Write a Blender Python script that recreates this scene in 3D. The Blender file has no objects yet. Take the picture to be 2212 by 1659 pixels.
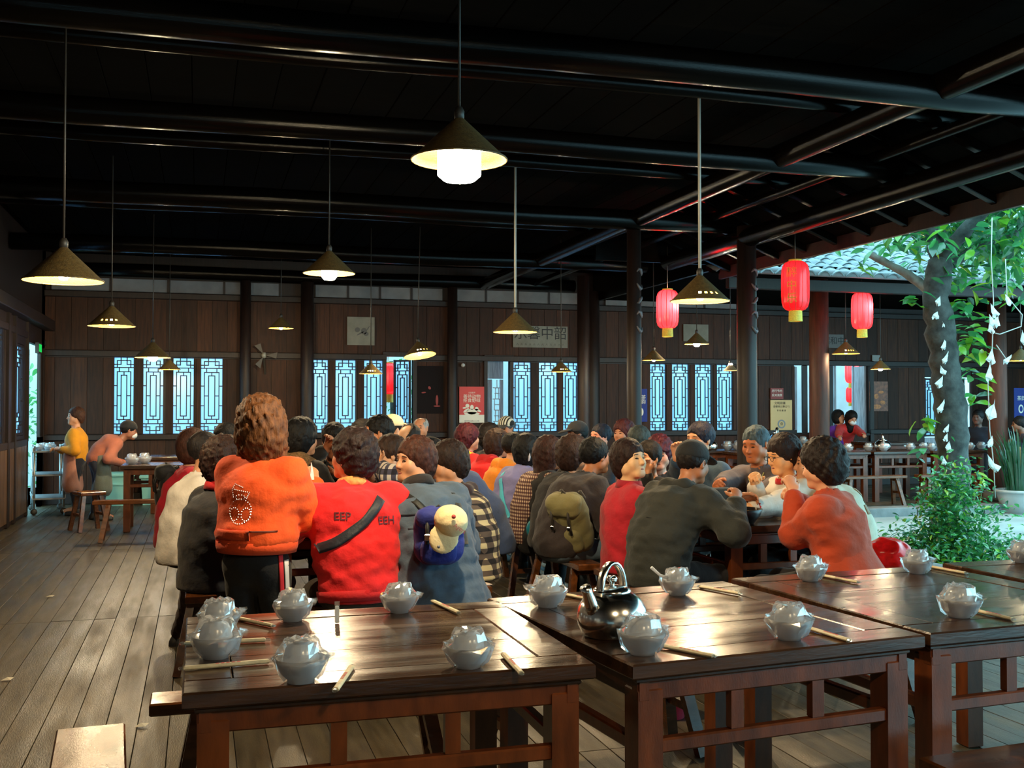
import bpy, bmesh, math, random
import numpy as np
from mathutils import Vector, Matrix
from mathutils.bvhtree import BVHTree
random.seed(7); np.random.seed(7)
scene = bpy.context.scene
COL = scene.collection
R = math.radians
# ------------------------------------------------------------------ camera, sky, exposure
FPX, YAW, PITCH, EYE = 2300.0, R(16.4), math.atan((880-829.5)/2300.0), 1.5
cd = bpy.data.cameras.new('camera'); cam = bpy.data.objects.new('camera', cd); COL.objects.link(cam)
cd.sensor_width = 36.0; cd.lens = 36.0*FPX/2212.0; cd.clip_start = 0.05; cd.clip_end = 300
cam.location = (0, 0, EYE); cam.rotation_euler = (R(90)+PITCH, 0, -YAW)
scene.camera = cam
w = bpy.data.worlds.new('overcast_dusk_sky'); scene.world = w; w.use_nodes = True
bg = w.node_tree.nodes['Background']
bg.inputs[0].default_value = (0.40, 0.84, 1.0, 1); bg.inputs[1].default_value = 5.0
scene.view_settings.view_transform = 'Standard'; scene.view_settings.look = 'None'
scene.view_settings.gamma = 1.0; scene.view_settings.use_curve_mapping = False
scene.view_settings.exposure = 0.12
LAMP_POWER = 2.0
cy = scene.cycles
cy.max_bounces = 8; cy.diffuse_bounces = 3; cy.glossy_bounces = 3; cy.transparent_max_bounces = 12
cy.transmission_bounces = 6; cy.sample_clamp_indirect = 4.0; cy.sample_clamp_direct = 0.0
cy.caustics_reflective = False; cy.caustics_refractive = False
cy.use_denoising = True
# ------------------------------------------------------------------ places seen from the camera's standpoint
F0 = Vector((math.sin(YAW)*math.cos(PITCH), math.cos(YAW)*math.cos(PITCH), math.sin(PITCH)))
R0 = Vector((math.cos(YAW), -math.sin(YAW), 0)); U0 = R0.cross(F0); CP = Vector((0, 0, EYE))
def ray(px, py): return F0 + R0*((px-1106)/FPX) - U0*((py-829.5)/FPX)
def atZ(px, py, z): d = ray(px, py); return CP + d*((z-EYE)/d.z)
def atD(px, py, D): return CP + ray(px, py)*D
def atY(px, py, y): d = ray(px, py); return CP + d*(y/d.y)
def atX(px, py, x): d = ray(px, py); return CP + d*(x/d.x)
# ------------------------------------------------------------------ object helpers
def link(o, parent=None):
    COL.objects.link(o)
    if parent is not None: o.parent = parent
    return o
def tag(o, label=None, cat=None, group=None, kind=None):
    if label: o['label'] = label
    if cat: o['category'] = cat
    if group: o['group'] = group
    if kind: o['kind'] = kind
    return o
def empty(name, loc, rz=0.0):
    o = bpy.data.objects.new(name, None); o.empty_display_size = 0.1
    o.location = loc; o.rotation_euler = (0, 0, rz); COL.objects.link(o); return o
def inst(name, mesh, parent=None, loc=(0, 0, 0), rot=(0, 0, 0), scale=(1, 1, 1)):
    o = bpy.data.objects.new(name, mesh); o.location = loc; o.rotation_euler = rot; o.scale = scale
    return link(o, parent)
def kids(o, ix={}):
    return list(CH.get(o.name, []))
CH = {}
def copy_tree(o, parent=None):
    c = o.copy(); COL.objects.link(c)
    if parent is not None: c.parent = parent
    for ch in o.children: copy_tree(ch, c)
    return c
class MB:
    def __init__(s): s.v = []; s.f = []
    def add(s, vs, fs):
        n = len(s.v); s.v += [tuple(p) for p in vs]; s.f += [tuple(i+n for i in f) for f in fs]; return s
    def box(s, c, size, rz=0.0, M=None, taper=1.0, ch=0.0):
        x, y, z = (k/2 for k in size); c = Vector(c)
        if ch > 0:
            pts = []
            for (zz, ins) in ((-z, ch), (-z+ch, 0), (z-ch, 0), (z, ch)):
                for sx, sy in ((-1, -1), (1, -1), (1, 1), (-1, 1)): pts.append(Vector((sx*(x-ins), sy*(y-ins), zz)))
            fs = [(3, 2, 1, 0), (12, 13, 14, 15)]
            for l in range(3):
                for i in range(4): fs.append((l*4+i, l*4+(i+1) % 4, l*4+4+(i+1) % 4, l*4+4+i))
        else:
            pts = [Vector((sx*x*(taper if sz < 0 else 1), sy*y*(taper if sz < 0 else 1), sz*z)) for sz in (-1, 1) for sx, sy in ((-1, -1), (1, -1), (1, 1), (-1, 1))]
            fs = [(3, 2, 1, 0), (4, 5, 6, 7), (0, 1, 5, 4), (1, 2, 6, 5), (2, 3, 7, 6), (3, 0, 4, 7)]
        if M is None: M = Matrix.Rotation(rz, 3, 'Z')
        return s.add([M @ p + c for p in pts], fs)
    def bar(s, a, b, wd, ht, up=(0, 0, 1)):
        a, b = Vector(a), Vector(b); d = (b-a); L = d.length; d.normalize(); up = Vector(up)
        sd = d.cross(up)
        if sd.length < 1e-4: sd = d.cross(Vector((0, 1, 0)))
        sd.normalize(); u = sd.cross(d)
        pts = [p + sd*(i*wd/2) + u*(j*ht/2) for p in (a, b) for i, j in ((-1, -1), (1, -1), (1, 1), (-1, 1))]
        return s.add(pts, [(3, 2, 1, 0), (4, 5, 6, 7), (0, 1, 5, 4), (1, 2, 6, 5), (2, 3, 7, 6), (3, 0, 4, 7)])
    def tube(s, pts, rad, n=8, cap=True):
        pts = [Vector(p) for p in pts]; m = len(pts)
        rr = rad if isinstance(rad, (list, tuple)) else [rad]*m
        d0 = (pts[1]-pts[0]).normalized(); u = d0.orthogonal().normalized(); vs = []
        for i, p in enumerate(pts):
            d = (pts[min(i+1, m-1)]-pts[max(i-1, 0)]).normalized()
            u = (u - d*u.dot(d)).normalized(); vv = d.cross(u)
            for k in range(n):
                a = 2*math.pi*k/n; vs.append(p + (u*math.cos(a)+vv*math.sin(a))*rr[i])
        fs = [(i*n+k, i*n+(k+1) % n, (i+1)*n+(k+1) % n, (i+1)*n+k) for i in range(m-1) for k in range(n)]
        if cap: fs += [tuple(range(n-1, -1, -1)), tuple((m-1)*n+k for k in range(n))]
        return s.add(vs, fs)
    def lathe(s, prof, n=20, c=(0, 0, 0), fn=None, close=False):
        c = Vector(c); vs = []; m = len(prof)
        for r_, z_ in prof:
            for k in range(n):
                a = 2*math.pi*k/n; rr, zz = (r_, z_) if fn is None else fn(r_, z_, a)
                vs.append(c+Vector((rr*math.cos(a), rr*math.sin(a), zz)))
        fs = [(i*n+k, i*n+(k+1) % n, (i+1)*n+(k+1) % n, (i+1)*n+k) for i in range(m-1) for k in range(n)]
        if prof[0][0] > 1e-5 and close: fs.append(tuple(range(n-1, -1, -1)))
        if prof[-1][0] > 1e-5 and close: fs.append(tuple((m-1)*n+k for k in range(n)))
        return s.add(vs, fs)
    def xform(s, M): s.v = [tuple(M @ Vector(p)) for p in s.v]; return s
    def mesh(s, name, mat=None, smooth=False):
        me = bpy.data.meshes.new(name); me.from_pydata(s.v, [], s.f)
        if mat is not None: me.materials.append(mat)
        if smooth: me.polygons.foreach_set('use_smooth', [True]*len(me.polygons))
        me.update(); return me
    def build(s, name, mat=None, parent=None, smooth=False, loc=(0, 0, 0)):
        return inst(name, s.mesh(name, mat, smooth), parent, loc)
def np_mesh(name, V, Q, mat, smooth=True):
    me = bpy.data.meshes.new(name); nq = len(Q)
    me.vertices.add(len(V)); me.vertices.foreach_set('co', np.ascontiguousarray(V, np.float32).ravel())
    me.loops.add(nq*4); me.loops.foreach_set('vertex_index', np.ascontiguousarray(Q, np.int32).ravel())
    me.polygons.add(nq); me.polygons.foreach_set('loop_start', np.arange(0, nq*4, 4, dtype=np.int32))
    me.polygons.foreach_set('loop_total', np.full(nq, 4, np.int32))
    me.polygons.foreach_set('use_smooth', np.full(nq, smooth, bool))
    if mat is not None: me.materials.append(mat)
    me.update(calc_edges=True); return me
# ------------------------------------------------------------------ materials
MATS = {}
def srgb(r, g, b):
    return tuple(((c/255.0)/12.92 if c/255.0 <= 0.04045 else ((c/255.0+0.055)/1.055)**2.4) for c in (r, g, b))
def nodes(name):
    m = bpy.data.materials.new(name); m.use_nodes = True; nt = m.node_tree
    return m, nt, nt.nodes['Principled BSDF']
def N(nt, t, **kw):
    n = nt.nodes.new(t)
    for k, v in kw.items():
        if k in n.inputs: n.inputs[k].default_value = v
        else: setattr(n, k, v)
    return n
def simple(name, col, rough=0.6, metal=0.0, var=0.0, vscale=20.0, bump=0.0, bscale=80.0, stretch=(1, 1, 1), emis=None, es=0.0, spec=None, coat=0.0, randv=0.0, sheen=0.0, rvar=0.0):
    if name in MATS: return MATS[name]
    m, nt, p = nodes(name); L = nt.links.new
    p.inputs['Base Color'].default_value = (*col, 1); p.inputs['Roughness'].default_value = rough; p.inputs['Metallic'].default_value = metal
    if spec is not None: p.inputs['Specular IOR Level'].default_value = spec
    if coat: p.inputs['Coat Weight'].default_value = coat; p.inputs['Coat Roughness'].default_value = 0.12
    if sheen: p.inputs['Sheen Weight'].default_value = sheen
    if emis: p.inputs['Emission Color'].default_value = (*emis, 1); p.inputs['Emission Strength'].default_value = es
    if var or bump or randv or rvar:
        tc = N(nt, 'ShaderNodeTexCoord'); mp = N(nt, 'ShaderNodeMapping'); mp.inputs['Scale'].default_value = stretch
        L(tc.outputs['Object'], mp.inputs['Vector']); vec = mp.outputs['Vector']
        if randv:
            oi = N(nt, 'ShaderNodeObjectInfo'); ad = N(nt, 'ShaderNodeVectorMath', operation='ADD'); sc = N(nt, 'ShaderNodeVectorMath', operation='SCALE')
            sc.inputs[0].default_value = (37.0, 53.0, 71.0); L(oi.outputs['Random'], sc.inputs['Scale'])
            L(vec, ad.inputs[0]); L(sc.outputs[0], ad.inputs[1]); vec = ad.outputs[0]
        nz = N(nt, 'ShaderNodeTexNoise', Scale=vscale, Detail=5.0); L(vec, nz.inputs['Vector'])
        if var or randv:
            mr = N(nt, 'ShaderNodeMapRange'); mr.inputs[1].default_value = 0.3; mr.inputs[2].default_value = 0.7
            mr.inputs[3].default_value = 1.0-var; mr.inputs[4].default_value = 1.0+var; L(nz.outputs['Fac'], mr.inputs[0])
            fac = mr.outputs[0]
            if randv:
                m2 = N(nt, 'ShaderNodeMapRange'); m2.inputs[3].default_value = 1.0-randv; m2.inputs[4].default_value = 1.0+randv
                L(oi.outputs['Random'], m2.inputs[0]); mm = N(nt, 'ShaderNodeMath', operation='MULTIPLY'); L(fac, mm.inputs[0]); L(m2.outputs[0], mm.inputs[1]); fac = mm.outputs[0]
            vm = N(nt, 'ShaderNodeVectorMath', operation='SCALE'); vm.inputs[0].default_value = col; L(fac, vm.inputs['Scale'])
            L(vm.outputs[0], p.inputs['Base Color'])
        if rvar:
            n3 = N(nt, 'ShaderNodeTexNoise', Scale=vscale*0.35, Detail=4.0); L(vec, n3.inputs['Vector'])
            m3 = N(nt, 'ShaderNodeMapRange'); m3.inputs[1].default_value = 0.35; m3.inputs[2].default_value = 0.7; m3.inputs[3].default_value = max(0.03, rough-rvar); m3.inputs[4].default_value = rough+rvar
            L(n3.outputs['Fac'], m3.inputs[0]); L(m3.outputs[0], p.inputs['Roughness'])
        if bump:
            n2 = N(nt, 'ShaderNodeTexNoise', Scale=bscale, Detail=3.0); L(vec, n2.inputs['Vector'])
            b = N(nt, 'ShaderNodeBump', Strength=bump, Distance=0.01); L(n2.outputs['Fac'], b.inputs['Height']); L(b.outputs['Normal'], p.inputs['Normal'])
    MATS[name] = m; return m
def cloth(name, rgb, rough=0.85, var=0.12, bump=0.25, sheen=0.1):
    return simple(name, srgb(*rgb), rough, var=var, vscale=9.0, bump=bump, bscale=55.0, sheen=sheen)
def plaid(name, a, b, c, size=0.045):
    """gingham: two crossing dark bands over a pale ground"""
    if name in MATS: return MATS[name]
    m, nt, p = nodes(name); L = nt.links.new
    tc = N(nt, 'ShaderNodeTexCoord'); sp = N(nt, 'ShaderNodeSeparateXYZ'); L(tc.outputs['Object'], sp.inputs[0])
    ad = N(nt, 'ShaderNodeMath', operation='ADD'); L(sp.outputs[0], ad.inputs[0]); L(sp.outputs[1], ad.inputs[1])
    outs = []
    for src in (ad.outputs[0], sp.outputs[2]):
        d = N(nt, 'ShaderNodeMath', operation='DIVIDE'); d.inputs[1].default_value = size; L(src, d.inputs[0])
        fr = N(nt, 'ShaderNodeMath', operation='FRACT'); L(d.outputs[0], fr.inputs[0])
        g = N(nt, 'ShaderNodeMath', operation='GREATER_THAN'); g.inputs[1].default_value = 0.5; L(fr.outputs[0], g.inputs[0]); outs.append(g.outputs[0])
    s = N(nt, 'ShaderNodeMath', operation='ADD'); L(outs[0], s.inputs[0]); L(outs[1], s.inputs[1])
    h = N(nt, 'ShaderNodeMath', operation='MULTIPLY'); h.inputs[1].default_value = 0.5; L(s.outputs[0], h.inputs[0])
    cr = N(nt, 'ShaderNodeValToRGB'); cr.color_ramp.interpolation = 'CONSTANT'
    e = cr.color_ramp.elements; e[0].position = 0.0; e[0].color = (*srgb(*a), 1); e[1].position = 0.4; e[1].color = (*srgb(*b), 1)
    x = e.new(0.8); x.color = (*srgb(*c), 1)
    L(h.outputs[0], cr.inputs[0]); L(cr.outputs[0], p.inputs['Base Color']); p.inputs['Roughness'].default_value = 0.9
    MATS[name] = m; return m
def striped(name, a, b, size=0.02, axis=0):
    if name in MATS: return MATS[name]
    m, nt, p = nodes(name); L = nt.links.new
    tc = N(nt, 'ShaderNodeTexCoord'); sp = N(nt, 'ShaderNodeSeparateXYZ'); L(tc.outputs['Object'], sp.inputs[0])
    d = N(nt, 'ShaderNodeMath', operation='DIVIDE'); d.inputs[1].default_value = size; L(sp.outputs[axis], d.inputs[0])
    fr = N(nt, 'ShaderNodeMath', operation='FRACT'); L(d.outputs[0], fr.inputs[0])
    g = N(nt, 'ShaderNodeMath', operation='GREATER_THAN'); g.inputs[1].default_value = 0.55; L(fr.outputs[0], g.inputs[0])
    mx = N(nt, 'ShaderNodeMix', data_type='RGBA'); mx.inputs[6].default_value = (*srgb(*a), 1); mx.inputs[7].default_value = (*srgb(*b), 1)
    L(g.outputs[0], mx.inputs[0]); L(mx.outputs[2], p.inputs['Base Color']); p.inputs['Roughness'].default_value = 0.9
    MATS[name] = m; return m
def film(name, clear=0.72, tint=(1, 1, 1), rough=0.08, white=0.0):
    """thin clear plastic film: mostly see-through, with a glossy skin and a little milkiness"""
    if name in MATS: return MATS[name]
    m, nt, p = nodes(name); L = nt.links.new; nt.nodes.remove(p); out = nt.nodes['Material Output']
    t = N(nt, 'ShaderNodeBsdfTransparent'); t.inputs[0].default_value = (*tint, 1)
    g = N(nt, 'ShaderNodeBsdfGlossy', Roughness=rough); g.inputs[0].default_value = (1, 1, 1, 1)
    lw = N(nt, 'ShaderNodeLayerWeight', Blend=0.35)
    mr = N(nt, 'ShaderNodeMapRange'); mr.inputs[3].default_value = (1-clear)*0.6; mr.inputs[4].default_value = 1-clear+0.5
    L(lw.outputs['Fresnel'], mr.inputs[0])
    mx = N(nt, 'ShaderNodeMixShader'); L(mr.outputs[0], mx.inputs[0]); L(t.outputs[0], mx.inputs[1]); L(g.outputs[0], mx.inputs[2])
    last = mx.outputs[0]
    if white:
        tr = N(nt, 'ShaderNodeBsdfTranslucent'); df = N(nt, 'ShaderNodeBsdfDiffuse'); tr.inputs[0].default_value = df.inputs[0].default_value = (0.9, 0.92, 0.95, 1)
        m1 = N(nt, 'ShaderNodeMixShader', Fac=0.5); L(tr.outputs[0], m1.inputs[1]); L(df.outputs[0], m1.inputs[2])
        m2 = N(nt, 'ShaderNodeMixShader', Fac=white); L(last, m2.inputs[1]); L(m1.outputs[0], m2.inputs[2]); last = m2.outputs[0]
    L(last, out.inputs['Surface']); MATS[name] = m; return m
def translucent(name, col, gl=0.06, df=0.3):
    if name in MATS: return MATS[name]
    m, nt, p = nodes(name); L = nt.links.new; nt.nodes.remove(p); out = nt.nodes['Material Output']
    a = N(nt, 'ShaderNodeBsdfTranslucent'); a.inputs[0].default_value = (*col, 1)
    b = N(nt, 'ShaderNodeBsdfDiffuse'); b.inputs[0].default_value = (*col, 1)
    m1 = N(nt, 'ShaderNodeMixShader', Fac=df); L(a.outputs[0], m1.inputs[1]); L(b.outputs[0], m1.inputs[2])
    g = N(nt, 'ShaderNodeBsdfGlossy', Roughness=0.25); m2 = N(nt, 'ShaderNodeMixShader', Fac=gl); L(m1.outputs[0], m2.inputs[1]); L(g.outputs[0], m2.inputs[2])
    L(m2.outputs[0], out.inputs['Surface']); MATS[name] = m; return m
def emitter(name, col, s):
    if name in MATS: return MATS[name]
    m, nt, p = nodes(name); nt.nodes.remove(p); e = N(nt, 'ShaderNodeEmission', Strength=s); e.inputs[0].default_value = (*col, 1)
    nt.links.new(e.outputs[0], nt.nodes['Material Output'].inputs['Surface']); MATS[name] = m; return m
WOOD_WALL = simple('dark_stained_wall_wood', (0.034, 0.0105, 0.0035), 0.6, spec=0.25, var=0.45, vscale=6, bump=0.15, bscale=40, stretch=(6, 6, 0.5), randv=0.35)
WOOD_POST = simple('black_brown_post_wood', (0.014, 0.006, 0.004), 0.5, spec=0.35, var=0.35, vscale=8, stretch=(5, 5, 0.5), bump=0.1)
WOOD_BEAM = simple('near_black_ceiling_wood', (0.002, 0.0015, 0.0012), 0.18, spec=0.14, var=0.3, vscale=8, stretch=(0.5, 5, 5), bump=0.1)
WOOD_CEIL = simple('near_black_boards', (0.0025, 0.002, 0.0015), 1.0, spec=0.02, var=0.4, vscale=6, stretch=(0.6, 5, 5), randv=0.3)  # near-black base colour, tone varied at random per board
WOOD_FLOOR = simple('worn_grey_floor_boards', (0.050, 0.038, 0.021), 0.45, var=0.4, vscale=5, bump=0.25, bscale=60, stretch=(5, 0.6, 5), randv=0.22, rvar=0.14)
WOOD_TOP = simple('dark_lacquered_table_wood', (0.045, 0.019, 0.009), 0.24, var=0.45, vscale=5, bump=0.06, bscale=25, stretch=(0.8, 5, 5), randv=0.2, rvar=0.09)
WOOD_LEG = simple('red_brown_lacquered_wood', (0.11, 0.026, 0.006), 0.28, var=0.4, vscale=7, stretch=(3, 3, 0.8), bump=0.05, randv=0.15)
WOOD_BENCH = simple('red_brown_bench_wood', (0.115, 0.036, 0.010), 0.25, var=0.45, vscale=6, stretch=(4, 1, 4), bump=0.06, randv=0.2, rvar=0.1)
# ------------------------------------------------------------------ implicit surfaces for bodies, clothes and hair
class SDF:
    def __init__(s, lo, hi, h, fine=(), hf=None):
        s.ax = []
        for i in range(3):
            rng = sorted((max(lo[i], c[i]-r), min(hi[i], c[i]+r)) for c, r in fine) if fine else []
            c = [lo[i]]; x = lo[i]
            while x < hi[i]:
                st = hf if any(a-1e-6 <= x < b for a, b in rng) else h
                x += st; c.append(x)
            s.ax.append(np.array(c, np.float32))
        s.f = np.full([len(a) for a in s.ax], 1.0, np.float32)
    def sub(s, lo, hi):
        sl = tuple(slice(max(0, int(np.searchsorted(a, l))-1), min(len(a), int(np.searchsorted(a, h))+1)) for a, l, h in zip(s.ax, lo, hi))
        return sl, s.ax[0][sl[0]][:, None, None], s.ax[1][sl[1]][None, :, None], s.ax[2][sl[2]][None, None, :]
    def put(s, sl, d, k, op):
        f = s.f[sl]
        if f.size == 0: return
        if op == '+':
            h = np.maximum(k-np.abs(f-d), 0)/k; s.f[sl] = np.minimum(f, d)-h*h*k*0.25
        else:
            d = -d; h = np.maximum(k-np.abs(f-d), 0)/k; s.f[sl] = np.maximum(f, d)+h*h*k*0.25
    def cone(s, a, b, ra, rb, k=0.03, side=None, su=1.0, sv=1.0, op='+'):
        a = np.array(a, float); b = np.array(b, float); m = max(ra, rb)*max(su, sv, 1)+k+0.04
        sl, x, y, z = s.sub(np.minimum(a, b)-m, np.maximum(a, b)+m)
        w_ = b-a; L = np.linalg.norm(w_)+1e-9; w_ = w_/L
        px, py, pz = x-a[0], y-a[1], z-a[2]
        pw = px*w_[0]+py*w_[1]+pz*w_[2]; t = np.clip(pw/L, 0, 1)
        if side is None:
            dx, dy, dz = px-w_[0]*t*L, py-w_[1]*t*L, pz-w_[2]*t*L
            d = np.sqrt(dx*dx+dy*dy+dz*dz)-(ra+(rb-ra)*t)
        else:
            u = np.array(side, float); u = u-w_*(u@w_); u /= np.linalg.norm(u); v = np.cross(w_, u)
            pu = (px*u[0]+py*u[1]+pz*u[2])/su; pv = (px*v[0]+py*v[1]+pz*v[2])/sv; q = pw-t*L
            d = (np.sqrt(pu*pu+pv*pv+q*q)-(ra+(rb-ra)*t))*min(su, sv, 1.0)
        s.put(sl, d.astype(np.float32), k, op)
    def ell(s, c, rad, M=None, k=0.02, op='+'):
        c = np.array(c, float); r = max(rad); m = r+k+0.03
        sl, x, y, z = s.sub(c-m, c+m); px, py, pz = x-c[0], y-c[1], z-c[2]
        if M is not None:
            M = np.array(M, float)
            px, py, pz = (M[0, i]*px+M[1, i]*py+M[2, i]*pz for i in range(3))
        a, b, e = rad
        k0 = np.sqrt((px/a)**2+(py/b)**2+(pz/e)**2); k1 = np.sqrt((px/a**2)**2+(py/b**2)**2+(pz/e**2)**2)+1e-9
        s.put(sl, (k0*(k0-1)/k1).astype(np.float32), k, op)
    def noise(s, amp, wl, seed, n=5, an=(1, 1, 1)):
        rs = np.random.RandomState(seed); x, y, z = s.ax[0][:, None, None], s.ax[1][None, :, None], s.ax[2][None, None, :]
        tot = np.zeros_like(s.f)
        for i in range(n):
            d = rs.randn(3); d /= np.linalg.norm(d); d = d*np.array(an)*2*math.pi/(wl*rs.uniform(0.7, 1.5)); ph = rs.uniform(0, 6.28, 2)
            e = rs.randn(3); e /= np.linalg.norm(e); e = e*2*math.pi/(wl*rs.uniform(1.2, 2.5))
            tot += (np.sin(d[0]*x+d[1]*y+d[2]*z+ph[0])*np.sin(e[0]*x+e[1]*y+e[2]*z+ph[1])).astype(np.float32)
        s.f += amp*tot/math.sqrt(n)
    def mesh(s):
        f = s.f; f[0] = f[-1] = 1; f[:, 0] = f[:, -1] = 1; f[:, :, 0] = f[:, :, -1] = 1
        b = f < 0; nx, ny, nz = (n-1 for n in f.shape)
        cnt = np.zeros((nx, ny, nz), np.int8)
        C8 = [(i, j, k) for i in (0, 1) for j in (0, 1) for k in (0, 1)]
        for i, j, k in C8: cnt += b[i:i+nx, j:j+ny, k:k+nz]
        I, J, K = np.nonzero((cnt > 0) & (cnt < 8)); n = len(I)
        if n == 0: return None
        idx = np.full((nx, ny, nz), -1, np.int32); idx[I, J, K] = np.arange(n)
        cv = {c: f[I+c[0], J+c[1], K+c[2]] for c in C8}
        acc = np.zeros((n, 3)); wt = np.zeros(n)
        for p in C8:
            for axi in range(3):
                if p[axi] == 0:
                    q = list(p); q[axi] = 1; q = tuple(q); fa, fb = cv[p], cv[q]; m = (fa < 0) != (fb < 0)
                    t = np.where(m, fa/np.where(m, fa-fb, 1), 0)
                    for c in range(3): acc[:, c] += np.where(m, t if c == axi else p[c], 0)
                    wt += m
        acc /= wt[:, None]; V = np.empty((n, 3), np.float32)
        for c, ii in enumerate((I, J, K)):
            a = s.ax[c]; V[:, c] = a[ii]+(a[ii+1]-a[ii])*acc[:, c]
        Q = []
        for axi in range(3):
            o1, o2 = (axi+1) % 3, (axi+2) % 3
            sa = [slice(1, -1)]*3; sb = [slice(1, -1)]*3; sa[axi] = slice(0, -1); sb[axi] = slice(1, None)
            A, B = b[tuple(sa)], b[tuple(sb)]
            for sign in (0, 1):
                e = np.nonzero((A & ~B) if sign == 0 else (~A & B))
                p = [e[0].copy(), e[1].copy(), e[2].copy()]
                for c in (o1, o2): p[c] = p[c]+1
                def cell(d1, d2):
                    g = [x.copy() for x in p]; g[o1] -= d1; g[o2] -= d2; return idx[g[0], g[1], g[2]]
                q = np.stack([cell(1, 1), cell(0, 1), cell(0, 0), cell(1, 0)], 1)
                Q.append(q if sign == 0 else q[:, ::-1])
        return V, np.concatenate(Q)
    def build(s, name, mat, parent=None):
        r = s.mesh()
        if r is None: return None
        return inst(name, np_mesh(name, r[0], r[1], mat), parent)
# ------------------------------------------------------------------ people
SKIN = {}
def skin_mat(rgb):
    return simple('skin_%d_%d_%d' % rgb, srgb(*rgb), 0.5, var=0.08, vscale=25)
def rx(a): return np.array([[1, 0, 0], [0, math.cos(a), -math.sin(a)], [0, math.sin(a), math.cos(a)]])
def rzm(a): return np.array([[math.cos(a), -math.sin(a), 0], [math.sin(a), math.cos(a), 0], [0, 0, 1]])
def ry(a): return np.array([[math.cos(a), 0, math.sin(a)], [0, 1, 0], [-math.sin(a), 0, math.cos(a)]])
def ik(a, t, l1, l2, pole):
    a, t, pole = (np.array(q, float) for q in (a, t, pole)); d = t-a; L = np.linalg.norm(d); mx = (l1+l2)*0.995
    if L > mx: t = a+d/L*mx; d = t-a; L = mx
    d /= L; x = (l1*l1-l2*l2+L*L)/(2*L); h = math.sqrt(max(l1*l1-x*x, 1e-6)); p = pole-d*(pole@d); p /= np.linalg.norm(p)+1e-9
    return a+d*x+p*h, t
HS = 1.02
class Scaled:
    def __init__(s, g, k): s.g = g; s.s = k
    def ell(s, c, rad, M=None, k=0.02, op='+'): s.g.ell(c, tuple(r*s.s for r in rad), M, k, op)
    def cone(s, a, b, ra, rb, k=0.03, side=None, su=1.0, sv=1.0, op='+'): s.g.cone(a, b, ra*s.s, rb*s.s, k, side, su, sv, op)
    def noise(s, *a): s.g.noise(*a)
    def build(s, *a): return s.g.build(*a)
def head_prims(g, T, M, k=0.012):
    """face towards +Y of the head frame"""
    g = Scaled(g, HS); P = lambda *q: T+M@np.array(q)*HS
    g.ell(P(0, -0.012, 0.030), (0.076, 0.094, 0.090), M, 0.02)
    g.ell(P(0, 0.022, -0.038), (0.060, 0.066, 0.074), M, 0.03)
    g.cone(P(-0.018, 0.066, -0.088), P(0.018, 0.066, -0.088), 0.021, 0.021, 0.03)
    for sg in (-1, 1):
        g.ell(P(sg*0.040, 0.052, -0.022), (0.030, 0.028, 0.034), M, 0.025)
        g.ell(P(sg*0.060, 0.0, -0.050), (0.018, 0.030, 0.030), M, 0.025)
    g.cone(P(-0.034, 0.068, 0.034), P(0.034, 0.068, 0.034), 0.014, 0.014, 0.02)
    for sg in (-1, 1): g.ell(P(sg*0.031, 0.092, 0.012), (0.019, 0.013, 0.011), M, 0.012, '-')
    g.cone(P(0, 0.080, 0.018), P(0, 0.101, -0.022), 0.008, 0.013, 0.012)
    for sg in (-1, 1): g.ell(P(sg*0.012, 0.088, -0.026), (0.009, 0.010, 0.008), M, 0.008)
    g.cone(P(-0.017, 0.079, -0.052), P(0.017, 0.079, -0.052), 0.0085, 0.0085, 0.008)
    g.cone(P(-0.013, 0.077, -0.064), P(0.013, 0.077, -0.064), 0.0085, 0.0085, 0.008)
    g.ell(P(0, 0.092, -0.058), (0.022, 0.008, 0.0022), M, 0.003, '-')
    for sg in (-1, 1):
        E = M@rzm(-sg*0.35)
        g.ell(P(sg*0.081, -0.012, 0.004), (0.009, 0.020, 0.031), E, 0.008)
        g.ell(P(sg*0.090, -0.004, 0.004), (0.006, 0.010, 0.018), E, 0.006, '-')
def hand_prims(g, Wp, d, n, curl=0.5, side=1, sc=1.0, fr=0.0085):
    """d = along the hand, n = palm normal; palm, four unequal bent fingers, thumb from the palm's side"""
    d = np.array(d, float); d /= np.linalg.norm(d); n = np.array(n, float); n = n-d*(n@d); n /= np.linalg.norm(n); s = np.cross(d, n)*side
    W_ = np.array(Wp, float)
    g.cone(W_, W_+d*0.085*sc, 0.026*sc, 0.030*sc, 0.015, side=s, su=1.25, sv=0.55)
    for i, (off, L) in enumerate(((-0.030, 0.066), (-0.010, 0.076), (0.010, 0.072), (0.029, 0.056))):
        b = W_+d*0.082*sc+s*off*sc; a = curl
        d1 = d*math.cos(a)+n*math.sin(a); p1 = b+d1*L*0.48*sc; d2 = d*math.cos(a*2.1)+n*math.sin(a*2.1); p2 = p1+d2*L*0.32*sc
        d3 = d*math.cos(a*2.9)+n*math.sin(a*2.9); p3 = p2+d3*L*0.24*sc
        g.cone(b, p1, fr*1.08, fr, 0.006); g.cone(p1, p2, fr, fr*0.94, 0.005); g.cone(p2, p3, fr*0.94, fr*0.8, 0.005)
    tb = W_+d*0.028*sc-s*0.026*sc; td = d*0.62-s*0.62+n*0.45; td /= np.linalg.norm(td); t1 = tb+td*0.040*sc
    td2 = d*0.85-s*0.15+n*0.5; td2 /= np.linalg.norm(td2)
    g.cone(tb, t1, fr*1.5, fr*1.15, 0.012); g.cone(t1, t1+td2*0.034*sc, fr*1.15, fr*0.85, 0.006)
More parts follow.
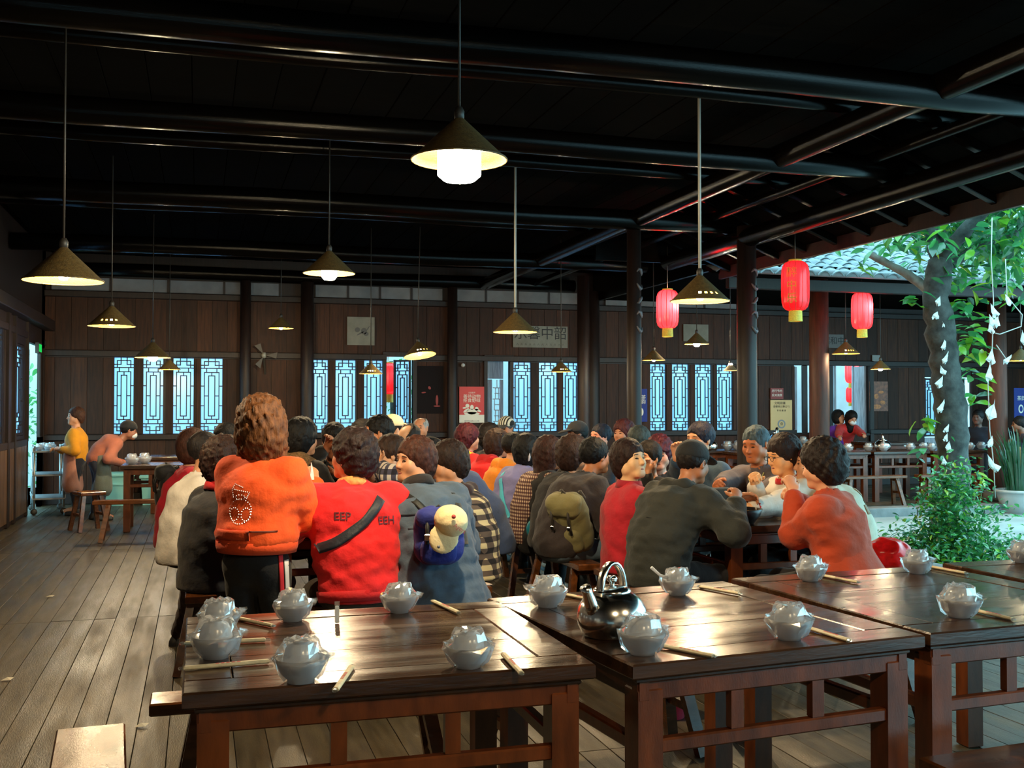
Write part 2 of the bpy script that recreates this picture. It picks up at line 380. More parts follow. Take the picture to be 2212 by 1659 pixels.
def hair_field(T, M, style, seed, h):
    big = {'short': 0.02, 'crop': 0.013, 'bob': 0.03, 'perm': 0.042, 'long': 0.03, 'curly': 0.048, 'bun': 0.02, 'bald': 0.008, 'soft': 0.026}[style]
    low = {'curly': 0.30, 'long': 0.30, 'bob': 0.17}.get(style, 0.15)
    S = 0.25
    g = Scaled(SDF(T-np.array([S, S, low+0.04]), T+np.array([S, S, S]), h), HS)
    P = lambda *q: T+M@np.array(q)*HS
    e = big
    g.ell(P(0, -0.018-e*0.3, 0.038+e*0.25), (0.078+e*0.8, 0.094+e*0.75, 0.088+e*0.7), M, 0.02)
    if style in ('perm', 'curly', 'bob', 'bun', 'long', 'soft'):
        g.ell(P(0, -0.045-e*0.3, -0.005), (0.072+e*0.85, 0.066+e*0.8, 0.10+e*0.4), M, 0.03)
    if style == 'curly':
        g.ell(T+np.array([0, -0.05, -0.075]), (0.112, 0.085, 0.115), None, 0.05)
        for sg in (-1, 1): g.cone(P(sg*0.08, -0.01, 0.0), T+np.array([sg*0.098, -0.01, -0.15]), 0.045, 0.036, 0.05)
    if style == 'long':
        g.cone(P(0, -0.05, 0), T+np.array([0, -0.09, -0.20]), 0.085, 0.07, 0.05)
    if style == 'bob':
        g.ell(P(0, -0.02, -0.055), (0.096, 0.085, 0.07), M, 0.04)
    if style == 'perm': g.noise(0.0075, 0.036, seed, 7)
    elif style == 'curly': g.noise(0.0095, 0.038, seed, 8, (1, 1, 0.6))
    else: g.noise(0.0042, 0.030, seed, 7, (1, 1, 0.25))
    if style in ('soft', 'short', 'crop'): g.noise(0.0022, 0.014, seed+7, 6, (1, 1, 0.4))
    # face opening and neckline
    fr = {'crop': (0.135, 0.052, 0.096), 'short': (0.130, 0.055, 0.088), 'bald': (0.12, 0.06, 0.15), 'soft': (0.128, 0.050, 0.076)}.get(style, (0.130, 0.060, 0.082))
    g.ell(P(0, fr[0], -0.045), (fr[1]+0.016, 0.098, fr[2]+0.030), M, 0.012, '-')
    if style not in ('long', 'bob', 'curly'): g.ell(P(0, 0.150, -0.045), (0.30, 0.112, fr[2]+0.018), M, 0.012, '-')
    if style in ('short', 'crop', 'bun', 'bald'):
        g.ell(P(0, 0.035, -0.115), (0.2, 0.105, 0.105), M, 0.012, '-')
        g.ell(P(0, -0.06, -0.175), (0.2, 0.14, 0.085), M, 0.012, '-')
    g.noise(0.0016, 0.018, seed+9, 5)
    if style == 'bald': g.ell(P(0, 0.05, 0.16), (0.085, 0.13, 0.11), M, 0.01, '-')
    if style in ('perm', 'soft'):
        g.ell(P(0, -0.03, -0.205), (0.2, 0.16, 0.085), M, 0.015, '-')
        g.ell(P(0, 0.06, -0.10), (0.2, 0.085, 0.075), M, 0.012, '-')
    return g
PEOPLE = []
def person(label, px, py, dep, heading, lean=15, yaw=0, pitch=0, hair='short', hcol=(30, 22, 20), top=(40, 40, 45), leg=(25, 25, 30), skin=(196, 140, 105),
           puff=0.02, seat=0.46, stand=False, key=False, hands=None, topmat=None, seed=None, face=True, cap=None, hem=0.0, flare=0.0, group=None, shoe=(30, 28, 28),
           pole=None, ankles=None, curl=0.6, hdir=None, folds=0.0042, nohair=False, sc=None, turn=0.0, swid=0.155, hip=0.82):
    """px, py: where the middle of the head is seen; dep: how far off. heading: 0 faces the back wall, 90 the left wall, -90 the courtyard."""
    seed = seed if seed is not None else len(PEOPLE)*13+5
    tgt = atD(px, py, dep); th = R(heading); a = R(lean)
    hipz = hip if stand else seat+0.10
    def spine(s):
        P = np.array([0, 0, hipz]); W_ = P+0.17*s*np.array([0, math.sin(a*0.55), math.cos(a*0.55)])
        Cc = W_+0.17*s*np.array([0, math.sin(a), math.cos(a)]); Nk = Cc+0.15*s*np.array([0, math.sin(a*1.25), math.cos(a*1.25)])
        hl = min(a*0.9, R(45)); Hd = Nk+0.175*np.array([0, math.sin(hl), math.cos(hl)])
        return P, W_, Cc, Nk, Hd
    s = sc or 1.0
    if sc is None:
        lo, hi = 0.80, 1.25
        for _ in range(25):
            s = (lo+hi)/2
            if spine(s)[4][2] < tgt.z: lo = s
            else: hi = s
    P, W_, Cc, Nk, Hd = spine(s)
    Rz = Matrix.Rotation(th, 3, 'Z'); off = Rz @ Vector(Hd.tolist())
    base = Vector((tgt.x-off.x, tgt.y-off.y, 0))
    to_loc = lambda wv: np.array((Rz.inverted() @ (Vector(wv)-base)))
    H = 0.0075 if key else (0.0115 if dep < 9.5 else 0.016)
    Hc = 0.0125 if key else (0.018 if dep < 9.5 else 0.024)
    M = rzm(R(yaw))@rx(R(pitch)); T = Hd
    # arms and legs
    up = Cc-W_; up /= np.linalg.norm(up); fwd = np.array([0, up[2], -up[1]])
    sw = swid
    shl = {sg: Nk-up*0.062+np.array([sg*sw, 0, 0]) for sg in (-1, 1)}
    hands = hands or {}
    J = {}
    for sg in (-1, 1):
        t = hands.get(sg)
        if t is None: t = np.array([sg*0.13, 0.40, seat+0.34]) if not stand else np.array([sg*0.24, 0.08, 0.80])
        else: t = to_loc(t) if isinstance(t, Vector) else np.array(t, float)
        pl = (pole or {}).get(sg, (sg*0.6, -0.5, -0.7))
        e, t = ik(shl[sg], t, 0.275, 0.245, pl); J[sg] = (shl[sg], e, t)
    LG = {}
    for sg in (-1, 1):
        hp = P+np.array([sg*0.085, 0, -0.02])
        if stand: an = np.array([sg*0.10, -0.02 if sg < 0 else 0.03, 0.09]); ll_ = np.linalg.norm(hp-an); kn, an = ik(hp, an, ll_*0.492, ll_*0.516, (0, 1, 0))
        else:
            an = np.array([sg*0.11, 0.36, 0.09])
            if ankles and sg in ankles: an = to_loc(ankles[sg]) if isinstance(ankles[sg], Vector) else np.array(ankles[sg], float)
            kn, an = ik(hp, an, 0.43, 0.40, (sg*0.15, 0.7, 0.8))
        LG[sg] = (hp, kn, an)
    allp = np.array([P, Hd, Nk]+[q for v in J.values() for q in v]+[q for v in LG.values() for q in v])
    lo = allp.min(0)-0.24; hi = allp.max(0)+0.24; lo[2] = 0.0
    fine = [(T, 0.135)]+[(J[sg][2]+(J[sg][2]-J[sg][1])*0.3, 0.11) for sg in hands]
    g = SDF(lo, hi, max(0.022, H*1.8), fine, H)
    head_prims(g, T, M)
    g.cone(Nk-up*0.02, T+M@np.array([0, -0.02, -0.05]), 0.058, 0.050, 0.03)
    X = (1, 0, 0)
    g.cone(P, W_, 0.105, 0.098, 0.05, X, 1.35, 1.0); g.cone(W_, Cc, 0.098, 0.105, 0.05, X, 1.35, 1.0); g.cone(Cc, Nk-up*0.04, 0.105, 0.055, 0.05, X, 1.5, 1.0)
    g.cone(shl[-1], shl[1], 0.05, 0.05, 0.04)
    for sg in (-1, 1):
        S_, E_, T_ = J[sg]; g.cone(S_, E_, 0.050, 0.040, 0.03); g.cone(E_, T_, 0.040, 0.027, 0.02)
        dd = T_-E_; dd = dd/np.linalg.norm(dd); nn = np.array([-sg*0.8, 0.1, -0.6]); hd = dd
        if hdir and sg in hdir: hd, nn = (np.array(q, float) for q in hdir[sg])
        hand_prims(g, T_, hd, nn, curl, -sg, 1.0, 0.0088 if key else 0.0105)
        hp, kn, an = LG[sg]; g.cone(hp, kn, 0.080, 0.055, 0.04); g.cone(kn, an, 0.055, 0.038, 0.03); g.cone(an, an+np.array([0, 0.15, -0.045]), 0.036, 0.030, 0.03)
    body = g.build('person', skin_mat(skin))
    body.location = base; body.rotation_euler = (0, 0, th)
    tag(body, label, 'person', group)
    # top garment
    tm = topmat or cloth('fabric_%d_%d_%d' % top, top)
    f = puff
    g = SDF(lo, hi, Hc)
    hb = P+np.array([0, -0.005, -0.045-hem])
    if stand: hb = P+np.array([0, 0, 0.02-hem])
    g.cone(hb, W_, 0.125+f*0.7+flare, 0.112+f, 0.05, X, 1.32, 1.0); g.cone(W_, Cc, 0.112+f, 0.116+f, 0.05, X, 1.36, 1.0)
    g.cone(Cc, Nk-up*0.03, 0.116+f, 0.062+f*0.4, 0.05, X, 1.5, 1.0)
    g.cone(shl[-1]-up*0.005, shl[1]-up*0.005, 0.058+f*0.5, 0.058+f*0.5, 0.05)
    g.cone(Nk-up*0.035, Nk+(T-Nk)*0.17, 0.068, 0.064, 0.03)
    for sg in (-1, 1):
        S_, E_, T_ = J[sg]; cf = E_+(T_-E_)*0.86
        g.cone(S_, E_, 0.060+f*0.8, 0.052+f*0.8, 0.045); g.cone(E_, cf, 0.052+f*0.8, 0.038+f*0.55, 0.03)
    if folds: g.noise(folds, 0.13, seed, 6, (1, 1, 1.4)); g.noise(folds*0.4, 0.05, seed+1, 4)
    g.cone(Nk+(T-Nk)*0.12, T, 0.060, 0.060, 0.008, op='-')
    zc = hb[2]-0.085 if stand else max(hb[2]-0.085, seat+0.004)
    sl, _, yy, zz = g.sub(np.array([-0.32, -0.32, 0.0]), np.array([0.32, 0.20, hipz+0.12])); g.f[sl] = np.maximum(g.f[sl], np.maximum(zc-zz, -0.05)+0*g.f[sl])
    jk = g.build('jacket', tm, body)
    # trousers, shoes
    g = SDF(lo, np.minimum(hi, np.array([9, 9, hipz+0.2])), Hc*1.25)
    g.ell(P+np.array([0, -0.015, -0.01]), (0.150, 0.108, 0.115), None, 0.04)
    for sg in (-1, 1):
        hp, kn, an = LG[sg]; g.cone(hp, kn, 0.096, 0.072, 0.05); g.cone(kn, an+np.array([0, 0, 0.02]), 0.072, 0.056, 0.035)
    g.noise(0.004, 0.1, seed+2, 4)
    tr = g.build('trousers', cloth('trouser_%d_%d_%d' % leg, leg), body)
    for sg in (-1, 1):
        an = LG[sg][2]; m = MB(); sm = SHOE_MESH.get(shoe)
        if sm is None:
            gg = SDF(np.array([-0.08, -0.12, -0.12]), np.array([0.08, 0.24, 0.08]), 0.012)
            gg.cone((0, -0.03, -0.045), (0, 0.13, -0.055), 0.042, 0.036, 0.02); gg.cone((0, 0, 0.02), (0, 0, -0.05), 0.045, 0.045, 0.03)
            gg.cone((0, -0.04, -0.078), (0, 0.14, -0.078), 0.03, 0.03, 0.02, X, 1.45, 0.5)
            r_ = gg.mesh(); sm = SHOE_MESH[shoe] = np_mesh('shoe', r_[0], r_[1], simple('shoe_%d_%d_%d' % shoe, srgb(*shoe), 0.5))
        inst('shoe', sm, body, an)
    hr = None
    if cap: hair = 'crop'
    if not nohair:
        g = hair_field(T, M, hair, seed+3, 0.0085 if key else 0.012)
        hr = g.build('hair', simple('hair_%d_%d_%d' % hcol, srgb(*hcol), 0.62, spec=0.25, var=0.5, vscale=60, bump=0.5, bscale=120, stretch=(1, 1, 0.4)), body)
    MM = Matrix([list(r_*HS) for r_ in M]).to_4x4(); MM.translation = Vector(T)
    if face:
        for sg in (-1, 1):
            e = inst('eye', EYE_MESH, body); e.matrix_local = MM @ Matrix.Translation((sg*0.031, 0.0800, 0.010)) @ Matrix.Rotation(sg*-0.25, 4, 'Z')
            e = inst('eyebrow', BROW_MESH, body); e.matrix_local = MM @ Matrix.Translation((sg*0.033, 0.0805, 0.034)) @ Matrix.Rotation(sg*-0.3, 4, 'Z') @ Matrix.Rotation(sg*0.12, 4, 'Y')
        e = inst('mouth', LIP_MESH, body); e.matrix_local = MM @ Matrix.Translation((0, 0.0855, -0.058))
    d = dict(body=body, jacket=jk, hair=hr, trousers=tr, T=T, M=M, J=J, LG=LG, Nk=Nk, Cc=Cc, W=W_, P=P, up=up, base=base, Rz=Rz, MM=MM, th=th)
    if cap: add_cap(d, *cap)
    PEOPLE.append(d); return d
SHOE_MESH = {}
_DARK = simple('eye_dark', (0.012, 0.008, 0.006), 0.25)
def _ell_mesh(name, r, mat, bend=0.0):
    m = MB(); vs = []; n, q = 10, 5
    for i in range(q+1):
        for k in range(n):
            la, lo = math.pi*i/q, 2*math.pi*k/n
            x = r[0]*math.cos(la); y = r[1]*math.sin(la)*math.cos(lo); z = r[2]*math.sin(la)*math.sin(lo)-bend*x*x
            vs.append((x, y-abs(x)*abs(x)*6, z))
    fs = [(i*n+k, i*n+(k+1) % n, (i+1)*n+(k+1) % n, (i+1)*n+k) for i in range(q) for k in range(n)]
    return m.add(vs, fs).mesh(name, mat, True)
EYE_MESH = _ell_mesh('eye', (0.0135, 0.0075, 0.0048), _DARK, 4)
BROW_MESH = _ell_mesh('eyebrow', (0.019, 0.006, 0.0034), simple('brow_hair', (0.02, 0.012, 0.009), 0.7), 6)
LIP_MESH = _ell_mesh('mouth', (0.021, 0.006, 0.0062), simple('lip_red', (0.30, 0.075, 0.055), 0.4), 3)
def add_cap(d, col, brim=True, mat=None, turn=0.0, brimcol=None):
    T, M = d['T'], d['M']; g = Scaled(SDF(T-0.22, T+0.26, 0.010), HS); P = lambda *q: T+M@np.array(q)*HS
    g.ell(P(0, -0.015, 0.050), (0.094, 0.112, 0.098), M, 0.02)
    g.ell(P(0, -0.01, -0.075), (0.3, 0.3, 0.115), M, 0.008, '-')
    cm = mat or cloth('cap_%d_%d_%d' % col, col)
    c = g.build('cap', cm, d['body'])
    if brim:
        g = Scaled(SDF(T-0.24, T+0.28, 0.008), HS)
        g.ell(P(0, 0.10, 0.048), (0.080, 0.095, 0.012), M@rx(-0.28), 0.01)
        g.build('cap_brim', cloth('cap_%d_%d_%d' % (brimcol or col), brimcol or col), d['body'])
    return c
def bvh(o):
    me = o.data; return BVHTree.FromPolygons([v.co.copy() for v in me.vertices], [tuple(p.vertices) for p in me.polygons])
def strip_on(d, name, pts, width, mat, thick=0.006, on='jacket', parent=None, dirv=None, lift=0.004, lengthwise=8):
    """a ribbon laid on the garment: pts are (origin, direction) rays in the person's frame; cast and joined"""
    tree = d.setdefault('bvh_'+on, bvh(d[on])); m = MB(); rows = []
    P_ = [Vector(p) for p in pts]; pp = []
    for i in range(len(P_)-1):
        for k in range(lengthwise): pp.append(P_[i].lerp(P_[i+1], k/lengthwise))
    pp.append(P_[-1]); dv = Vector(dirv).normalized()
    for i, p in enumerate(pp):
        t = (pp[min(i+1, len(pp)-1)]-pp[max(i-1, 0)]).normalized(); sd = t.cross(dv).normalized(); row = []
        for q in (-0.5, -0.17, 0.17, 0.5):
            hit = tree.ray_cast(p+sd*width*q-dv*0.6, dv)
            if hit[0] is None: row = None; break
            row.append(hit[0])
        rows.append(row)
    rows = [r for r in rows if r]
    if len(rows) < 2: return None
    for _ in range(2):
        rows = [rows[0]]+[[(rows[i-1][j]+rows[i][j]*2+rows[i+1][j])/4 for j in range(4)] for i in range(1, len(rows)-1)]+[rows[-1]]
    vs = []
    for r in rows:
        for q in r: vs.append(q-dv*lift)
        for q in r: vs.append(q-dv*(lift+thick))
    fs = []
    for i in range(len(rows)-1):
        a, b = i*8, (i+1)*8
        for j in range(3):
            fs.append((a+4+j, a+5+j, b+5+j, b+4+j)); fs.append((a+1+j, a+j, b+j, b+1+j))
        fs += [(a, a+4, b+4, b), (a+7, a+3, b+3, b+7)]
    for a in (0, (len(rows)-1)*8):
        fs.append((a, a+1, a+2, a+3, a+7, a+6, a+5, a+4))
    return m.add(vs, fs).build(name, mat, parent or d['body'], True)
def text_on(d, name, s, org, xdir, dirv, size, mat, on='jacket'):
    """lettering pressed onto the garment"""
    c = bpy.data.curves.new('txt', 'FONT'); c.body = s; c.size = size; c.align_x = 'CENTER'; c.align_y = 'CENTER'; c.resolution_u = 2; c.offset = size*0.012
    o = bpy.data.objects.new('txt', c); COL.objects.link(o); dg = bpy.context.evaluated_depsgraph_get(); me = bpy.data.meshes.new_from_object(o.evaluated_get(dg))
    bpy.data.objects.remove(o); tree = d.setdefault('bvh_'+on, bvh(d[on]))
    dv = Vector(dirv).normalized(); xd = Vector(xdir).normalized(); yd = xd.cross(dv); og = Vector(org)
    for v in me.vertices:
        p = og+xd*v.co.x+yd*v.co.y; hit = tree.ray_cast(p-dv*0.6, dv); v.co = (hit[0] if hit[0] else p)-dv*0.004
    me.materials.clear(); me.materials.append(mat); return inst(name, me, d['body'])
# ------------------------------------------------------------------ the hall: floor, ceiling, walls
WX0, WX1, WY, LX = -2.38, 17.5, 17.85, -2.27
PLASTER = simple('grey_white_plaster', (0.15, 0.155, 0.165), 0.85, var=0.2, vscale=4)
SKYWOOD = simple('weathered_blue_grey_wood', (0.33, 0.36, 0.42), 0.6, var=0.35, vscale=8, stretch=(6, 6, 0.5), bump=0.1)
PANE = translucent('frosted_window_pane', (0.62, 0.78, 1.0), 0.04, 0.12)
LATT = simple('black_lattice_wood', (0.012, 0.008, 0.007), 0.5)
m = MB(); m.box((2.05, 8.3, -0.06), (9.1, 20.2, 0.06)); m.box((12.3, 15.9, -0.06), (11.4, 4.4, 0.06))
floor = m.build('floor', simple('dark_floor_joist', (0.012, 0.010, 0.008), 0.8)); tag(floor, kind='structure')
# floor boards run away from the camera; joints at Y = 3.9, 8 and 12
pm = {}
def floor_plank(x, y0, y1, wd, z=0.0):
    key = (round(y1-y0, 2), round(wd, 3))
    if key not in pm: pm[key] = MB().box((0, 0, -0.015), (wd-0.003, y1-y0-0.005, 0.03), ch=0.0015).mesh('floor_plank', WOOD_FLOOR)
    inst('floor_plank', pm[key], floor, (x, (y0+y1)/2, z+random.uniform(-0.0025, 0.0)))
cols = 63
for i in range(cols):
    x = -2.42+0.1435*(i+0.5)
    if x < 3.0:
        for y0, y1 in ((0.5, 4.4), (4.4, 8.1), (8.1, 12.0), (12.0, 17.85)): floor_plank(x, y0+(0 if y0 in (0.5, 12.0) else 0), y1, 0.1435)
    else:
        for y0, y1 in ((0.5, 6.2), (6.2, 12.0), (12.0, 17.85)): floor_plank(x, y0, y1, 0.1435)
# far gallery floor and its kerb, courtyard paving
FG = MB()
for k in range(19): FG.box((6.75+0.6*k, 15.85, -0.015), (0.594, 4.0, 0.03), ch=0.003)
o = FG.build('trim_1', WOOD_FLOOR); tag(o, kind='structure')
STONE = simple('grey_kerb_stone', (0.16, 0.17, 0.17), 0.7, var=0.3, vscale=5, bump=0.3, bscale=30)
kerb = empty('trim_2', (0, 0, 0)); tag(kerb, kind='structure')
kst = MB().box((0, 0, 0), (1.18, 0.30, 0.20), ch=0.015).mesh('kerb_stone', STONE)
for k in range(9): inst('kerb_stone', kst, kerb, (7.3+1.2*k, 13.72, -0.09+random.uniform(-0.008, 0.008)))
kst2 = MB().box((0, 0, 0), (0.30, 1.18, 0.20), ch=0.015).mesh('kerb_stone', STONE)
for k in range(12): inst('kerb_stone', kst2, kerb, (6.75, -0.3+1.2*k, -0.11+random.uniform(-0.006, 0.006)))
PAVE = simple('wet_pale_courtyard_concrete', (0.38, 0.45, 0.45), 0.5, var=0.22, vscale=1.3, bump=0.12, bscale=12, rvar=0.2)
o = MB().box((13.9, 6.6, -0.20), (14.0, 14.0, 0.16)).build('ground', PAVE); tag(o, kind='structure')
o = MB().box((6, 24.5, -0.30), (60, 12.6, 0.1)).build('ground.001', PAVE); tag(o, kind='structure')
o = MB().box((-9.4, 8, -0.30), (13.9, 40, 0.1)).build('ground.002', PAVE); tag(o, kind='structure')
# -- back wall: openings (x0, x1, z0, z1)
def xw(px): d = ray(px, 880); return d.x*WY/d.y
WIN = {1: [(245, 289), (308, 353), (373, 419), (433, 481)], 2: [(672, 709), (724, 769), (786, 829)], 3: [(1107, 1148), (1164, 1205), (1217, 1252)], 4: [(1405, 1439), (1452, 1489), (1502, 1538), (1549, 1584)]}
Z0, Z1 = 1.075, 2.295
ops = [(xw(a), xw(b), Z0, Z1) for g_ in WIN.values() for a, b in g_]
ops += [(xw(834), xw(892), 0.02, 2.36), (xw(1052), xw(1101), 0.02, 2.33), (xw(1717), xw(1757), 1.02, 2.3), (xw(1797), xw(1877), 1.0, 2.32), (xw(1998), xw(2100), 0.02, 2.1)]
ops.sort()
wb = MB(); x = WX0; TOP = 3.96
for (a, b, z0, z1) in ops:
    if a > x: wb.box(((x+a)/2, WY+0.05, TOP/2), (a-x, 0.06, TOP))
    wb.box(((a+b)/2, WY+0.05, z0/2), (b-a, 0.06, z0)); wb.box(((a+b)/2, WY+0.05, (z1+TOP)/2), (b-a, 0.06, TOP-z1)); x = b
wb.box(((x+WX1)/2, WY+0.05, TOP/2), (WX1-x, 0.06, TOP))
wall = wb.build('wall_back', WOOD_POST); tag(wall, kind='structure')
def clear(xa, xb, za, zb): return all(xb <= a+0.004 or xa >= b-0.004 or zb <= z0+0.004 or za >= z1-0.004 for a, b, z0, z1 in ops)
wp = {}
def wall_plank(xa, xb, za, zb):
    key = (round(xb-xa, 3), round(zb-za, 2))
    if key not in wp: wp[key] = MB().box((0, 0, 0), (xb-xa-0.006, 0.024, zb-za), ch=0.004).mesh('wall_plank', WOOD_WALL)
    inst('wall_plank', wp[key], wall, ((xa+xb)/2, WY+0.008+random.uniform(-0.003, 0.003), (za+zb)/2))
PW = 0.235; x = WX0; cnt = 0
edges = sorted({round(v, 4) for o_ in ops for v in o_[:2]})
while x < WX1-0.05:
    nx = min(x+PW, WX1)
    for za, zb in ((0.0, 0.98), (1.08, 2.28), (2.40, 3.24)):
        if clear(x, nx, za, zb): wall_plank(x, nx, za, zb)
        elif za == 1.08:
            # fill the piers between the sashes with narrower boards
            segs = [(x, nx)]
            for a, b, z0, z1 in ops:
                out = []
                for s0, s1 in segs:
                    if b <= s0 or a >= s1: out.append((s0, s1)); continue
                    if a > s0: out.append((s0, a))
                    if b < s1: out.append((b, s1))
                segs = out
            for s0, s1 in segs:
                if s1-s0 > 0.04: wall_plank(s0, s1, za, zb)
    x = nx
# rails of the back wall
def rails(z, h, dpt, name):
    m = MB(); x = WX0
    for a, b, z0, z1 in ops:
        if z0 < z < z1:
            m.box(((x+a)/2, WY-0.02, z), (a-x, dpt, h), ch=0.006); x = b
    m.box(((x+WX1)/2, WY-0.02, z), (WX1-x, dpt, h), ch=0.006)
    o = m.build(name, WOOD_POST); tag(o, kind='structure')
rails(1.03, 0.085, 0.10, 'trim_3'); rails(2.345, 0.09, 0.10, 'trim_4'); rails(0.08, 0.16, 0.09, 'baseboard_back')
o = MB().box(((WX0+WX1)/2, WY-0.03, 3.27), (WX1-WX0, 0.12, 0.10), ch=0.01).build('trim_5', WOOD_POST); tag(o, kind='structure')
for i, (a, b) in enumerate(((-2.2, 1.25), (1.85, 4.0), (4.2, 6.5), (7.0, 9.6))):
    o = MB().box(((a+b)/2, WY-0.012, 3.43), (b-a, 0.03, 0.20)).build('trim_%d' % (6+i), PLASTER); tag(o, kind='structure')
    for k in range(1, 4): MB().box((a+(b-a)*k/4, WY-0.03, 3.43), (0.035, 0.02, 0.20)).build('strut', WOOD_POST, o)
# sashes with their lattice
def lattice(w_, h_, t=0.016, dp=0.02):
    m = MB()
    def H_(v, u0, u1): m.box(((u0+u1)/2*w_-w_/2, 0, h_/2-v*h_), ((u1-u0)*w_+t*0.9, dp, t))
    def V_(u, v0, v1): m.box((u*w_-w_/2, 0, h_/2-(v0+v1)/2*h_), (t, dp, (v1-v0)*h_+t*0.9))
    for fl in (0, 1):
        f_ = (lambda v: 1-v) if fl else (lambda v: v)
        def HH(v, a, b): H_(f_(v), a, b)
        def VV(u, a, b): V_(u, min(f_(a), f_(b)), max(f_(a), f_(b)))
        HH(0.045, 0.17, 0.83); HH(0.095, 0, 0.35); HH(0.095, 0.65, 1); HH(0.135, 0, 1); HH(0.19, 0.17, 0.83)
        VV(0.17, 0.045, 0.135); VV(0.35, 0, 0.095); VV(0.65, 0, 0.095); VV(0.83, 0.045, 0.135); VV(0.27, 0.135, 0.19); VV(0.73, 0.135, 0.19)
        HH(0.235, 0.36, 0.64); VV(0.5, 0.19, 0.235); HH(0.37, 0, 0.17); HH(0.37, 0.83, 1)
    for u, a, b in ((0.17, 0.19, 0.81), (0.83, 0.19, 0.81), (0.36, 0.235, 0.765), (0.64, 0.235, 0.765)): V_(u, a, b)
    H_(0.5, 0.17, 0.36); H_(0.5, 0.64, 0.83)
    for u in (0, 1): V_(u, 0, 1)
    for v in (0, 1): H_(v, 0, 1)
    return m
SASH = {}
def sash(parent, x, y, z, w_, h_, rz=0.0, paneM=None, fr=0.03):
    k = (round(w_, 2), round(h_, 2))
    if k not in SASH:
        f_ = MB()
        for sx in (-1, 1): f_.box((sx*(w_/2+fr/2-0.004), 0, 0), (fr, 0.05, h_+2*fr), ch=0.004)
        for sz in (-1, 1): f_.box((0, 0, sz*(h_/2+fr/2-0.004)), (w_+0.01, 0.05, fr), ch=0.004)
        SASH[k] = (f_.mesh('sash', WOOD_POST), lattice(w_, h_).mesh('lattice', LATT), MB().box((0, 0.022, 0), (w_, 0.005, h_)).mesh('pane', PANE))
    s_, l_, p_ = SASH[k]
    o = inst('sash', s_, parent, (x, y, z), (0, 0, rz)); inst('lattice', l_, o); inst('pane', p_, o); return o
for wn, lst in WIN.items():
    wo = empty('window_%d' % wn, ((xw(lst[0][0])+xw(lst[-1][1]))/2, WY, (Z0+Z1)/2)); tag(wo, kind='structure')
    for a, b in lst:
        xa, xb = xw(a), xw(b); sash(wo, (xa+xb)/2-wo.location.x, 0.035, 0, xb-xa, Z1-Z0)
# door with an open lattice leaf (left of the poster wall)
dd = empty('door_1', (xw(834), WY, 0)); tag(dd, kind='structure')
wdoor = xw(892)-xw(834)
m = MB(); m.box((-0.03, 0.03, 1.18), (0.06, 0.14, 2.36), ch=0.006); m.box((wdoor+0.03, 0.03, 1.18), (0.06, 0.14, 2.36), ch=0.006); m.box((wdoor/2, 0.03, 2.40), (wdoor+0.12, 0.14, 0.08), ch=0.006)
m.build('door_frame', WOOD_POST, dd)
lf = inst('door_leaf', MB().box((-0.16, 0, 0.5), (0.36, 0.04, 1.0), ch=0.006).mesh('door_leaf', WOOD_POST), dd, (wdoor-0.02, 0.10, 0.02), (0, 0, R(-38)))
sash(lf, -0.16, 0, 1.66, 0.27, 1.22)
# doorway with a weathered leaf folded back outside
d2 = empty('door_2', (xw(1052), WY, 0)); tag(d2, kind='structure')
wd2 = xw(1101)-xw(1052)
m = MB(); m.box((-0.03, 0.03, 1.17), (0.06, 0.14, 2.34), ch=0.006); m.box((wd2+0.03, 0.03, 1.17), (0.06, 0.14, 2.34), ch=0.006); m.box((wd2/2, 0.03, 2.37), (wd2+0.12, 0.14, 0.08), ch=0.006)
m.build('door_frame', WOOD_POST, d2)
for k, (xa, xb, za, zb) in enumerate(((0.0, 0.155, 0, 2.0), (0.16, 0.24, 0, 2.0), (0.40, 0.47, 0, 2.0), (0.24, 0.40, 0, 0.95), (0.0, 0.47, 2.01, 2.5))):
    inst('door_plank', MB().box(((xa+xb)/2-0.02, 0, (za+zb)/2), (xb-xa-0.004, 0.035, zb-za-0.004), ch=0.004).mesh('door_plank', SKYWOOD), d2, (0, 0.42, 0), (0, 0, R(14)))
lt = MB()
for (a, b, c_, d_) in ((0, 0.1, 0.16, 0.1), (0, 0.30, 0.16, 0.30), (0.03, 0.5, 0.13, 0.5), (0, 0.7, 0.16, 0.7), (0, 0.9, 0.16, 0.9), (0.03, 0.2, 0.13, 0.2), (0.03, 0.4, 0.13, 0.4), (0.03, 0.6, 0.13, 0.6), (0.03, 0.8, 0.13, 0.8), (0.03, 0.1, 0.03, 0.30), (0.13, 0.1, 0.13, 0.30), (0.05, 0.3, 0.05, 0.5), (0.11, 0.3, 0.11, 0.5), (0.03, 0.5, 0.03, 0.7), (0.13, 0.5, 0.13, 0.7), (0.05, 0.7, 0.05, 0.9), (0.11, 0.7, 0.11, 0.9), (0.08, 0, 0.08, 0.1), (0.08, 0.9, 0.08, 1.04)):
    lt.bar((a, 0, b), (c_, 0, d_), 0.016, 0.016, (0, 1, 0))
lt.build('door_lattice', simple('pale_lattice_wood', (0.6, 0.66, 0.72), 0.6), d2, loc=(0.235, 0.47, 0.95)).rotation_euler = (0, 0, R(14))
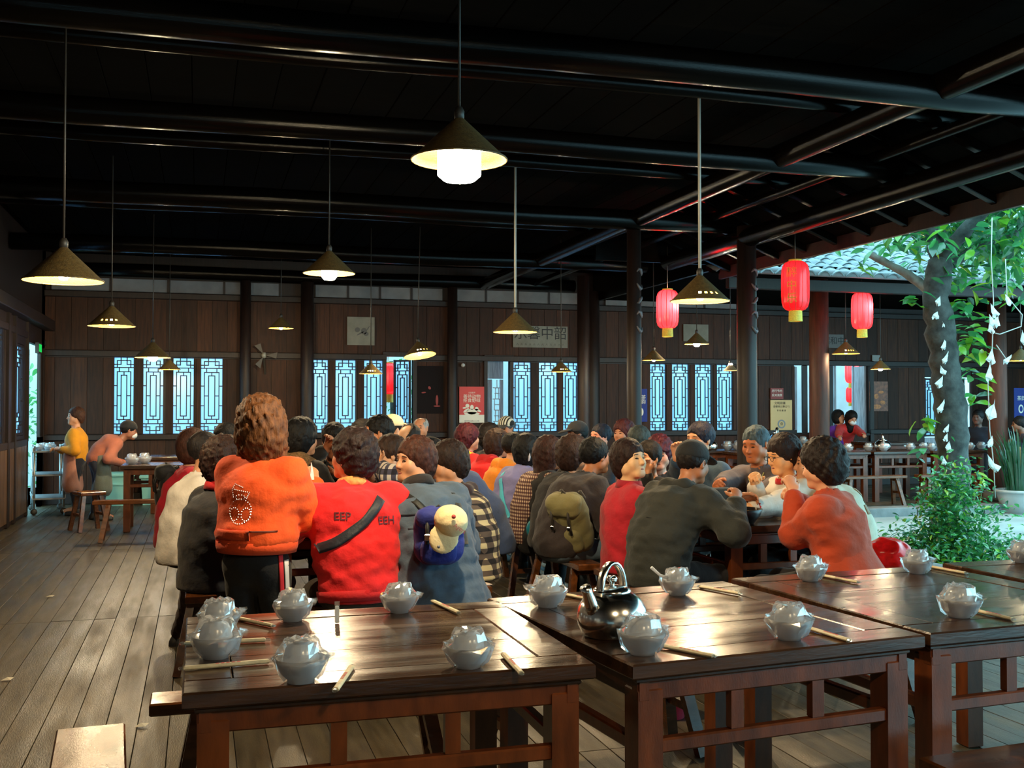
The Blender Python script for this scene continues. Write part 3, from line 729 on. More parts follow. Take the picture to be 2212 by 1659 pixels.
# right-hand doorway to a second yard, its leaves standing open
d3 = empty('door_3', (xw(1797), WY, 0)); tag(d3, kind='structure')
w3 = xw(1877)-xw(1797)
m = MB(); m.box((-0.04, 0.02, 1.2), (0.08, 0.14, 2.4), ch=0.006); m.box((w3+0.04, 0.02, 1.2), (0.08, 0.14, 2.4), ch=0.006); m.box((w3/2, 0.02, 2.36), (w3+0.16, 0.14, 0.08), ch=0.006); m.box((w3/2, 0.02, 0.98), (w3, 0.12, 0.05), ch=0.006)
m.build('door_frame', WOOD_POST, d3)
for q, (xx, ww, rz) in enumerate(((0.17, 0.26, 78), (w3-0.06, 0.34, -80))):
    lf = inst('door_leaf', MB().box((0, 0, 1.05), (ww, 0.04, 0.12), ch=0.006).mesh('door_leaf', SKYWOOD), d3, (xx, 0.24, 0), (0, 0, R(rz)))
    MB().box((0, 0, 1.7), (ww-0.06, 0.02, 1.2)).build('door_panel', SKYWOOD, lf)
    for sx in (-1, 1): MB().box((sx*(ww/2-0.02), 0, 1.7), (0.04, 0.05, 1.3), ch=0.004).build('stile', SKYWOOD, lf)
# window 5: a narrow casement standing ajar, its edge lit from outside
w5 = empty('window_5', (xw(1717), WY, 1.66)); tag(w5, kind='structure')
MB().box((0.10, 0.10, 0), (0.12, 0.05, 1.24), ch=0.006).build('casement', SKYWOOD, w5).rotation_euler = (0, 0, R(20))
MB().box((0.24, 0.05, 0), (0.10, 0.05, 1.28), ch=0.006).build('casement', WOOD_POST, w5)
# door 4 behind the tree: pale lattice leaves
d4 = empty('door_4', (xw(1998), WY, 0)); tag(d4, kind='structure')
for q in range(2):
    lf = inst('door_leaf', MB().box((0, 0, 0.45), (0.40, 0.04, 0.9), ch=0.006).mesh('door_leaf', SKYWOOD), d4, (0.22+q*0.55, 0.06, 0))
    sash(lf, 0, 0, 1.5, 0.34, 1.1)
# -- left wall, seen along its length
yl = lambda px: (lambda d: d.y*LX/d.x)(ray(px, 880))
lw = MB(); LY0 = 9.0; o1, o2 = yl(60), yl(98); v0, v1 = yl(-60), yl(12); q0, q1 = yl(36), yl(55)
lops = [(v0, v1, 1.02, 2.55), (q0, q1, 1.12, 2.35), (o1, o2, 0.0, 2.42), (o2+0.12, WY-0.35, 1.05, 2.4)]
y = LY0
for a, b, z0, z1 in sorted(lops):
    if a > y: lw.box((LX-0.05, (y+a)/2, 2.0), (0.06, a-y, 4.0))
    if z0 > 0: lw.box((LX-0.05, (a+b)/2, z0/2), (0.06, b-a, z0))
    lw.box((LX-0.05, (a+b)/2, (z1+4.0)/2), (0.06, b-a, 4.0-z1)); y = b
lw.box((LX-0.05, (y+WY)/2, 2.0), (0.06, WY-y, 4.0)); lw.box((LX-0.05, 3, 2.0), (0.06, 12, 4.0))
wl = lw.build('wall_left', WOOD_POST); tag(wl, kind='structure')
LIGHTW = simple('brown_wainscot_board', (0.085, 0.042, 0.020), 0.45, var=0.4, vscale=6, stretch=(5, 5, 0.6), randv=0.25)
y = LY0
while y < WY-0.1:
    e = min(y+0.26, WY)
    if not (e > o1 and y < o2): MB().box((LX-0.008, (y+e)/2, 0.53), (0.024, e-y-0.008, 0.94), ch=0.004).build('wall_plank', LIGHTW, wl)
    y = e
for i, z in enumerate((1.02, 2.5)):
    m = MB(); m.box((LX-0.02, (LY0+o1)/2, z), (0.06, o1-LY0, 0.09), ch=0.006); m.box((LX-0.03, (o2+WY)/2, z), (0.06, WY-o2, 0.09), ch=0.006)
    o = m.build('trim_%d' % (10+i), WOOD_POST); tag(o, kind='structure')
o = MB().box((LX+0.05, (LY0+WY)/2, 2.76), (0.16, WY-LY0, 0.16), ch=0.01).build('trim_12', WOOD_POST); tag(o, kind='structure')
for i, (yy, t) in enumerate(((yl(18), 0.22), (yl(32), 0.14), (o1-0.05, 0.08), (o2+0.06, 0.08))):
    o = MB().box((LX-0.035, yy, 1.4), (0.10, t*0.7, 2.8), ch=0.01).build('trim_%d' % (13+i), WOOD_POST); tag(o, kind='structure')
for i, (a, b, z0, z1) in enumerate((lops[0], lops[1], lops[3])):
    wo = empty('window_%d' % (6+i), (LX-0.05, (a+b)/2, (z0+z1)/2)); tag(wo, kind='structure')
    nn = max(1, round((b-a)/0.5))
    for k in range(nn): sash(wo, 0, (k+0.5-nn/2)*(b-a)/nn, 0, (b-a)/nn-0.08, z1-z0-0.06, R(90))
d5 = empty('door_5', (LX, o2, 0)); tag(d5, kind='structure')
for k, yy in enumerate((o1+0.04, o2-0.04)): MB().box((-0.05, yy-o2, 1.21), (0.08, 0.07, 2.42), ch=0.006).build('jamb', WOOD_POST, d5)
lf = inst('door_leaf', MB().box((0, 0, 1.05), (0.20, 0.04, 0.12), ch=0.006).mesh('door_leaf', WOOD_POST), d5, (-0.30, -0.25, 0), (0, 0, R(14)))
sash(lf, 0, 0, 1.74, 0.15, 1.22)
# -- the rest of the shell, and posts
o = MB().box((2.0, -3.0, 2.0), (9.0, 0.1, 4.4)).build('wall_front', WOOD_POST); tag(o, kind='structure')
def post(name, x, y, r_, z0, z1, mat=WOOD_POST, base=True):
    m = MB(); m.lathe([(r_*1.02, z0), (r_, z0+0.6), (r_*0.98, (z0+z1)/2), (r_*0.93, z1)], 20, close=True)
    o = m.build(name, mat, None, True, (x, y, 0)); tag(o, kind='structure')
    if base: MB().lathe([(r_*1.3, 0), (r_*1.55, 0.05), (r_*1.5, 0.12), (r_*1.2, 0.16)], 20, close=True).build('post_base', STONE, o, True)
    return o
POSTR = simple('red_brown_post_wood', (0.055, 0.018, 0.010), 0.6, spec=0.3, var=0.35, vscale=6, stretch=(5, 5, 0.5))
p1 = post('column_1', 5.95, 10.8, 0.115, 0, 3.55); p2 = post('column_2', 4.70, 11.1, 0.085, 0, 3.55); p3 = post('column_3', 5.75, 15.6, 0.10, 0, 3.55)
p4 = post('column_4', 1.70, 17.65, 0.11, 0, 3.55); p5 = post('column_5', 6.68, 17.65, 0.13, 0, 3.55); p6 = post('column_6', 4.15, 17.7, 0.09, 0, 3.55)
p7 = post('column_7', 8.95, 14.05, 0.15, 0, 3.5, POSTR); p8 = post('column_8', 12.35, 14.25, 0.15, 0, 3.5, POSTR); p9 = post('column_9', 0.72, 17.7, 0.09, 0, 3.55)
# grey wavy bands round the upper part of the two courtyard columns
BR = simple('mottled_grey_band', (0.10, 0.09, 0.10), 0.5, var=0.3, vscale=10)
for pp, rr in ((p1, 0.115), (p2, 0.085)):
    for k in range(5):
        z = 3.02-k*0.16; m = MB()
        m.tube([(rr*math.sin(t), -rr*math.cos(t), z+0.035*math.sin(t*4+k*2.1)) for t in (0.0, 0.3, 0.6, 0.9, 1.2)], [0.006, 0.016, 0.022, 0.016, 0.006], 6)
        m.build('wavy_band', BR, pp, True)
# ceiling: boards on rafters, tie beams across, purlins along the eave
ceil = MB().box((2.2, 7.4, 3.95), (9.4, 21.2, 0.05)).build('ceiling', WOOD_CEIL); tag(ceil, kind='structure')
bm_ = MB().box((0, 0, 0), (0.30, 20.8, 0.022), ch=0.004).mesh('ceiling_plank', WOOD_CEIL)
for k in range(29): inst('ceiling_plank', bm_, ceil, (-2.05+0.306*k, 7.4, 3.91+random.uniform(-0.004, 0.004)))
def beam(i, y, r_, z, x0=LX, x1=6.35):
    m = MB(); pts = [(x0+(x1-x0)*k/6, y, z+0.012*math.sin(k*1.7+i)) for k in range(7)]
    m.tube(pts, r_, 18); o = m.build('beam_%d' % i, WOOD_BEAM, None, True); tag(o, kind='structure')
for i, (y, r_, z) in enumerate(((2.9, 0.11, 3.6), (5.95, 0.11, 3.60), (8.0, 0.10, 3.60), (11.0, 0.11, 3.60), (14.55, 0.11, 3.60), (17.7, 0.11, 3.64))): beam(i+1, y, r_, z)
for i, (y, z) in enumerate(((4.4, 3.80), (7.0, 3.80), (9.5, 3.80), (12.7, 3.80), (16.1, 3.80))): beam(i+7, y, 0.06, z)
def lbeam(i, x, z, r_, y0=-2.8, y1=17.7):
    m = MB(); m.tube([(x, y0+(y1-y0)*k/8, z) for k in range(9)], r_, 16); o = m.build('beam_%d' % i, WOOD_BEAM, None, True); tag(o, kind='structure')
lbeam(12, 4.70, 3.62, 0.10); lbeam(13, 5.95, 3.42, 0.11, -2.8, 12.9); lbeam(14, 5.6, 3.66, 0.05); lbeam(15, 6.28, 3.50, 0.05, -2.8, 12.6)
# our own eave: sloping boards, rafters, fascia and a gutter pipe held by brackets
eave = MB().box((0, 0, 0), (2.05, 15.9, 0.03)).build('roof_2', WOOD_CEIL); eave.location = (5.95, 5.0, 3.70); eave.rotation_euler = (0, R(22), 0); tag(eave, kind='structure')
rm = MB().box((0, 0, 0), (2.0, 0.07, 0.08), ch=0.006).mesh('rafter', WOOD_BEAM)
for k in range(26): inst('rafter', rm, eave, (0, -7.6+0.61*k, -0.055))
o = MB().box((6.74, 5.0, 3.31), (0.05, 15.9, 0.17), ch=0.006).build('trim_18', WOOD_POST); tag(o, kind='structure')
g_ = MB(); g_.tube([(6.93, -2.8+15.6*k/6, 3.30) for k in range(7)], 0.028, 10)
gut = g_.build('trim_19', WOOD_POST, None, True); tag(gut, kind='structure')
for k in range(9): MB().bar((6.76, 0.6+1.55*k, 3.40), (6.95, 0.6+1.55*k, 3.31), 0.10, 0.05).build('bracket', WOOD_POST, gut)
# far gallery roof with its tiles
ra = math.atan2(2.0, 4.6)
rf = MB(); rf.box((0, 0, 0), (11.0, 5.3, 0.05))
roof = rf.build('roof_1', WOOD_CEIL); roof.location = (12.1, 15.35, 4.38); roof.rotation_euler = (ra, 0, 0); tag(roof, kind='structure')
TILE = simple('pale_grey_roof_tile', (0.17, 0.20, 0.215), 0.55, var=0.3, vscale=8, randv=0.3)
def tile_mesh(n=6):
    m = MB(); vs = []
    for yy, up in ((-0.15, 0.0), (0.15, 0.022)):
        for k in range(n+1):
            t = -1+2*k/n; vs.append((t*0.105, yy, 0.062*(1-t*t)-up+0.012))
        for k in range(n+1):
            t = -1+2*k/n; vs.append((t*0.092, yy, 0.062*(1-t*t)-up-0.002))
    q = n+1
    for k in range(n): m_ = (k, k+1, 2*q+k+1, 2*q+k); m.f.append(m_); m.f.append((q+k+1, q+k, 3*q+k, 3*q+k+1)); m.f.append((k+1, k, q+k, q+k+1)); m.f.append((2*q+k, 2*q+k+1, 3*q+k+1, 3*q+k))
    m.v = vs; return m
tl = tile_mesh().mesh('roof_tile', TILE); stuff = MB(); base_t = tile_mesh(3); cnt = 0
for r_ in range(22):
    for c_ in range(50):
        x, y = -5.4+0.22*c_, -2.62+0.24*r_
        wx = 12.1+x
        if wx < 14.2 and r_ < 14 and cnt < 295 and (c_+r_*0.2) > 1.0 and wx > 7.6 and r_ % 1 == 0 and wx-7.6 < 4.8:
            inst('roof_tile', tl, roof, (x+random.uniform(-0.006, 0.006), y, 0.035+random.uniform(0, 0.006)), (0, 0, random.uniform(-0.03, 0.03))); cnt += 1
        else:
            n0 = len(stuff.v); stuff.v += [(vx+x, vy+y, vz+0.035) for vx, vy, vz in base_t.v]; stuff.f += [tuple(i+n0 for i in f) for f in base_t.f]
o = stuff.build('roof_tile_field', TILE, roof, True); tag(o, kind='stuff')
o = MB().tube([(6.9, 12.85, 3.36), (9.6, 12.85, 3.35), (17.5, 12.85, 3.33)], 0.055, 10).build('trim_20', simple('pale_gutter', (0.22, 0.24, 0.26), 0.4), None, True); tag(o, kind='structure')
o = MB().box((12.2, 13.05, 3.20), (10.6, 0.10, 0.16), ch=0.01).build('beam_18', WOOD_POST); tag(o, kind='structure')
o = MB().box((12.2, 15.5, 3.45), (10.6, 4.9, 0.05)).build('ceiling.001', WOOD_CEIL); tag(o, kind='structure')
o = MB().box((17.6, 15.8, 1.8), (0.08, 4.2, 3.6)).build('wall_right', WOOD_POST); tag(o, kind='structure')
o = MB().box((6.80, 15.4, 3.72), (0.06, 5.0, 0.66)).build('trim_21', WOOD_BEAM); tag(o, kind='structure')
o = MB().box((5.9, 12.97, 3.72), (1.9, 0.05, 0.60)).build('trim_22', WOOD_BEAM); tag(o, kind='structure')
# yard walls beyond the windows and doors
o = MB().box((6, 21.8, 1.4), (34, 0.2, 2.8)).build('wall_yard', simple('pale_yard_wall', (0.62, 0.66, 0.68), 0.9, var=0.2, vscale=1)); tag(o, kind='structure')
# ------------------------------------------------------------------ tables and benches
TABLES = {}
def make_table(w_, d_, h_, name='dining_table'):
    key = (w_, d_, h_)
    if key in TABLES: return copy_tree(TABLES[key])
    t = empty(name, (0, 0, 0)); fw = 0.125; tt = 0.042
    for sy in (-1, 1): MB().box((0, 0, 0), (w_, fw, tt), ch=0.005).build('frame_board', WOOD_TOP, t, loc=(0, sy*(d_/2-fw/2), h_-tt/2))
    for sx in (-1, 1): MB().box((0, 0, 0), (fw-0.002, d_-2*fw-0.003, tt), ch=0.004).build('frame_board', WOOD_TOP, t, loc=(sx*(w_/2-fw/2), 0, h_-tt/2))
    n = 3; pw_ = (d_-2*fw-0.008)/n
    for k in range(n): MB().box((0, 0, 0), (w_-2*fw-0.004, pw_-0.0012, 0.026), ch=0.0012).build('panel_board', WOOD_TOP, t, loc=(0, -d_/2+fw+0.004+pw_*(k+0.5), h_-0.0140-random.uniform(0, 0.0006)))
    m = MB(); m.box((0, 0, h_-tt-0.016), (w_-0.09, d_-0.09, 0.032)); m.build('waist', WOOD_LEG, t)
    a0 = h_-0.115; ll = 0.078
    for sy in (-1, 1):
        m = MB(); m.box((0, 0, 0), (w_-0.07, 0.03, 0.058), ch=0.004); m.box((0, sy*0.012, 0.030), (w_-0.06, 0.02, 0.016), ch=0.005); m.build('apron', WOOD_LEG, t, loc=(0, sy*(d_/2-0.055), a0+0.03))
        MB().box((0, 0, 0), (w_-0.19, 0.034, 0.040), ch=0.005).build('lower_rail', WOOD_LEG, t, loc=(0, sy*(d_/2-0.06), h_-0.245))
        for px_ in (-0.14, 0.14): MB().box((0, 0, 0), (0.042, 0.028, h_*0+0.115), ch=0.003).build('strut', WOOD_LEG, t, loc=(px_*w_, sy*(d_/2-0.06), h_-0.168))
    for sx in (-1, 1):
        m = MB(); m.box((0, 0, 0), (0.03, d_-0.07, 0.058), ch=0.004); m.build('apron', WOOD_LEG, t, loc=(sx*(w_/2-0.055), 0, a0+0.03))
        MB().box((0, 0, 0), (0.034, d_-0.19, 0.040), ch=0.005).build('lower_rail', WOOD_LEG, t, loc=(sx*(w_/2-0.06), 0, h_-0.245))
        for sy in (-1, 1): MB().box((0, 0, 0), (ll, ll, h_-0.08), ch=0.006).build('leg', WOOD_LEG, t, loc=(sx*(w_/2-0.075), sy*(d_/2-0.075), (h_-0.08)/2))
    TABLES[key] = t; return t
BENCHES = {}
def make_bench(L, W_=0.17, h_=0.46):
    key = (L, W_, h_)
    if key in BENCHES: return copy_tree(BENCHES[key])
    b = empty('bench', (0, 0, 0))
    MB().box((0, 0, 0), (W_, L, 0.045), ch=0.006).build('seat', WOOD_BENCH, b, loc=(0, 0, h_-0.0225))
    for sy in (-1, 1):
        for sx in (-1, 1):
            MB().bar((sx*(W_/2-0.035), sy*(L/2-0.17), h_-0.04), (sx*(W_/2+0.045), sy*(L/2-0.09), 0), 0.042, 0.05, (0, 1, 0)).build('leg', WOOD_BENCH, b)
        MB().bar((-W_/2-0.0, sy*(L/2-0.125), 0.2), (W_/2+0.0, sy*(L/2-0.125), 0.2), 0.03, 0.035).build('stretcher', WOOD_BENCH, b)
        MB().box((0, sy*(L/2-0.155), h_-0.065), (W_-0.01, 0.03, 0.05)).build('stretcher', WOOD_BENCH, b)
    BENCHES[key] = b; return b
def put(o, x, y, rz, label, cat, group=None, z=0.0):
    o.location = (x, y, z); o.rotation_euler = (0, 0, R(rz)); tag(o, label, cat, group); return o
GT = 'square wooden dining tables'
put(make_table(1.08, 0.99, 0.80), 0.505, 3.235, 0, 'dark lacquered square table at front left, its chopsticks overhanging the left edge', 'table', GT)
put(make_table(1.02, 1.10, 0.80), 1.585, 3.295, 6, 'dark lacquered square table with the steel kettle standing on it', 'table', GT)
put(make_table(1.03, 1.14, 0.80), 2.655, 3.42, 4, 'dark lacquered square table shining violet, to the right of the kettle table', 'table', GT)
put(make_table(1.02, 1.02, 0.80), 3.73, 3.56, 0, 'dark lacquered square table cut off by the right edge, beside the green shrub', 'table', GT)
A = [('wooden table of the left party, in front of the standing orange jacket woman', 0.80, 6.62), ('wooden table of the left party behind the seated red jacket woman', 0.80, 7.55), ('wooden table at the far end of the left party', 0.80, 8.48)]
for l, x, y in A: put(make_table(0.80, 0.92, 0.80), x, y, 0, l, 'table', GT)
B = [('wooden table with dishes between the black capped man and the rust coat woman', 3.34, 6.10), ('wooden table of the right party behind the crimson cardigan woman', 3.32, 7.03), ('wooden table of the right party beside the khaki rucksack', 3.30, 7.96), ('wooden table of the right party beside the lavender jacket', 3.28, 8.89), ('wooden table at the far end of the right party', 3.28, 9.82)]
for l, x, y in B: put(make_table(0.72, 0.92, 0.80), x, y, 0, l, 'table', GT)
GB = 'long wooden benches'
put(make_bench(1.30, 0.21), -0.285, 3.10, 4, 'red brown bench end in the bottom left corner, shining under a lamp', 'bench', GB)
put(make_bench(1.16), 0.42, 4.04, 90, 'bench tucked behind the nearest table, its pale end jutting out on the left', 'bench', GB)
put(make_bench(1.10), 1.62, 4.28, 96, 'bench behind the kettle table', 'bench', GB)
put(make_bench(1.10, 0.20), 2.62, 2.66, 94, 'bench in the bottom right corner in front of the violet shining table', 'bench', GB)
put(make_bench(1.10), 2.85, 4.45, 92, 'bench behind the violet shining table', 'bench', GB)
put(make_bench(1.25), 0.90, 5.72, 86, 'bench under the red jacket woman and the denim coat woman', 'bench', GB)
put(make_bench(1.20), 0.02, 6.75, 0, 'bench under the navy vest woman', 'bench', GB)
put(make_bench(1.20), 0.02, 8.05, 0, 'bench under the white jacket woman', 'bench', GB)
put(make_bench(1.25), 1.56, 6.62, 0, 'bench under the checked shirt woman, a red and white paper on its end', 'bench', GB)
put(make_bench(1.25), 1.56, 7.95, 0, 'bench under the man in the blue sweatshirt', 'bench', GB)
put(make_bench(1.10), 2.55, 5.95, 0, 'bench under the black capped man and the crimson cardigan woman', 'bench', GB)
put(make_bench(1.10), 2.50, 7.20, 0, 'bench under the man with the khaki rucksack', 'bench', GB)
put(make_bench(1.20), 2.50, 8.60, 0, 'bench under the lavender jacket woman', 'bench', GB)
put(make_bench(1.20), 2.52, 9.95, 0, 'bench under the red hooded jacket at the far end of the right party', 'bench', GB)
put(make_bench(1.10), 3.45, 5.30, 90, 'bench under the rust coat woman', 'bench', GB)
put(make_bench(1.20), 3.92, 6.45, 0, 'bench under the woman in white sleeves and the man in grey', 'bench', GB)
put(make_bench(1.20), 3.88, 7.95, 0, 'bench across the right party, under the maroon haired woman', 'bench', GB)
# back left corner
put(make_table(0.95, 0.80, 0.80), -0.42, 13.95, 0, 'wooden table with two wrapped settings in the back left corner', 'table', GT)
put(make_table(0.95, 0.80, 0.80), -0.20, 16.2, 0, 'bare wooden table under the leftmost lattice window', 'table', GT)
put(make_bench(1.15), -0.55, 12.75, 90, 'bench in front of the back left corner table', 'bench', GB)
# a square stool near the trolley
st = empty('stool', (0, 0, 0)); MB().box((0, 0, 0.455), (0.30, 0.30, 0.045), ch=0.008).build('seat', WOOD_BENCH, st)
for sx in (-1, 1):
    for sy in (-1, 1): MB().bar((sx*0.10, sy*0.10, 0.44), (sx*0.17, sy*0.17, 0), 0.045, 0.045, (0, 1, 0)).build('leg', WOOD_BENCH, st)
    MB().bar((sx*0.14, -0.14, 0.2), (sx*0.14, 0.14, 0.2), 0.03, 0.03).build('stretcher', WOOD_BENCH, st)
p = atZ(192, 1146, 0); put(st, p.x, p.y, 25, 'square wooden stool with four splayed legs by the trolley', 'stool')
# far tables along the wall and across the courtyard
FARY = 14.95
FT = [(8.55, 'leftmost table of the far row across the courtyard, half behind the rust coat woman'), (9.65, 'second table from the left in the far row across the courtyard'), (10.75, 'table in the far row left of the tree trunk'), (11.85, 'table in the far row right of the tree trunk')]
for x, l in FT: put(make_table(1.04, 0.86, 0.80), x, FARY, 0, l, 'table', GT)
put(make_bench(1.15), 9.85, 14.05, 90, 'bench across the courtyard left of the trunk', 'bench', GB)
put(make_bench(1.15), 11.25, 14.05, 90, 'bench across the courtyard right of the trunk', 'bench', GB)
put(make_table(1.04, 0.80, 0.88), 9.95, 16.45, 0, 'back table over which the red jacket waitress leans', 'table', GT)
put(make_table(1.04, 0.80, 0.88), 11.9, 16.45, 0, 'back table behind the tree trunk', 'table', GT)
put(make_table(1.00, 0.80, 0.80), 8.15, 15.9, 0, 'table under the right lattice windows holding white bundles', 'table', GT)
put(make_table(0.80, 0.92, 0.80), 4.75, 14.4, 0, 'wooden table at the back with a shiny kettle, under the striped cap man', 'table', GT)
# ------------------------------------------------------------------ tableware
PORC = translucent('white_translucent_porcelain', (0.92, 0.94, 0.98), 0.10, 0.55)
WRAP = film('clear_shrink_wrap', 0.72, rough=0.05, white=0.07)
CREAM = simple('cream_paper_sleeve', (0.62, 0.52, 0.33), 0.6, var=0.15, vscale=60)
REDP = simple('red_printing', (0.5, 0.05, 0.04), 0.6)
SET = None
def bowl_set(seed):
    """one shrink-wrapped setting: bowl, upturned cup and the crumpled film round them"""
    rs = random.Random(seed); t = empty('tableware_set', (0, 0, 0))
    MB().lathe([(0.0, 0.004), (0.026, 0.004), (0.028, 0.0), (0.031, 0.0), (0.031, 0.006), (0.046, 0.022), (0.056, 0.044), (0.0585, 0.055), (0.0555, 0.055), (0.043, 0.024), (0.028, 0.011), (0.0, 0.010)], 20).build('bowl', PORC, t, True)
    MB().lathe([(0.041, 0.050), (0.041, 0.054), (0.036, 0.074), (0.029, 0.086), (0.019, 0.088), (0.018, 0.092), (0.016, 0.092), (0.015, 0.087), (0.0, 0.086)], 18).build('cup', PORC, t, True)
    n = 18; ph = [rs.uniform(-1, 1) for _ in range(200)]
    def fn(r_, z_, a):
        k = int(round(a/(2*math.pi)*n)) % n; q = ph[(k*7+int(z_*1000)*3) % 200]
        return r_*(1+0.085*q)+0.003, max(0.001, z_+0.005*ph[(k*5+int(z_*1000)) % 200]*(z_ > 0.01))
    m = MB(); m.lathe([(0.034, 0.0015), (0.050, 0.020), (0.062, 0.050), (0.064, 0.058), (0.055, 0.062), (0.046, 0.072), (0.040, 0.090), (0.033, 0.099), (0.016, 0.097), (0.0, 0.096)], n, fn=fn); m.build('film_wrap', WRAP, t)
    m = MB(); a0 = rs.uniform(-0.3, 0.3)
    for q in range(4):
        a = a0+(q-1.5)*0.16; c, s_ = math.cos(a), math.sin(a)
        m.add([(0.058*c, 0.058*s_, 0.050), (0.074*c, 0.074*s_, 0.054+0.008*ph[q]), (0.083*c, 0.083*s_-0.004, 0.066+0.006*ph[q+9]), (0.060*c, 0.060*s_, 0.068)], [(0, 1, 2, 3)])
        b = a+0.10; m.add([(0.058*c, 0.058*s_, 0.052), (0.080*math.cos(b), 0.080*math.sin(b), 0.062), (0.058*c, 0.058*s_, 0.070)], [(0, 1, 2)])
    m.build('film_tail', WRAP, t)
    m = MB(); m.box((0.0, -0.0645, 0.052), (0.030, 0.001, 0.008)); return t
protos = [bowl_set(s_) for s_ in (1, 2, 3, 4)]; used = [False]*4
GS = 'shrink wrapped table settings'
def setting(p, rz, label, i=[0], scale=1.0, z=None, group=GS):
    k = i[0] % 4; i[0] += 1
    o = protos[k] if not used[k] else copy_tree(protos[k]); used[k] = True
    o.location = p; o.rotation_euler = (0, 0, R(rz)); o.scale = (scale,)*3; tag(o, label, 'tableware', group); return o
near = [(473, 1366, 20, 'wrapped bowl set at the far left corner of the nearest table, behind another set', 1.05), (466, 1420, 10, 'wrapped bowl set on the left edge of the nearest table, across a chopstick sleeve', 1.12),
        (632, 1340, 5, 'wrapped bowl set on the far edge of the nearest table, left of the toothpick packet', 1.0), (863, 1322, 15, 'wrapped bowl set on the far edge of the nearest table, right of the toothpick packet', 1.0),
        (650, 1472, 0, 'wrapped bowl set on the near edge of the nearest table, left of centre', 1.12), (1012, 1441, 40, 'wrapped bowl set on the near edge of the nearest table, right of centre', 1.05),
        (1183, 1310, 160, 'wrapped bowl set at the back of the kettle table, left of the kettle', 1.08), (1463, 1284, 15, 'wrapped bowl set with a spoon handle sticking out on its left', 1.0),
        (1388, 1412, 30, 'wrapped bowl set directly in front of the steel kettle', 1.12), (1705, 1380, 20, 'wrapped bowl set at the near right corner of the kettle table', 1.10),
        (1750, 1254, 10, 'wrapped bowl set below the rust coat, on the back edge of the violet table', 1.0), (1981, 1238, 10, 'wrapped bowl set in front of the red bag and the shrub', 1.0),
        (2072, 1332, 15, 'wrapped bowl set on the near edge of the violet shining table, far right', 1.10), (2208, 1215, 0, 'wrapped bowl set cut by the right edge of the picture', 1.0)]
for px, py, rz, l, s_ in near: setting(atZ(px, py, 0.8005), rz-16, l, scale=s_)
def chop(a, b, label, z=0.8, tilt=0.0):
    a, b = Vector(a), Vector(b); d = b-a; L = min(max(d.length, 0.2), 0.262); t = empty('chopstick_sleeve', (a+b)/2, math.atan2(d.y, d.x)); t.location.z = z
    MB().box((0, 0, 0.0065), (L*0.90, 0.017, 0.011), ch=0.004).build('paper_sleeve', CREAM, t)
    for s_ in (-1, 1): MB().box((s_*L*0.47, 0, 0.0065), (L*0.06, 0.012, 0.008), ch=0.003).build('film_end', WRAP, t)
    m = MB()
    for k in range(5): m.box((-L*0.1+k*0.014, 0, 0.0124), (0.009, 0.007, 0.0006))
    m.build('red_print', REDP, t); tag(t, label, 'chopsticks', 'paper sleeved chopsticks'); return t
for (x0, y0, x1, y1, l) in [(515, 1340, 590, 1356, 'chopstick sleeve beside the far left corner bowl of the nearest table'), (388, 1395, 584, 1386, 'chopstick sleeve lying behind the left edge bowl of the nearest table'),
        (385, 1450, 592, 1432, 'chopstick sleeve jutting over the left edge of the nearest table'), (722, 1500, 762, 1442, 'pale chopstick sleeve at the near edge of the nearest table, pointing away'),
        (1086, 1416, 1128, 1462, 'pale chopstick sleeve at the near right corner of the nearest table'), (930, 1300, 996, 1330, 'pale chopstick sleeve at the far right corner of the nearest table'),
        (1225, 1289, 1290, 1302, 'chopstick sleeve running behind the kettle'), (1508, 1270, 1602, 1287, 'chopstick sleeve beside the bowl set with the spoon handle'),
        (1430, 1400, 1540, 1422, 'chopstick sleeve in front of the kettle'), (1750, 1362, 1834, 1388, 'chopstick sleeve at the near right corner of the kettle table'),
        (1775, 1246, 1858, 1262, 'chopstick sleeve at the back of the violet shining table, below the rust coat'), (2010, 1227, 2090, 1242, 'chopstick sleeve below the shrub on the violet shining table'),
        (2105, 1322, 2180, 1340, 'chopstick sleeve on the near edge of the violet shining table, far right')]:
    chop(atZ(x0, y0, 0.8), atZ(x1, y1, 0.8), l)
# toothpick packet standing on end
t = empty('toothpick_packet', atZ(728, 1346, 0.80)); MB().box((0, 0, 0.028), (0.013, 0.010, 0.056), ch=0.003).build('packet', simple('white_paper', (0.75, 0.72, 0.65), 0.6), t); MB().box((0, 0, 0.063), (0.016, 0.003, 0.014)).build('film_end', WRAP, t)
tag(t, 'small white toothpick packet standing upright on the nearest table', 'toothpicks')
# spoon handle
p = atZ(1463, 1284, 0.80); t = MB(); t.tube([(0.0, 0, 0.055), (-0.05, 0, 0.075), (-0.085, 0.0, 0.105)], [0.008, 0.005, 0.006], 8)
o = t.build('spoon', PORC, None, True, p+Vector((-0.02, 0, 0))); tag(o, 'white spoon whose handle leans out of a wrapped bowl set', 'spoon')
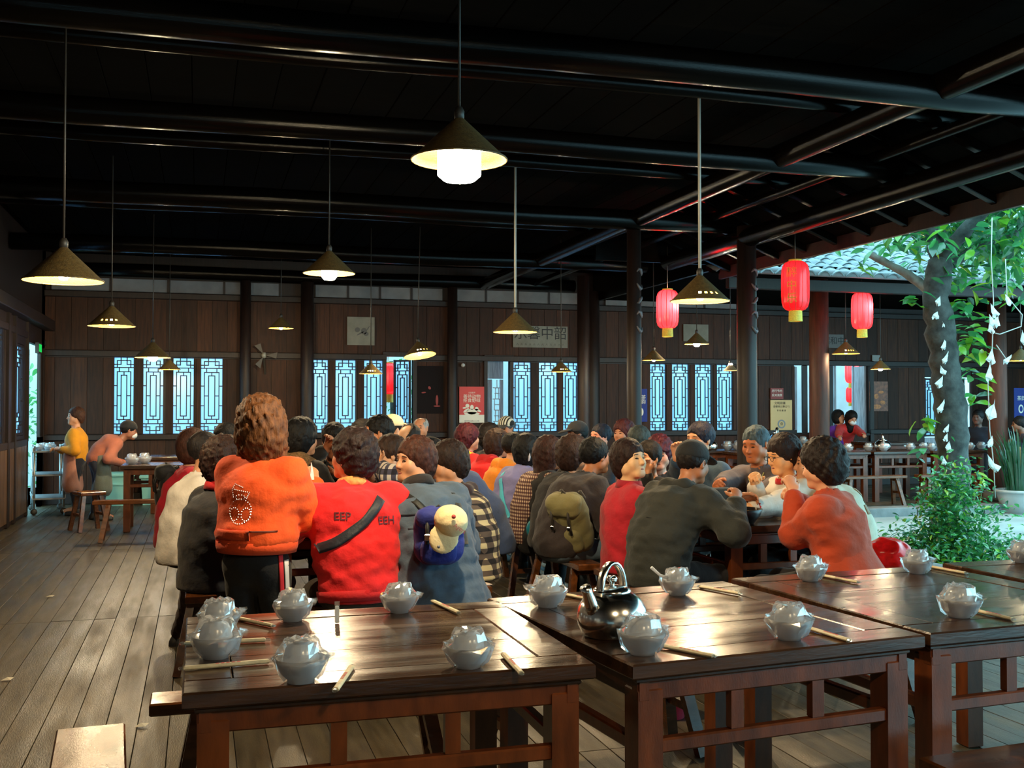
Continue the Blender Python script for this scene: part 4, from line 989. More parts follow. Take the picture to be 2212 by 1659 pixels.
# kettle
STEEL = simple('polished_steel', (0.80, 0.79, 0.76), 0.20, 1.0, rvar=0.06, vscale=6)
def kettle(p, rz, s_, label, group=None):
    k = empty('kettle', p, R(rz)); k.scale = (s_,)*3
    MB().lathe([(0.0, 0.0), (0.085, 0.0), (0.094, 0.006), (0.108, 0.035), (0.112, 0.060), (0.106, 0.090), (0.088, 0.118), (0.066, 0.134), (0.055, 0.138)], 40).build('body', STEEL, k, True)
    MB().lathe([(0.060, 0.137), (0.060, 0.143), (0.045, 0.152), (0.018, 0.157), (0.0, 0.158)], 28).build('lid', STEEL, k, True)
    MB().lathe([(0.008, 0.155), (0.008, 0.166), (0.016, 0.170), (0.018, 0.178), (0.012, 0.186), (0.0, 0.187)], 14).build('knob', STEEL, k, True)
    m = MB(); m.tube([(-0.080, 0, 0.085), (-0.105, 0, 0.115), (-0.122, 0, 0.150), (-0.132, 0, 0.166)], [0.030, 0.022, 0.016, 0.017], 14); m.build('spout', STEEL, k, True)
    m = MB(); pts = []
    for i in range(13):
        a = math.pi*i/12; pts.append((-0.060*math.cos(a), 0, 0.128+0.098*math.sin(a)))
    vs = []; fs = []
    for i, q in enumerate(pts):
        a = math.pi*i/12; n_ = Vector((-math.cos(a), 0, math.sin(a)))*0.0045
        for sy in (-1, 1):
            for sg in (-1, 1): vs.append(Vector(q)+n_*sg+Vector((0, sy*0.012, 0)))
    for i in range(12):
        a, b = i*4, i*4+4; fs += [(a, b, b+1, a+1), (a+3, b+3, b+2, a+2), (a+1, b+1, b+3, a+3), (a+2, b+2, b, a)]
    m.add(vs, fs); m.build('handle', STEEL, k, True)
    for sx in (-1, 1): MB().box((sx*0.060, 0, 0.130), (0.02, 0.034, 0.03), ch=0.004).build('handle_bracket', STEEL, k)
    tag(k, label, 'kettle', group); return k
kettle(atZ(1322, 1372, 0.80), 30, 0.98, 'polished steel kettle with an arched handle on the second table', 'steel kettles')
kettle(Vector((4.85, 14.3, 0.80)), 0, 1.2, 'small shiny kettle at the back beside the striped cap man', 'steel kettles')
kettle(Vector((8.0, 15.75, 0.80)), 30, 1.1, 'shiny kettle on the table under the right lattice windows', 'steel kettles')
kettle(Vector((9.58, 16.35, 0.88)), 40, 1.2, 'shiny kettle by the red brown column, left of the waitress', 'steel kettles')
kettle(Vector((10.62, 14.85, 0.80)), 60, 1.2, 'shiny kettle among bowls in the far row across the courtyard', 'steel kettles')
kettle(Vector((-0.05, 16.2, 0.80)), 10, 1.1, 'shiny kettle on the bare table under the leftmost window', 'steel kettles')
# far settings
setting(atZ(285, 1003, 0.80), 0, 'left one of two wrapped sets on the back left corner table', scale=1.3); setting(atZ(312, 1001, 0.80), 30, 'right one of two wrapped sets on the back left corner table', scale=1.3)
for k, (px, l) in enumerate([(1797, 'wrapped set at the left end of the far row, by the rust coat'), (1832, 'wrapped set second from the left end of the far row'), (1876, 'wrapped set left of the kettle in the far row'), (1909, 'wrapped set touching the kettle in the far row'), (1967, 'wrapped set left of the trunk, alone on its table edge'), (1996, 'wrapped set just left of the trunk in the far row'), (2013, 'wrapped set against the trunk, in the far row'), (2095, 'wrapped set nearest the trunk on its right side, in the far row'), (2120, 'wrapped set at the right end of the far row, by the hanging string')]):
    d = atZ(px, 972, 0.80); d = atY(px, 970, FARY-0.25+(k % 3)*0.12); d.z = 0.8; setting(d, k*40, l, scale=1.25)
for k, (x, y, l) in enumerate([(9.75, 16.3, 'wrapped set in front of the leaning waitress, left'), (10.0, 16.2, 'wrapped set in front of the leaning waitress, right')]): setting(Vector((x, y, 0.88)), k*50, l, scale=1.2)
setting(Vector((8.32, 15.75, 0.80)), 0, 'white wrapped bundle under the right lattice windows, right of the kettle', scale=1.5)
setting(Vector((8.45, 15.62, 0.80)), 0, 'white wrapped bundle at the table edge beside the grey jacket man', scale=1.6)
# dishes on the occupied tables
FOODS = {'greens': (0.10, 0.16, 0.02), 'egg': (0.55, 0.38, 0.05), 'meat': (0.22, 0.08, 0.03), 'rice': (0.7, 0.66, 0.55)}
def dish(x, y, z, r_, food, label, seed):
    rs = random.Random(seed); t = empty('dish', (x, y, z))
    MB().lathe([(0.0, 0.004), (r_*0.55, 0.003), (r_*0.58, 0.0), (r_*0.62, 0.0), (r_*0.9, 0.018), (r_, 0.030), (r_*0.98, 0.032), (r_*0.6, 0.010), (0.0, 0.009)], 24).build('plate', PORC, t, True)
    m = MB()
    for k in range(26):
        a, q = rs.uniform(0, 6.28), r_*0.72*math.sqrt(rs.random()); h_ = 0.022+0.03*(1-q/r_)*rs.random(); c = Vector((q*math.cos(a), q*math.sin(a), h_)); s_ = rs.uniform(0.012, 0.024)
        m.box(c, (s_*1.8, s_, s_*0.6), M=Matrix.Rotation(rs.uniform(0, 6.28), 3, 'Z') @ Matrix.Rotation(rs.uniform(-0.6, 0.6), 3, 'X'), ch=s_*0.2)
    f_ = m.build('food', simple('food_'+food, FOODS[food], 0.45, var=0.35, vscale=60), t); tag(f_, kind='stuff'); tag(t, label, 'dish', 'dishes of the parties'); return t
dish(3.18, 5.98, 0.80, 0.14, 'egg', 'dish of yellow and green food at the corner by the black capped man', 1)
dish(3.45, 6.12, 0.80, 0.13, 'rice', 'dish of pale food under the hands of the rust coat woman', 2)
dish(3.32, 6.40, 0.80, 0.13, 'greens', 'dish of greens in front of the grey jacket man', 3)
dish(0.72, 6.55, 0.80, 0.13, 'meat', 'dish of brown meat on the left party table', 4); dish(0.95, 6.9, 0.80, 0.13, 'greens', 'dish of greens on the left party table', 5)
dish(3.25, 7.2, 0.80, 0.13, 'meat', 'dish of meat behind the crimson cardigan woman', 6)
def wok(x, y, z, label):
    t = empty('hotpot', (x, y, z)); MB().lathe([(0.0, 0.0), (0.10, 0.0), (0.14, 0.05), (0.155, 0.09), (0.148, 0.09), (0.13, 0.05), (0.0, 0.012)], 24).build('pot', simple('black_iron', (0.012, 0.012, 0.014), 0.35, 0.3), t, True)
    f_ = MB().lathe([(0.0, 0.072), (0.08, 0.076), (0.14, 0.068)], 18).build('broth', simple('brown_broth', (0.16, 0.08, 0.02), 0.2), t, True); tag(t, label, 'pot')
wok(0.80, 6.28, 0.80, 'black iron pot on the left party table beyond the orange sleeve'); wok(3.12, 5.80, 0.80, 'black iron pot on the near table corner by the black sleeve')
def bowl_plain(x, y, z, label, s_=1.0):
    o = MB().lathe([(0.0, 0.004), (0.026, 0.004), (0.028, 0.0), (0.031, 0.0), (0.031, 0.006), (0.046, 0.022), (0.056, 0.044), (0.0585, 0.055), (0.0555, 0.055), (0.043, 0.024), (0.028, 0.011), (0.0, 0.010)], 20).build('bowl', PORC, None, True, (x, y, z)); tag(o, label, 'bowl', 'eating bowls'); return o
bowl_plain(3.55, 5.80, 0.80, 'white eating bowl before the rust coat woman'); bowl_plain(3.02, 6.2, 0.80, 'white eating bowl before the black capped man')
# bags, paper, tub on and under the benches
t = empty('plastic_tub', atZ(1460, 1578, 0)); PINK = simple('pink_plastic', (0.85, 0.06, 0.14), 0.35)
MB().lathe([(0.0, 0.0), (0.075, 0.0), (0.10, 0.19), (0.105, 0.19), (0.105, 0.20), (0.096, 0.20), (0.073, 0.008), (0.0, 0.008)], 24).build('tub', PINK, t, True); tag(t, 'pink plastic tub standing on the floor under the kettle table', 'tub')
t.location = (2.20, 4.78, 0)
# ------------------------------------------------------------------ lamps
SH_OUT = simple('woven_straw_shade', (0.10, 0.062, 0.018), 0.6, var=0.35, vscale=60, bump=0.4, bscale=120)
SH_IN = simple('yellow_shade_lining', (0.42, 0.22, 0.014), 0.6, var=0.2, vscale=90, bump=0.3, bscale=150)
ROD = simple('white_conduit', (0.42, 0.42, 0.38), 0.4)
CORD = simple('dark_flex', (0.03, 0.025, 0.02), 0.5)
BULB = emitter('warm_white_bulb', (1.0, 0.90, 0.66), 55.0)
LCOL = (1.0, 0.78, 0.46)
def lamp(p, dia, power, label, rod=False, tilt=(0, 0), slots=0.0, bulb=0.030, top=3.9, drop=0.0, long_=0.11):
    t = empty('pendant_lamp', p); r_ = dia/2; h_ = dia*0.44; Mt = Matrix.Rotation(tilt[0], 4, 'Y') @ Matrix.Rotation(tilt[1], 4, 'X')
    n = 48
    def cone(r0, r1, z0, z1, th):
        prof = [(r0, z0), (r0+(r1-r0)*0.72, z0+(z1-z0)*0.72), (r0+(r1-r0)*0.80, z0+(z1-z0)*0.80), (r1, z1)]
        m = MB(); m.lathe([(max(a-th, 0.004), b) for a, b in prof], n)
        c0 = int((slots if slots else 4.4)/(2*math.pi)*n)
        hole = {(1, (c0+k) % n) for k in (0, 2, 4, 6)} if slots else set()
        m.f = [f for i, f in enumerate(m.f) if (i//n, i % n) not in hole]
        return m
    a = cone(0.018, r_, h_, 0.0, 0.0).xform(Mt).build('shade', SH_OUT, t, True); cone(0.018, r_, h_, 0.0, 0.006).xform(Mt).build('shade_lining', SH_IN, t, True)
    m = MB(); m.tube([(r_*math.cos(2*math.pi*k/32), r_*math.sin(2*math.pi*k/32), 0) for k in range(33)], 0.005, 6); m.xform(Mt).build('rim', SH_OUT, t, True)
    m = MB(); m.lathe([(0.022, h_-0.01), (0.024, h_+0.03), (0.014, h_+0.05)], 14, close=True); m.xform(Mt).build('ferrule', CORD, t, True)
    m = MB(); m.tube([Mt @ Vector((0, 0, h_+0.04)), (0, 0, top-p.z)], 0.012 if rod else 0.006, 8); m.build('rod' if rod else 'flex', ROD if rod else CORD, t, True)
    m = MB(); m.lathe([(0.0, -drop), (bulb*0.7, -drop+0.004), (bulb, -drop+0.03), (bulb, -drop+long_*0.75), (bulb*0.6, -drop+long_), (0.012, h_-0.02)], 14); m.xform(Mt).build('bulb', BULB, t, True)
    l = bpy.data.lights.new('lamp_light', 'POINT'); l.energy = power*LAMP_POWER; l.color = LCOL; l.shadow_soft_size = 0.03
    lo = bpy.data.objects.new('lamp_light', l); lo.location = (0, 0, -drop-0.035); link(lo, t)
    tag(t, label, 'lamp', 'straw cone pendant lamps'); return t
lamp(atD(137, 606, 5.99), 0.43, 42, 'straw cone lamp with a glowing bulb hanging over the left foreground')
lamp(atD(992, 345, 4.82), 0.43, 95, 'glaring cone lamp hanging highest, at the centre of the ceiling', bulb=0.10, drop=0.10, long_=0.22)  # bulb made oversize: the glare round the lamp is put into its shape
lamp(atD(711, 590, 8.99), 0.43, 55, 'bright cone lamp above the heads of the left party', bulb=0.065, drop=0.06, long_=0.14)
lamp(atD(241, 704, 10.1), 0.43, 30, 'dim cone lamp hanging by a long flex above the leftmost window', slots=4.3)
lamp(atD(330, 772, 13.2), 0.43, 50, 'glaring lamp in front of the leftmost lattice window', bulb=0.06, drop=0.05)
lamp(atD(366, 798, 15.0), 0.30, 12, 'small cone lamp half behind the glare at the leftmost window')
lamp(atD(607, 709, 15.6), 0.36, 18, 'small flat looking lamp with a visible bulb left of the wall column', drop=0.02)
lamp(atD(1113, 717, 10.4), 0.43, 40, 'cone lamp on a white rod in front of the calligraphy board', rod=True, drop=0.0)
lamp(atD(907, 768, 14.1), 0.43, 25, 'tilted cone lamp showing its yellow inside', tilt=(-0.10, -0.20), slots=4.4)
lamp(atD(801, 807, 14.2), 0.31, 15, 'small cone lamp in front of the third sash of the middle window', slots=4.3)
lamp(atD(1212, 803, 15.2), 0.31, 15, 'small cone lamp in front of the window right of the blue doorway', slots=4.4)
lamp(atD(1512, 650, 7.79), 0.43, 40, 'large cone lamp on a white rod beside the lit lantern', rod=True, slots=4.2)
lamp(atD(1505, 743, 15.6), 0.36, 30, 'bright flat lamp above the right lattice windows', bulb=0.05, drop=0.04)
lamp(atD(1412, 778, 15.4), 0.33, 14, 'small lamp with a bright bulb at the top left of the right lattice windows', drop=0.02)
lamp(atD(1578, 800, 15.2), 0.20, 6, 'tiny lamp against the rightmost sash of the right lattice windows')
lamp(atD(1827, 764, 15.9), 0.40, 12, 'dark cone lamp above the doorway with red lanterns', slots=4.1, top=3.4)
lamp(atD(1902, 797, 16.6), 0.30, 22, 'small bright lamp right of the doorway with red lanterns', bulb=0.04, drop=0.03, top=3.4)
lamp(atD(2205, 779, 15.9), 0.40, 14, 'cone lamp cut by the right edge behind the red brown column', top=3.4)
# two lamps over the foreground tables, out of the picture above the camera, of the same row
for x, y, l in ((2.5, 0.5, 'cone lamp above the front edge of the violet table, out of view'), (0.7, 0.2, 'cone lamp above the front edge of the nearest table, out of view')):
    lamp(Vector((x, y, 2.45)), 0.43, 40, l)
def as_mesh(name, c, parent):
    c.resolution_u = 3; o = bpy.data.objects.new('tmp', c); COL.objects.link(o); dg = bpy.context.evaluated_depsgraph_get()
    me = bpy.data.meshes.new_from_object(o.evaluated_get(dg)); bpy.data.objects.remove(o); return inst(name, me, parent)
# ------------------------------------------------------------------ red lanterns
LRED = translucent('red_lantern_silk', (0.85, 0.016, 0.03), 0.05, 0.5)
GOLD = simple('yellow_fringe', (0.70, 0.55, 0.06), 0.6, var=0.2, vscale=80); GOLDC = simple('gold_printing', (0.55, 0.30, 0.03), 0.5)
def lantern(p, dia, hgt, power, label, top, chars=None, off=(0.06, -0.06)):
    t = empty('paper_lantern', p); r_ = dia/2; nr = 12
    prof = [(r_*0.42, -hgt/2)]+[(r_*(0.42+0.58*min(1, math.sin(math.pi/2*min(1, k/3)))), -hgt/2+hgt*0.10*k/3) for k in range(1, 4)]
    prof = [(r_*0.45, -hgt*0.5), (r_*0.70, -hgt*0.475), (r_*0.88, -hgt*0.42), (r_*0.97, -hgt*0.33), (r_, -hgt*0.2), (r_, 0), (r_, hgt*0.2), (r_*0.97, hgt*0.33), (r_*0.88, hgt*0.42), (r_*0.70, hgt*0.475), (r_*0.45, hgt*0.5)]
    def fn(rr, zz, a): return rr*(1-0.022*abs(math.sin(a*nr/2))**0.5*-1-0.022), zz
    MB().lathe(prof, 48, fn=fn).build('lantern_body', LRED, t, True)
    for sz in (-1, 1): MB().lathe([(r_*0.44, sz*hgt*0.495), (r_*0.47, sz*hgt*0.5), (r_*0.47, sz*hgt*0.535), (r_*0.40, sz*hgt*0.54)], 24, close=False).build('collar', GOLD, t, True)
    m = MB()
    for k in range(26):
        a = 2*math.pi*k/26; m.bar((r_*0.43*math.cos(a), r_*0.43*math.sin(a), -hgt*0.53), (r_*0.45*math.cos(a), r_*0.45*math.sin(a), -hgt*0.53-0.12*dia/0.36), 0.026*dia/0.36, 0.012, (math.cos(a), math.sin(a), 0))
    m.build('fringe', GOLD, t)
    MB().tube([(0, 0, hgt*0.53), (0, 0, top-p.z)], 0.005, 6).build('cord', CORD, t, True)
    for k in range(nr): 
        a = 2*math.pi*k/nr; MB().tube([(rr*0.985*math.cos(a), rr*0.985*math.sin(a), zz) for rr, zz in prof], 0.0035, 5).build('rib', REDP, t, True)
    if power:
        l = bpy.data.lights.new('lantern_light', 'POINT'); l.energy = power; l.color = (1, 0.78, 0.5); l.shadow_soft_size = 0.04
        lo = bpy.data.objects.new('lantern_light', l); lo.location = (off[0], off[1], 0.05); link(lo, t)
        MB().lathe([(0.0, -0.03), (0.028, -0.015), (0.034, 0.01), (0.02, 0.045), (0.012, 0.06)], 12).build('bulb', BULB, t, True, (off[0], off[1], 0.11))
    if chars:
        d = CP-p; a0 = math.atan2(d.y, d.x)
        for i, ch_ in enumerate(chars):
            c = bpy.data.curves.new('characters', 'FONT'); c.body = ch_; c.size = 0.12; c.align_x = 'CENTER'; c.align_y = 'CENTER'; c.extrude = 0.001; c.materials.append(GOLDC)
            o = as_mesh('characters', c, t); aa = a0-0.25
            o.location = ((r_+0.004)*math.cos(aa), (r_+0.004)*math.sin(aa), 0.13-0.14*i); o.rotation_euler = (R(90), 0, aa+R(90))
    tag(t, label, 'lantern', 'red hanging lanterns'); return t
pb = atD(1718, 618, 11.6); lantern(pb, 0.30, 0.54, 3, 'large unlit looking red lantern with gold characters hanging from the eave', 3.46, '醉中乐', (0, 0))
pa = atD(1442, 668, 13.9); lantern(pa, 0.29, 0.50, 65, 'glowing pinkish red lantern left of the large rod lamp', 3.6)
pc = atD(1862, 672, 15.2); lantern(pc, 0.30, 0.52, 45, 'glowing red lantern hanging beyond the leaf spray, near the trunk', 3.35)
pd_ = atY(1840, 803, 18.9); lantern(pd_, 0.27, 0.46, 40, 'lit red lantern seen inside the far doorway, the higher one', 2.97)
pe = atY(1838, 853, 20.6); lantern(pe, 0.21, 0.34, 10, 'small pink lantern low inside the far doorway', 2.97)
pf = atY(1862, 808, 19.6); lantern(pf, 0.24, 0.40, 0, 'dull red lantern partly hidden at the right inside the far doorway', 2.97)
pg = atY(838, 818, 18.9); lantern(pg, 0.40, 0.55, 8, 'red lantern glimpsed outside through the open lattice door', 3.2)
# beam that carries the yard lanterns
o = MB().box((12.4, 18.9, 2.95), (3.4, 0.10, 0.10), ch=0.008).build('beam_20', WOOD_POST); tag(o, kind='structure')
o = MB().box((12.7, 20.1, 2.95), (4.0, 1.4, 0.10), ch=0.008).build('beam_21', WOOD_POST); tag(o, kind='structure')
for i_, xx in enumerate((10.8, 14.0)): tag(MB().box((xx, 19.2, 1.4), (0.12, 0.14, 3.3), ch=0.008).build('column_%d' % (20+i_), WOOD_POST), kind='structure')
o = MB().box((3.3, 18.9, 3.2), (1.6, 0.10, 0.10), ch=0.008).build('beam_22', WOOD_POST); tag(o, kind='structure')
# ------------------------------------------------------------------ posters and signs on the back wall
def flat(name, px0, py0, px1, py1, mat, label, cat, y=None, th=0.012, fr=None, off=0.03):
    y = (WY-off) if y is None else y; a, b = atY(px0, py0, y), atY(px1, py1, y)
    c = (a+b)/2; w_, h_ = b.x-a.x, a.z-b.z; t = empty(name, (c.x, y, c.z)); MB().box((0, 0, 0), (w_, th, h_)).build('sheet', mat, t); tag(t, label, cat); return t, w_, h_
def txt(t, s_, x, z, size, mat, y=-0.009, vert=False, name='lettering'):
    c = bpy.data.curves.new(name, 'FONT'); c.body = s_; c.size = size; c.align_x = 'CENTER'; c.align_y = 'CENTER'; c.materials.append(mat); c.extrude = 0.0008
    o = as_mesh(name, c, t); o.location = (x, y, z); o.rotation_euler = (R(90), 0, 0); return o
def blob(t, name, pts, mat, y=-0.008):
    m = MB()
    for x, z, a, b, rot in pts:
        n = 14; vs = []
        for yy in (0, -0.002):
            for k in range(n):
                q = 2*math.pi*k/n; u, v = a*math.cos(q), b*math.sin(q); vs.append((x+u*math.cos(rot)-v*math.sin(rot), y+yy, z+u*math.sin(rot)+v*math.cos(rot)))
        m.add(vs, [tuple(range(n, 2*n))[::-1]]+[(k, (k+1) % n, n+(k+1) % n, n+k) for k in range(n)])
    return m.build(name, mat, t)
PW_ = simple('poster_white', (0.80, 0.76, 0.66), 0.6); PR = simple('poster_red', (0.62, 0.035, 0.03), 0.5); INK = simple('black_ink', (0.015, 0.015, 0.018), 0.7); PAPER = simple('aged_paper', (0.19, 0.19, 0.165), 0.9, spec=0.1, var=0.15, vscale=6)
t, w_, h_ = flat('poster', 992, 835, 1046, 913, PR, 'red poster with white Chinese characters and pale cartoon figures on the wall', 'poster')
MB().box((0, -0.007, -h_/2+h_*0.11), (w_, 0.003, h_*0.22)).build('white_band', PW_, t)
txt(t, '善待动物', 0, h_*0.22, w_*0.175, PW_); txt(t, '拒食野味', 0, h_*0.11, w_*0.175, PW_); txt(t, '公益宣传', 0, h_*0.33, w_*0.07, PW_); txt(t, '保护野生动物人人有责', 0, -h_*0.455, w_*0.06, INK)
blob(t, 'pale_figures', [(-0.08, -0.02, 0.035, 0.035, 0), (0.0, -0.045, 0.033, 0.042, 0), (0.085, -0.07, 0.033, 0.033, 0), (-0.10, -0.10, 0.06, 0.022, 0.6), (0.0, -0.12, 0.09, 0.05, 0), (0.11, -0.10, 0.06, 0.02, -0.4), (-0.13, -0.055, 0.035, 0.014, 0.1), (0.0, -0.155, 0.14, 0.03, 0)], PW_)
t, w_, h_ = flat('calligraphy_board', 1108, 703, 1226, 752, PAPER, 'grey calligraphy board with large ink characters above the right of centre windows', 'sign')
txt(t, '乐馨中韶', 0.0, 0.05, 0.245, INK)
for k in range(12): txt(t, '八', -w_*0.42+k*w_*0.076, -h_*0.36, 0.04, INK)
t, w_, h_ = flat('ink_painting', 750, 684, 809, 746, PAPER, 'square ink painting of dark fruit on pale paper above the middle window', 'painting')
blob(t, 'ink_strokes', [(-0.06, 0.02, 0.045, 0.04, 0.3), (0.05, 0.0, 0.05, 0.055, 0), (0.09, -0.05, 0.04, 0.03, 0.4), (-0.01, -0.04, 0.07, 0.012, 0.5), (0.12, 0.05, 0.05, 0.008, 1.0)], simple('grey_ink', (0.09, 0.09, 0.09), 0.8))
t, w_, h_ = flat('dark_picture', 893, 790, 957, 893, simple('dark_glossy_picture', (0.012, 0.009, 0.010), 0.8, spec=0.1), 'dark picture with a few red marks right of the open lattice door', 'picture')
blob(t, 'red_marks', [(-0.08, -0.05, 0.04, 0.012, 0.1), (0.02, 0.03, 0.022, 0.03, 0.6), (0.15, -0.18, 0.022, 0.09, 0.0), (0.15, -0.28, 0.06, 0.012, 0)], simple('dull_red', (0.28, 0.03, 0.03), 0.6))
t, w_, h_ = flat('pale_board', 1476, 700, 1530, 738, PAPER, 'pale board behind the bright flat lamp above the right lattice windows', 'sign')
BLUE = simple('banner_blue', (0.012, 0.03, 0.22), 0.7)
t, w_, h_ = flat('blue_banner', 1379, 840, 1398, 911, BLUE, 'blue banner hanging left of the right lattice windows', 'banner'); txt(t, '茶', 0.01, 0.14, 0.09, PW_); txt(t, '韵', 0.01, 0.06, 0.09, PW_); blob(t, 'white_oval', [(-0.03, -0.12, 0.04, 0.07, 0)], PW_)
t, w_, h_ = flat('blue_banner', 2190, 838, 2225, 915, BLUE, 'blue banner with a ring behind the red brown column at the right edge', 'banner', y=16.9); txt(t, '茶韵', -0.02, 0.14, 0.1, PW_); blob(t, 'white_ring', [(-0.03, -0.06, 0.06, 0.085, 0)], PW_); blob(t, 'ring_core', [(-0.03, -0.06, 0.035, 0.055, 0)], BLUE, -0.011)
t, w_, h_ = flat('yellow_poster', 1664, 864, 1711, 936, simple('poster_ochre', (0.62, 0.44, 0.20), 0.6), 'ochre poster with a grey round emblem beside the courtyard column', 'poster', y=None)
txt(t, '文明用餐', -0.03, h_*0.40, 0.06, INK); txt(t, '请使用公筷公勺', 0, h_*0.30, 0.05, INK); txt(t, '节 约 粮 食', 0, h_*0.18, 0.04, INK)
blob(t, 'emblem', [(0.0, -h_*0.22, 0.085, 0.085, 0)], simple('emblem_grey', (0.22, 0.24, 0.26), 0.6)); blob(t, 'emblem_core', [(0.0, -h_*0.22, 0.055, 0.055, 0)], simple('poster_ochre', (0.62, 0.44, 0.20), 0.6), -0.0105); txt(t, '食', 0, -h_*0.22, 0.07, INK, -0.014)
t, w_, h_ = flat('red_notice', 1664, 838, 1692, 862, simple('notice_red', (0.20, 0.03, 0.025), 0.6), 'small dark red notice with pale characters above the ochre poster', 'sign')
txt(t, '厉行节约', 0, 0.045, 0.055, PW_); txt(t, '反对浪费', 0, -0.035, 0.055, PW_)
t, w_, h_ = flat('dark_board', 1779, 722, 1822, 752, simple('grey_board', (0.10, 0.10, 0.10), 0.7), 'dim grey board with characters beside the red brown column', 'sign'); txt(t, '韶和中', 0, 0, 0.16, INK)
t, w_, h_ = flat('food_picture', 1878, 824, 1918, 888, simple('picture_brown', (0.16, 0.05, 0.02), 0.5, var=0.6, vscale=14), 'brown and orange food picture right of the far doorway', 'picture')
blob(t, 'orange_dishes', [(-0.05, -0.20, 0.10, 0.045, 0), (0.08, -0.12, 0.06, 0.04, 0), (-0.06, 0.0, 0.05, 0.05, 0), (0.05, 0.08, 0.06, 0.03, 0)], simple('picture_orange', (0.40, 0.13, 0.02), 0.5, var=0.5, vscale=30))
t, w_, h_ = flat('grey_board', 1884, 767, 1902, 790, simple('grey_card', (0.22, 0.24, 0.24), 0.7), 'small grey card above the bright lamp right of the far doorway', 'sign')
# exit light on the left wall, and a camera dome
p = atX(83, 752, LX+0.03); t = empty('exit_light', p); MB().box((0, 0, 0), (0.05, 0.30, 0.16), ch=0.006).build('case', CORD, t); MB().box((0.027, 0, 0), (0.006, 0.24, 0.11)).build('panel', emitter('exit_green', (0.02, 0.8, 0.12), 0.8), t); tag(t, 'small glowing green exit light over the left doorway', 'exit light')
p = atY(570, 768, WY-0.12); t = empty('wall_fan', p); m = MB(); m.lathe([(0.03, -0.04), (0.045, 0.0), (0.03, 0.05)], 14, close=True); m.build('motor', simple('grey_plastic', (0.25, 0.25, 0.22), 0.4), t, True)
MB().bar((0, 0.0, 0), (0.03, 0.12, -0.30), 0.03, 0.03).build('bracket', CORD, t)
m = MB()
for k in range(3):
    a = k*2.1; m.add([(0.03*math.cos(a), -0.05, 0.03*math.sin(a)), (0.20*math.cos(a-0.25), -0.055, 0.20*math.sin(a-0.25)), (0.22*math.cos(a+0.25), -0.045, 0.22*math.sin(a+0.25))], [(0, 1, 2)])
m.build('blade', CORD, t); tag(t, 'dark wall fan on the wood wall left of the middle window', 'fan')
p = atY(1000, 789, WY-0.05); o = MB().lathe([(0.035, 0.0), (0.033, 0.02), (0.02, 0.035), (0.0, 0.04)], 14).build('wall_lamp_socket', PORC, None, True, p); o.rotation_euler = (R(90), 0, 0); tag(o, 'small white socket on the dark wall above the red poster', 'socket')
# ------------------------------------------------------------------ trolley, bins
TRL = simple('brushed_trolley_steel', (0.42, 0.44, 0.45), 0.35, 0.7); 
t = empty('serving_trolley', atZ(100, 1108, 0)+Vector((0.0, 0.1, 0)), R(10))
for z in (0.22, 0.55, 0.88):
    MB().box((0, 0, z), (0.42, 0.78, 0.025), ch=0.004).build('tray', simple('trolley_tray_grey', (0.20, 0.23, 0.26), 0.4), t)
    m = MB()
    for sx in (-1, 1): m.box((sx*0.21, 0, z+0.03), (0.01, 0.78, 0.05))
    m.build('tray_edge', TRL, t)
for sx in (-1, 1):
    for sy in (-1, 1):
        MB().tube([(sx*0.19, sy*0.36, 0.10), (sx*0.19, sy*0.36, 0.96)], 0.017, 8).build('post', TRL, t, True)
        m = MB(); m.lathe([(0.012, -0.02), (0.045, -0.018), (0.045, 0.018), (0.012, 0.02)], 14, close=True); w0 = m.build('caster', CORD, t, True, (sx*0.19, sy*0.36, 0.045)); w0.rotation_euler = (R(90), 0, 0)
MB().tube([(0.19, -0.36, 0.94), (0.26, -0.42, 0.97), (0.26, 0.30, 0.97), (0.19, 0.36, 0.94)], 0.013, 8).build('push_handle', TRL, t, True)
tag(t, 'three tier steel serving trolley before the bright left doorway', 'trolley')
for k in range(4):
    setting(Vector((t.location.x-0.08+0.1*(k % 2), t.location.y-0.25+0.16*k, 0.893)), k*50, ['wrapped set on the trolley top, nearest the door edge', 'wrapped set on the trolley top, second along', 'wrapped set on the trolley top, third along', 'wrapped set on the trolley top, beside the waitress hands'][k])
MINT = simple('mint_green_plastic', (0.30, 0.62, 0.52), 0.4)
def bin_(x, y, w_, d_, h_, label):
    t = empty('crate', (x, y, 0)); m = MB(); m.box((0, 0, h_/2), (w_, d_, h_), taper=0.86); m.build('tub', MINT, t); MB().box((0, 0, h_+0.01), (w_+0.05, d_+0.05, 0.05), ch=0.01).build('rim', MINT, t)
    for sx in (-1, 1): MB().box((sx*(w_/2+0.02), 0, h_*0.8), (0.03, d_*0.4, 0.03), ch=0.006).build('handle', MINT, t)
    MB().box((0, -d_/2+0.012, h_*0.72), (w_*0.5, 0.03, 0.04), ch=0.006).build('grip', MINT, t); tag(t, label, 'crate', 'mint green crates'); return t
p = atZ(262, 1085, 0); bin_(p.x, p.y-0.45, 0.42, 0.50, 0.46, 'mint green plastic crate under the bending waiter'); p = atZ(322, 1080, 0); bin_(p.x+0.1, p.y-0.7, 0.36, 0.50, 0.42, 'mint green plastic crate beneath the back left corner table')
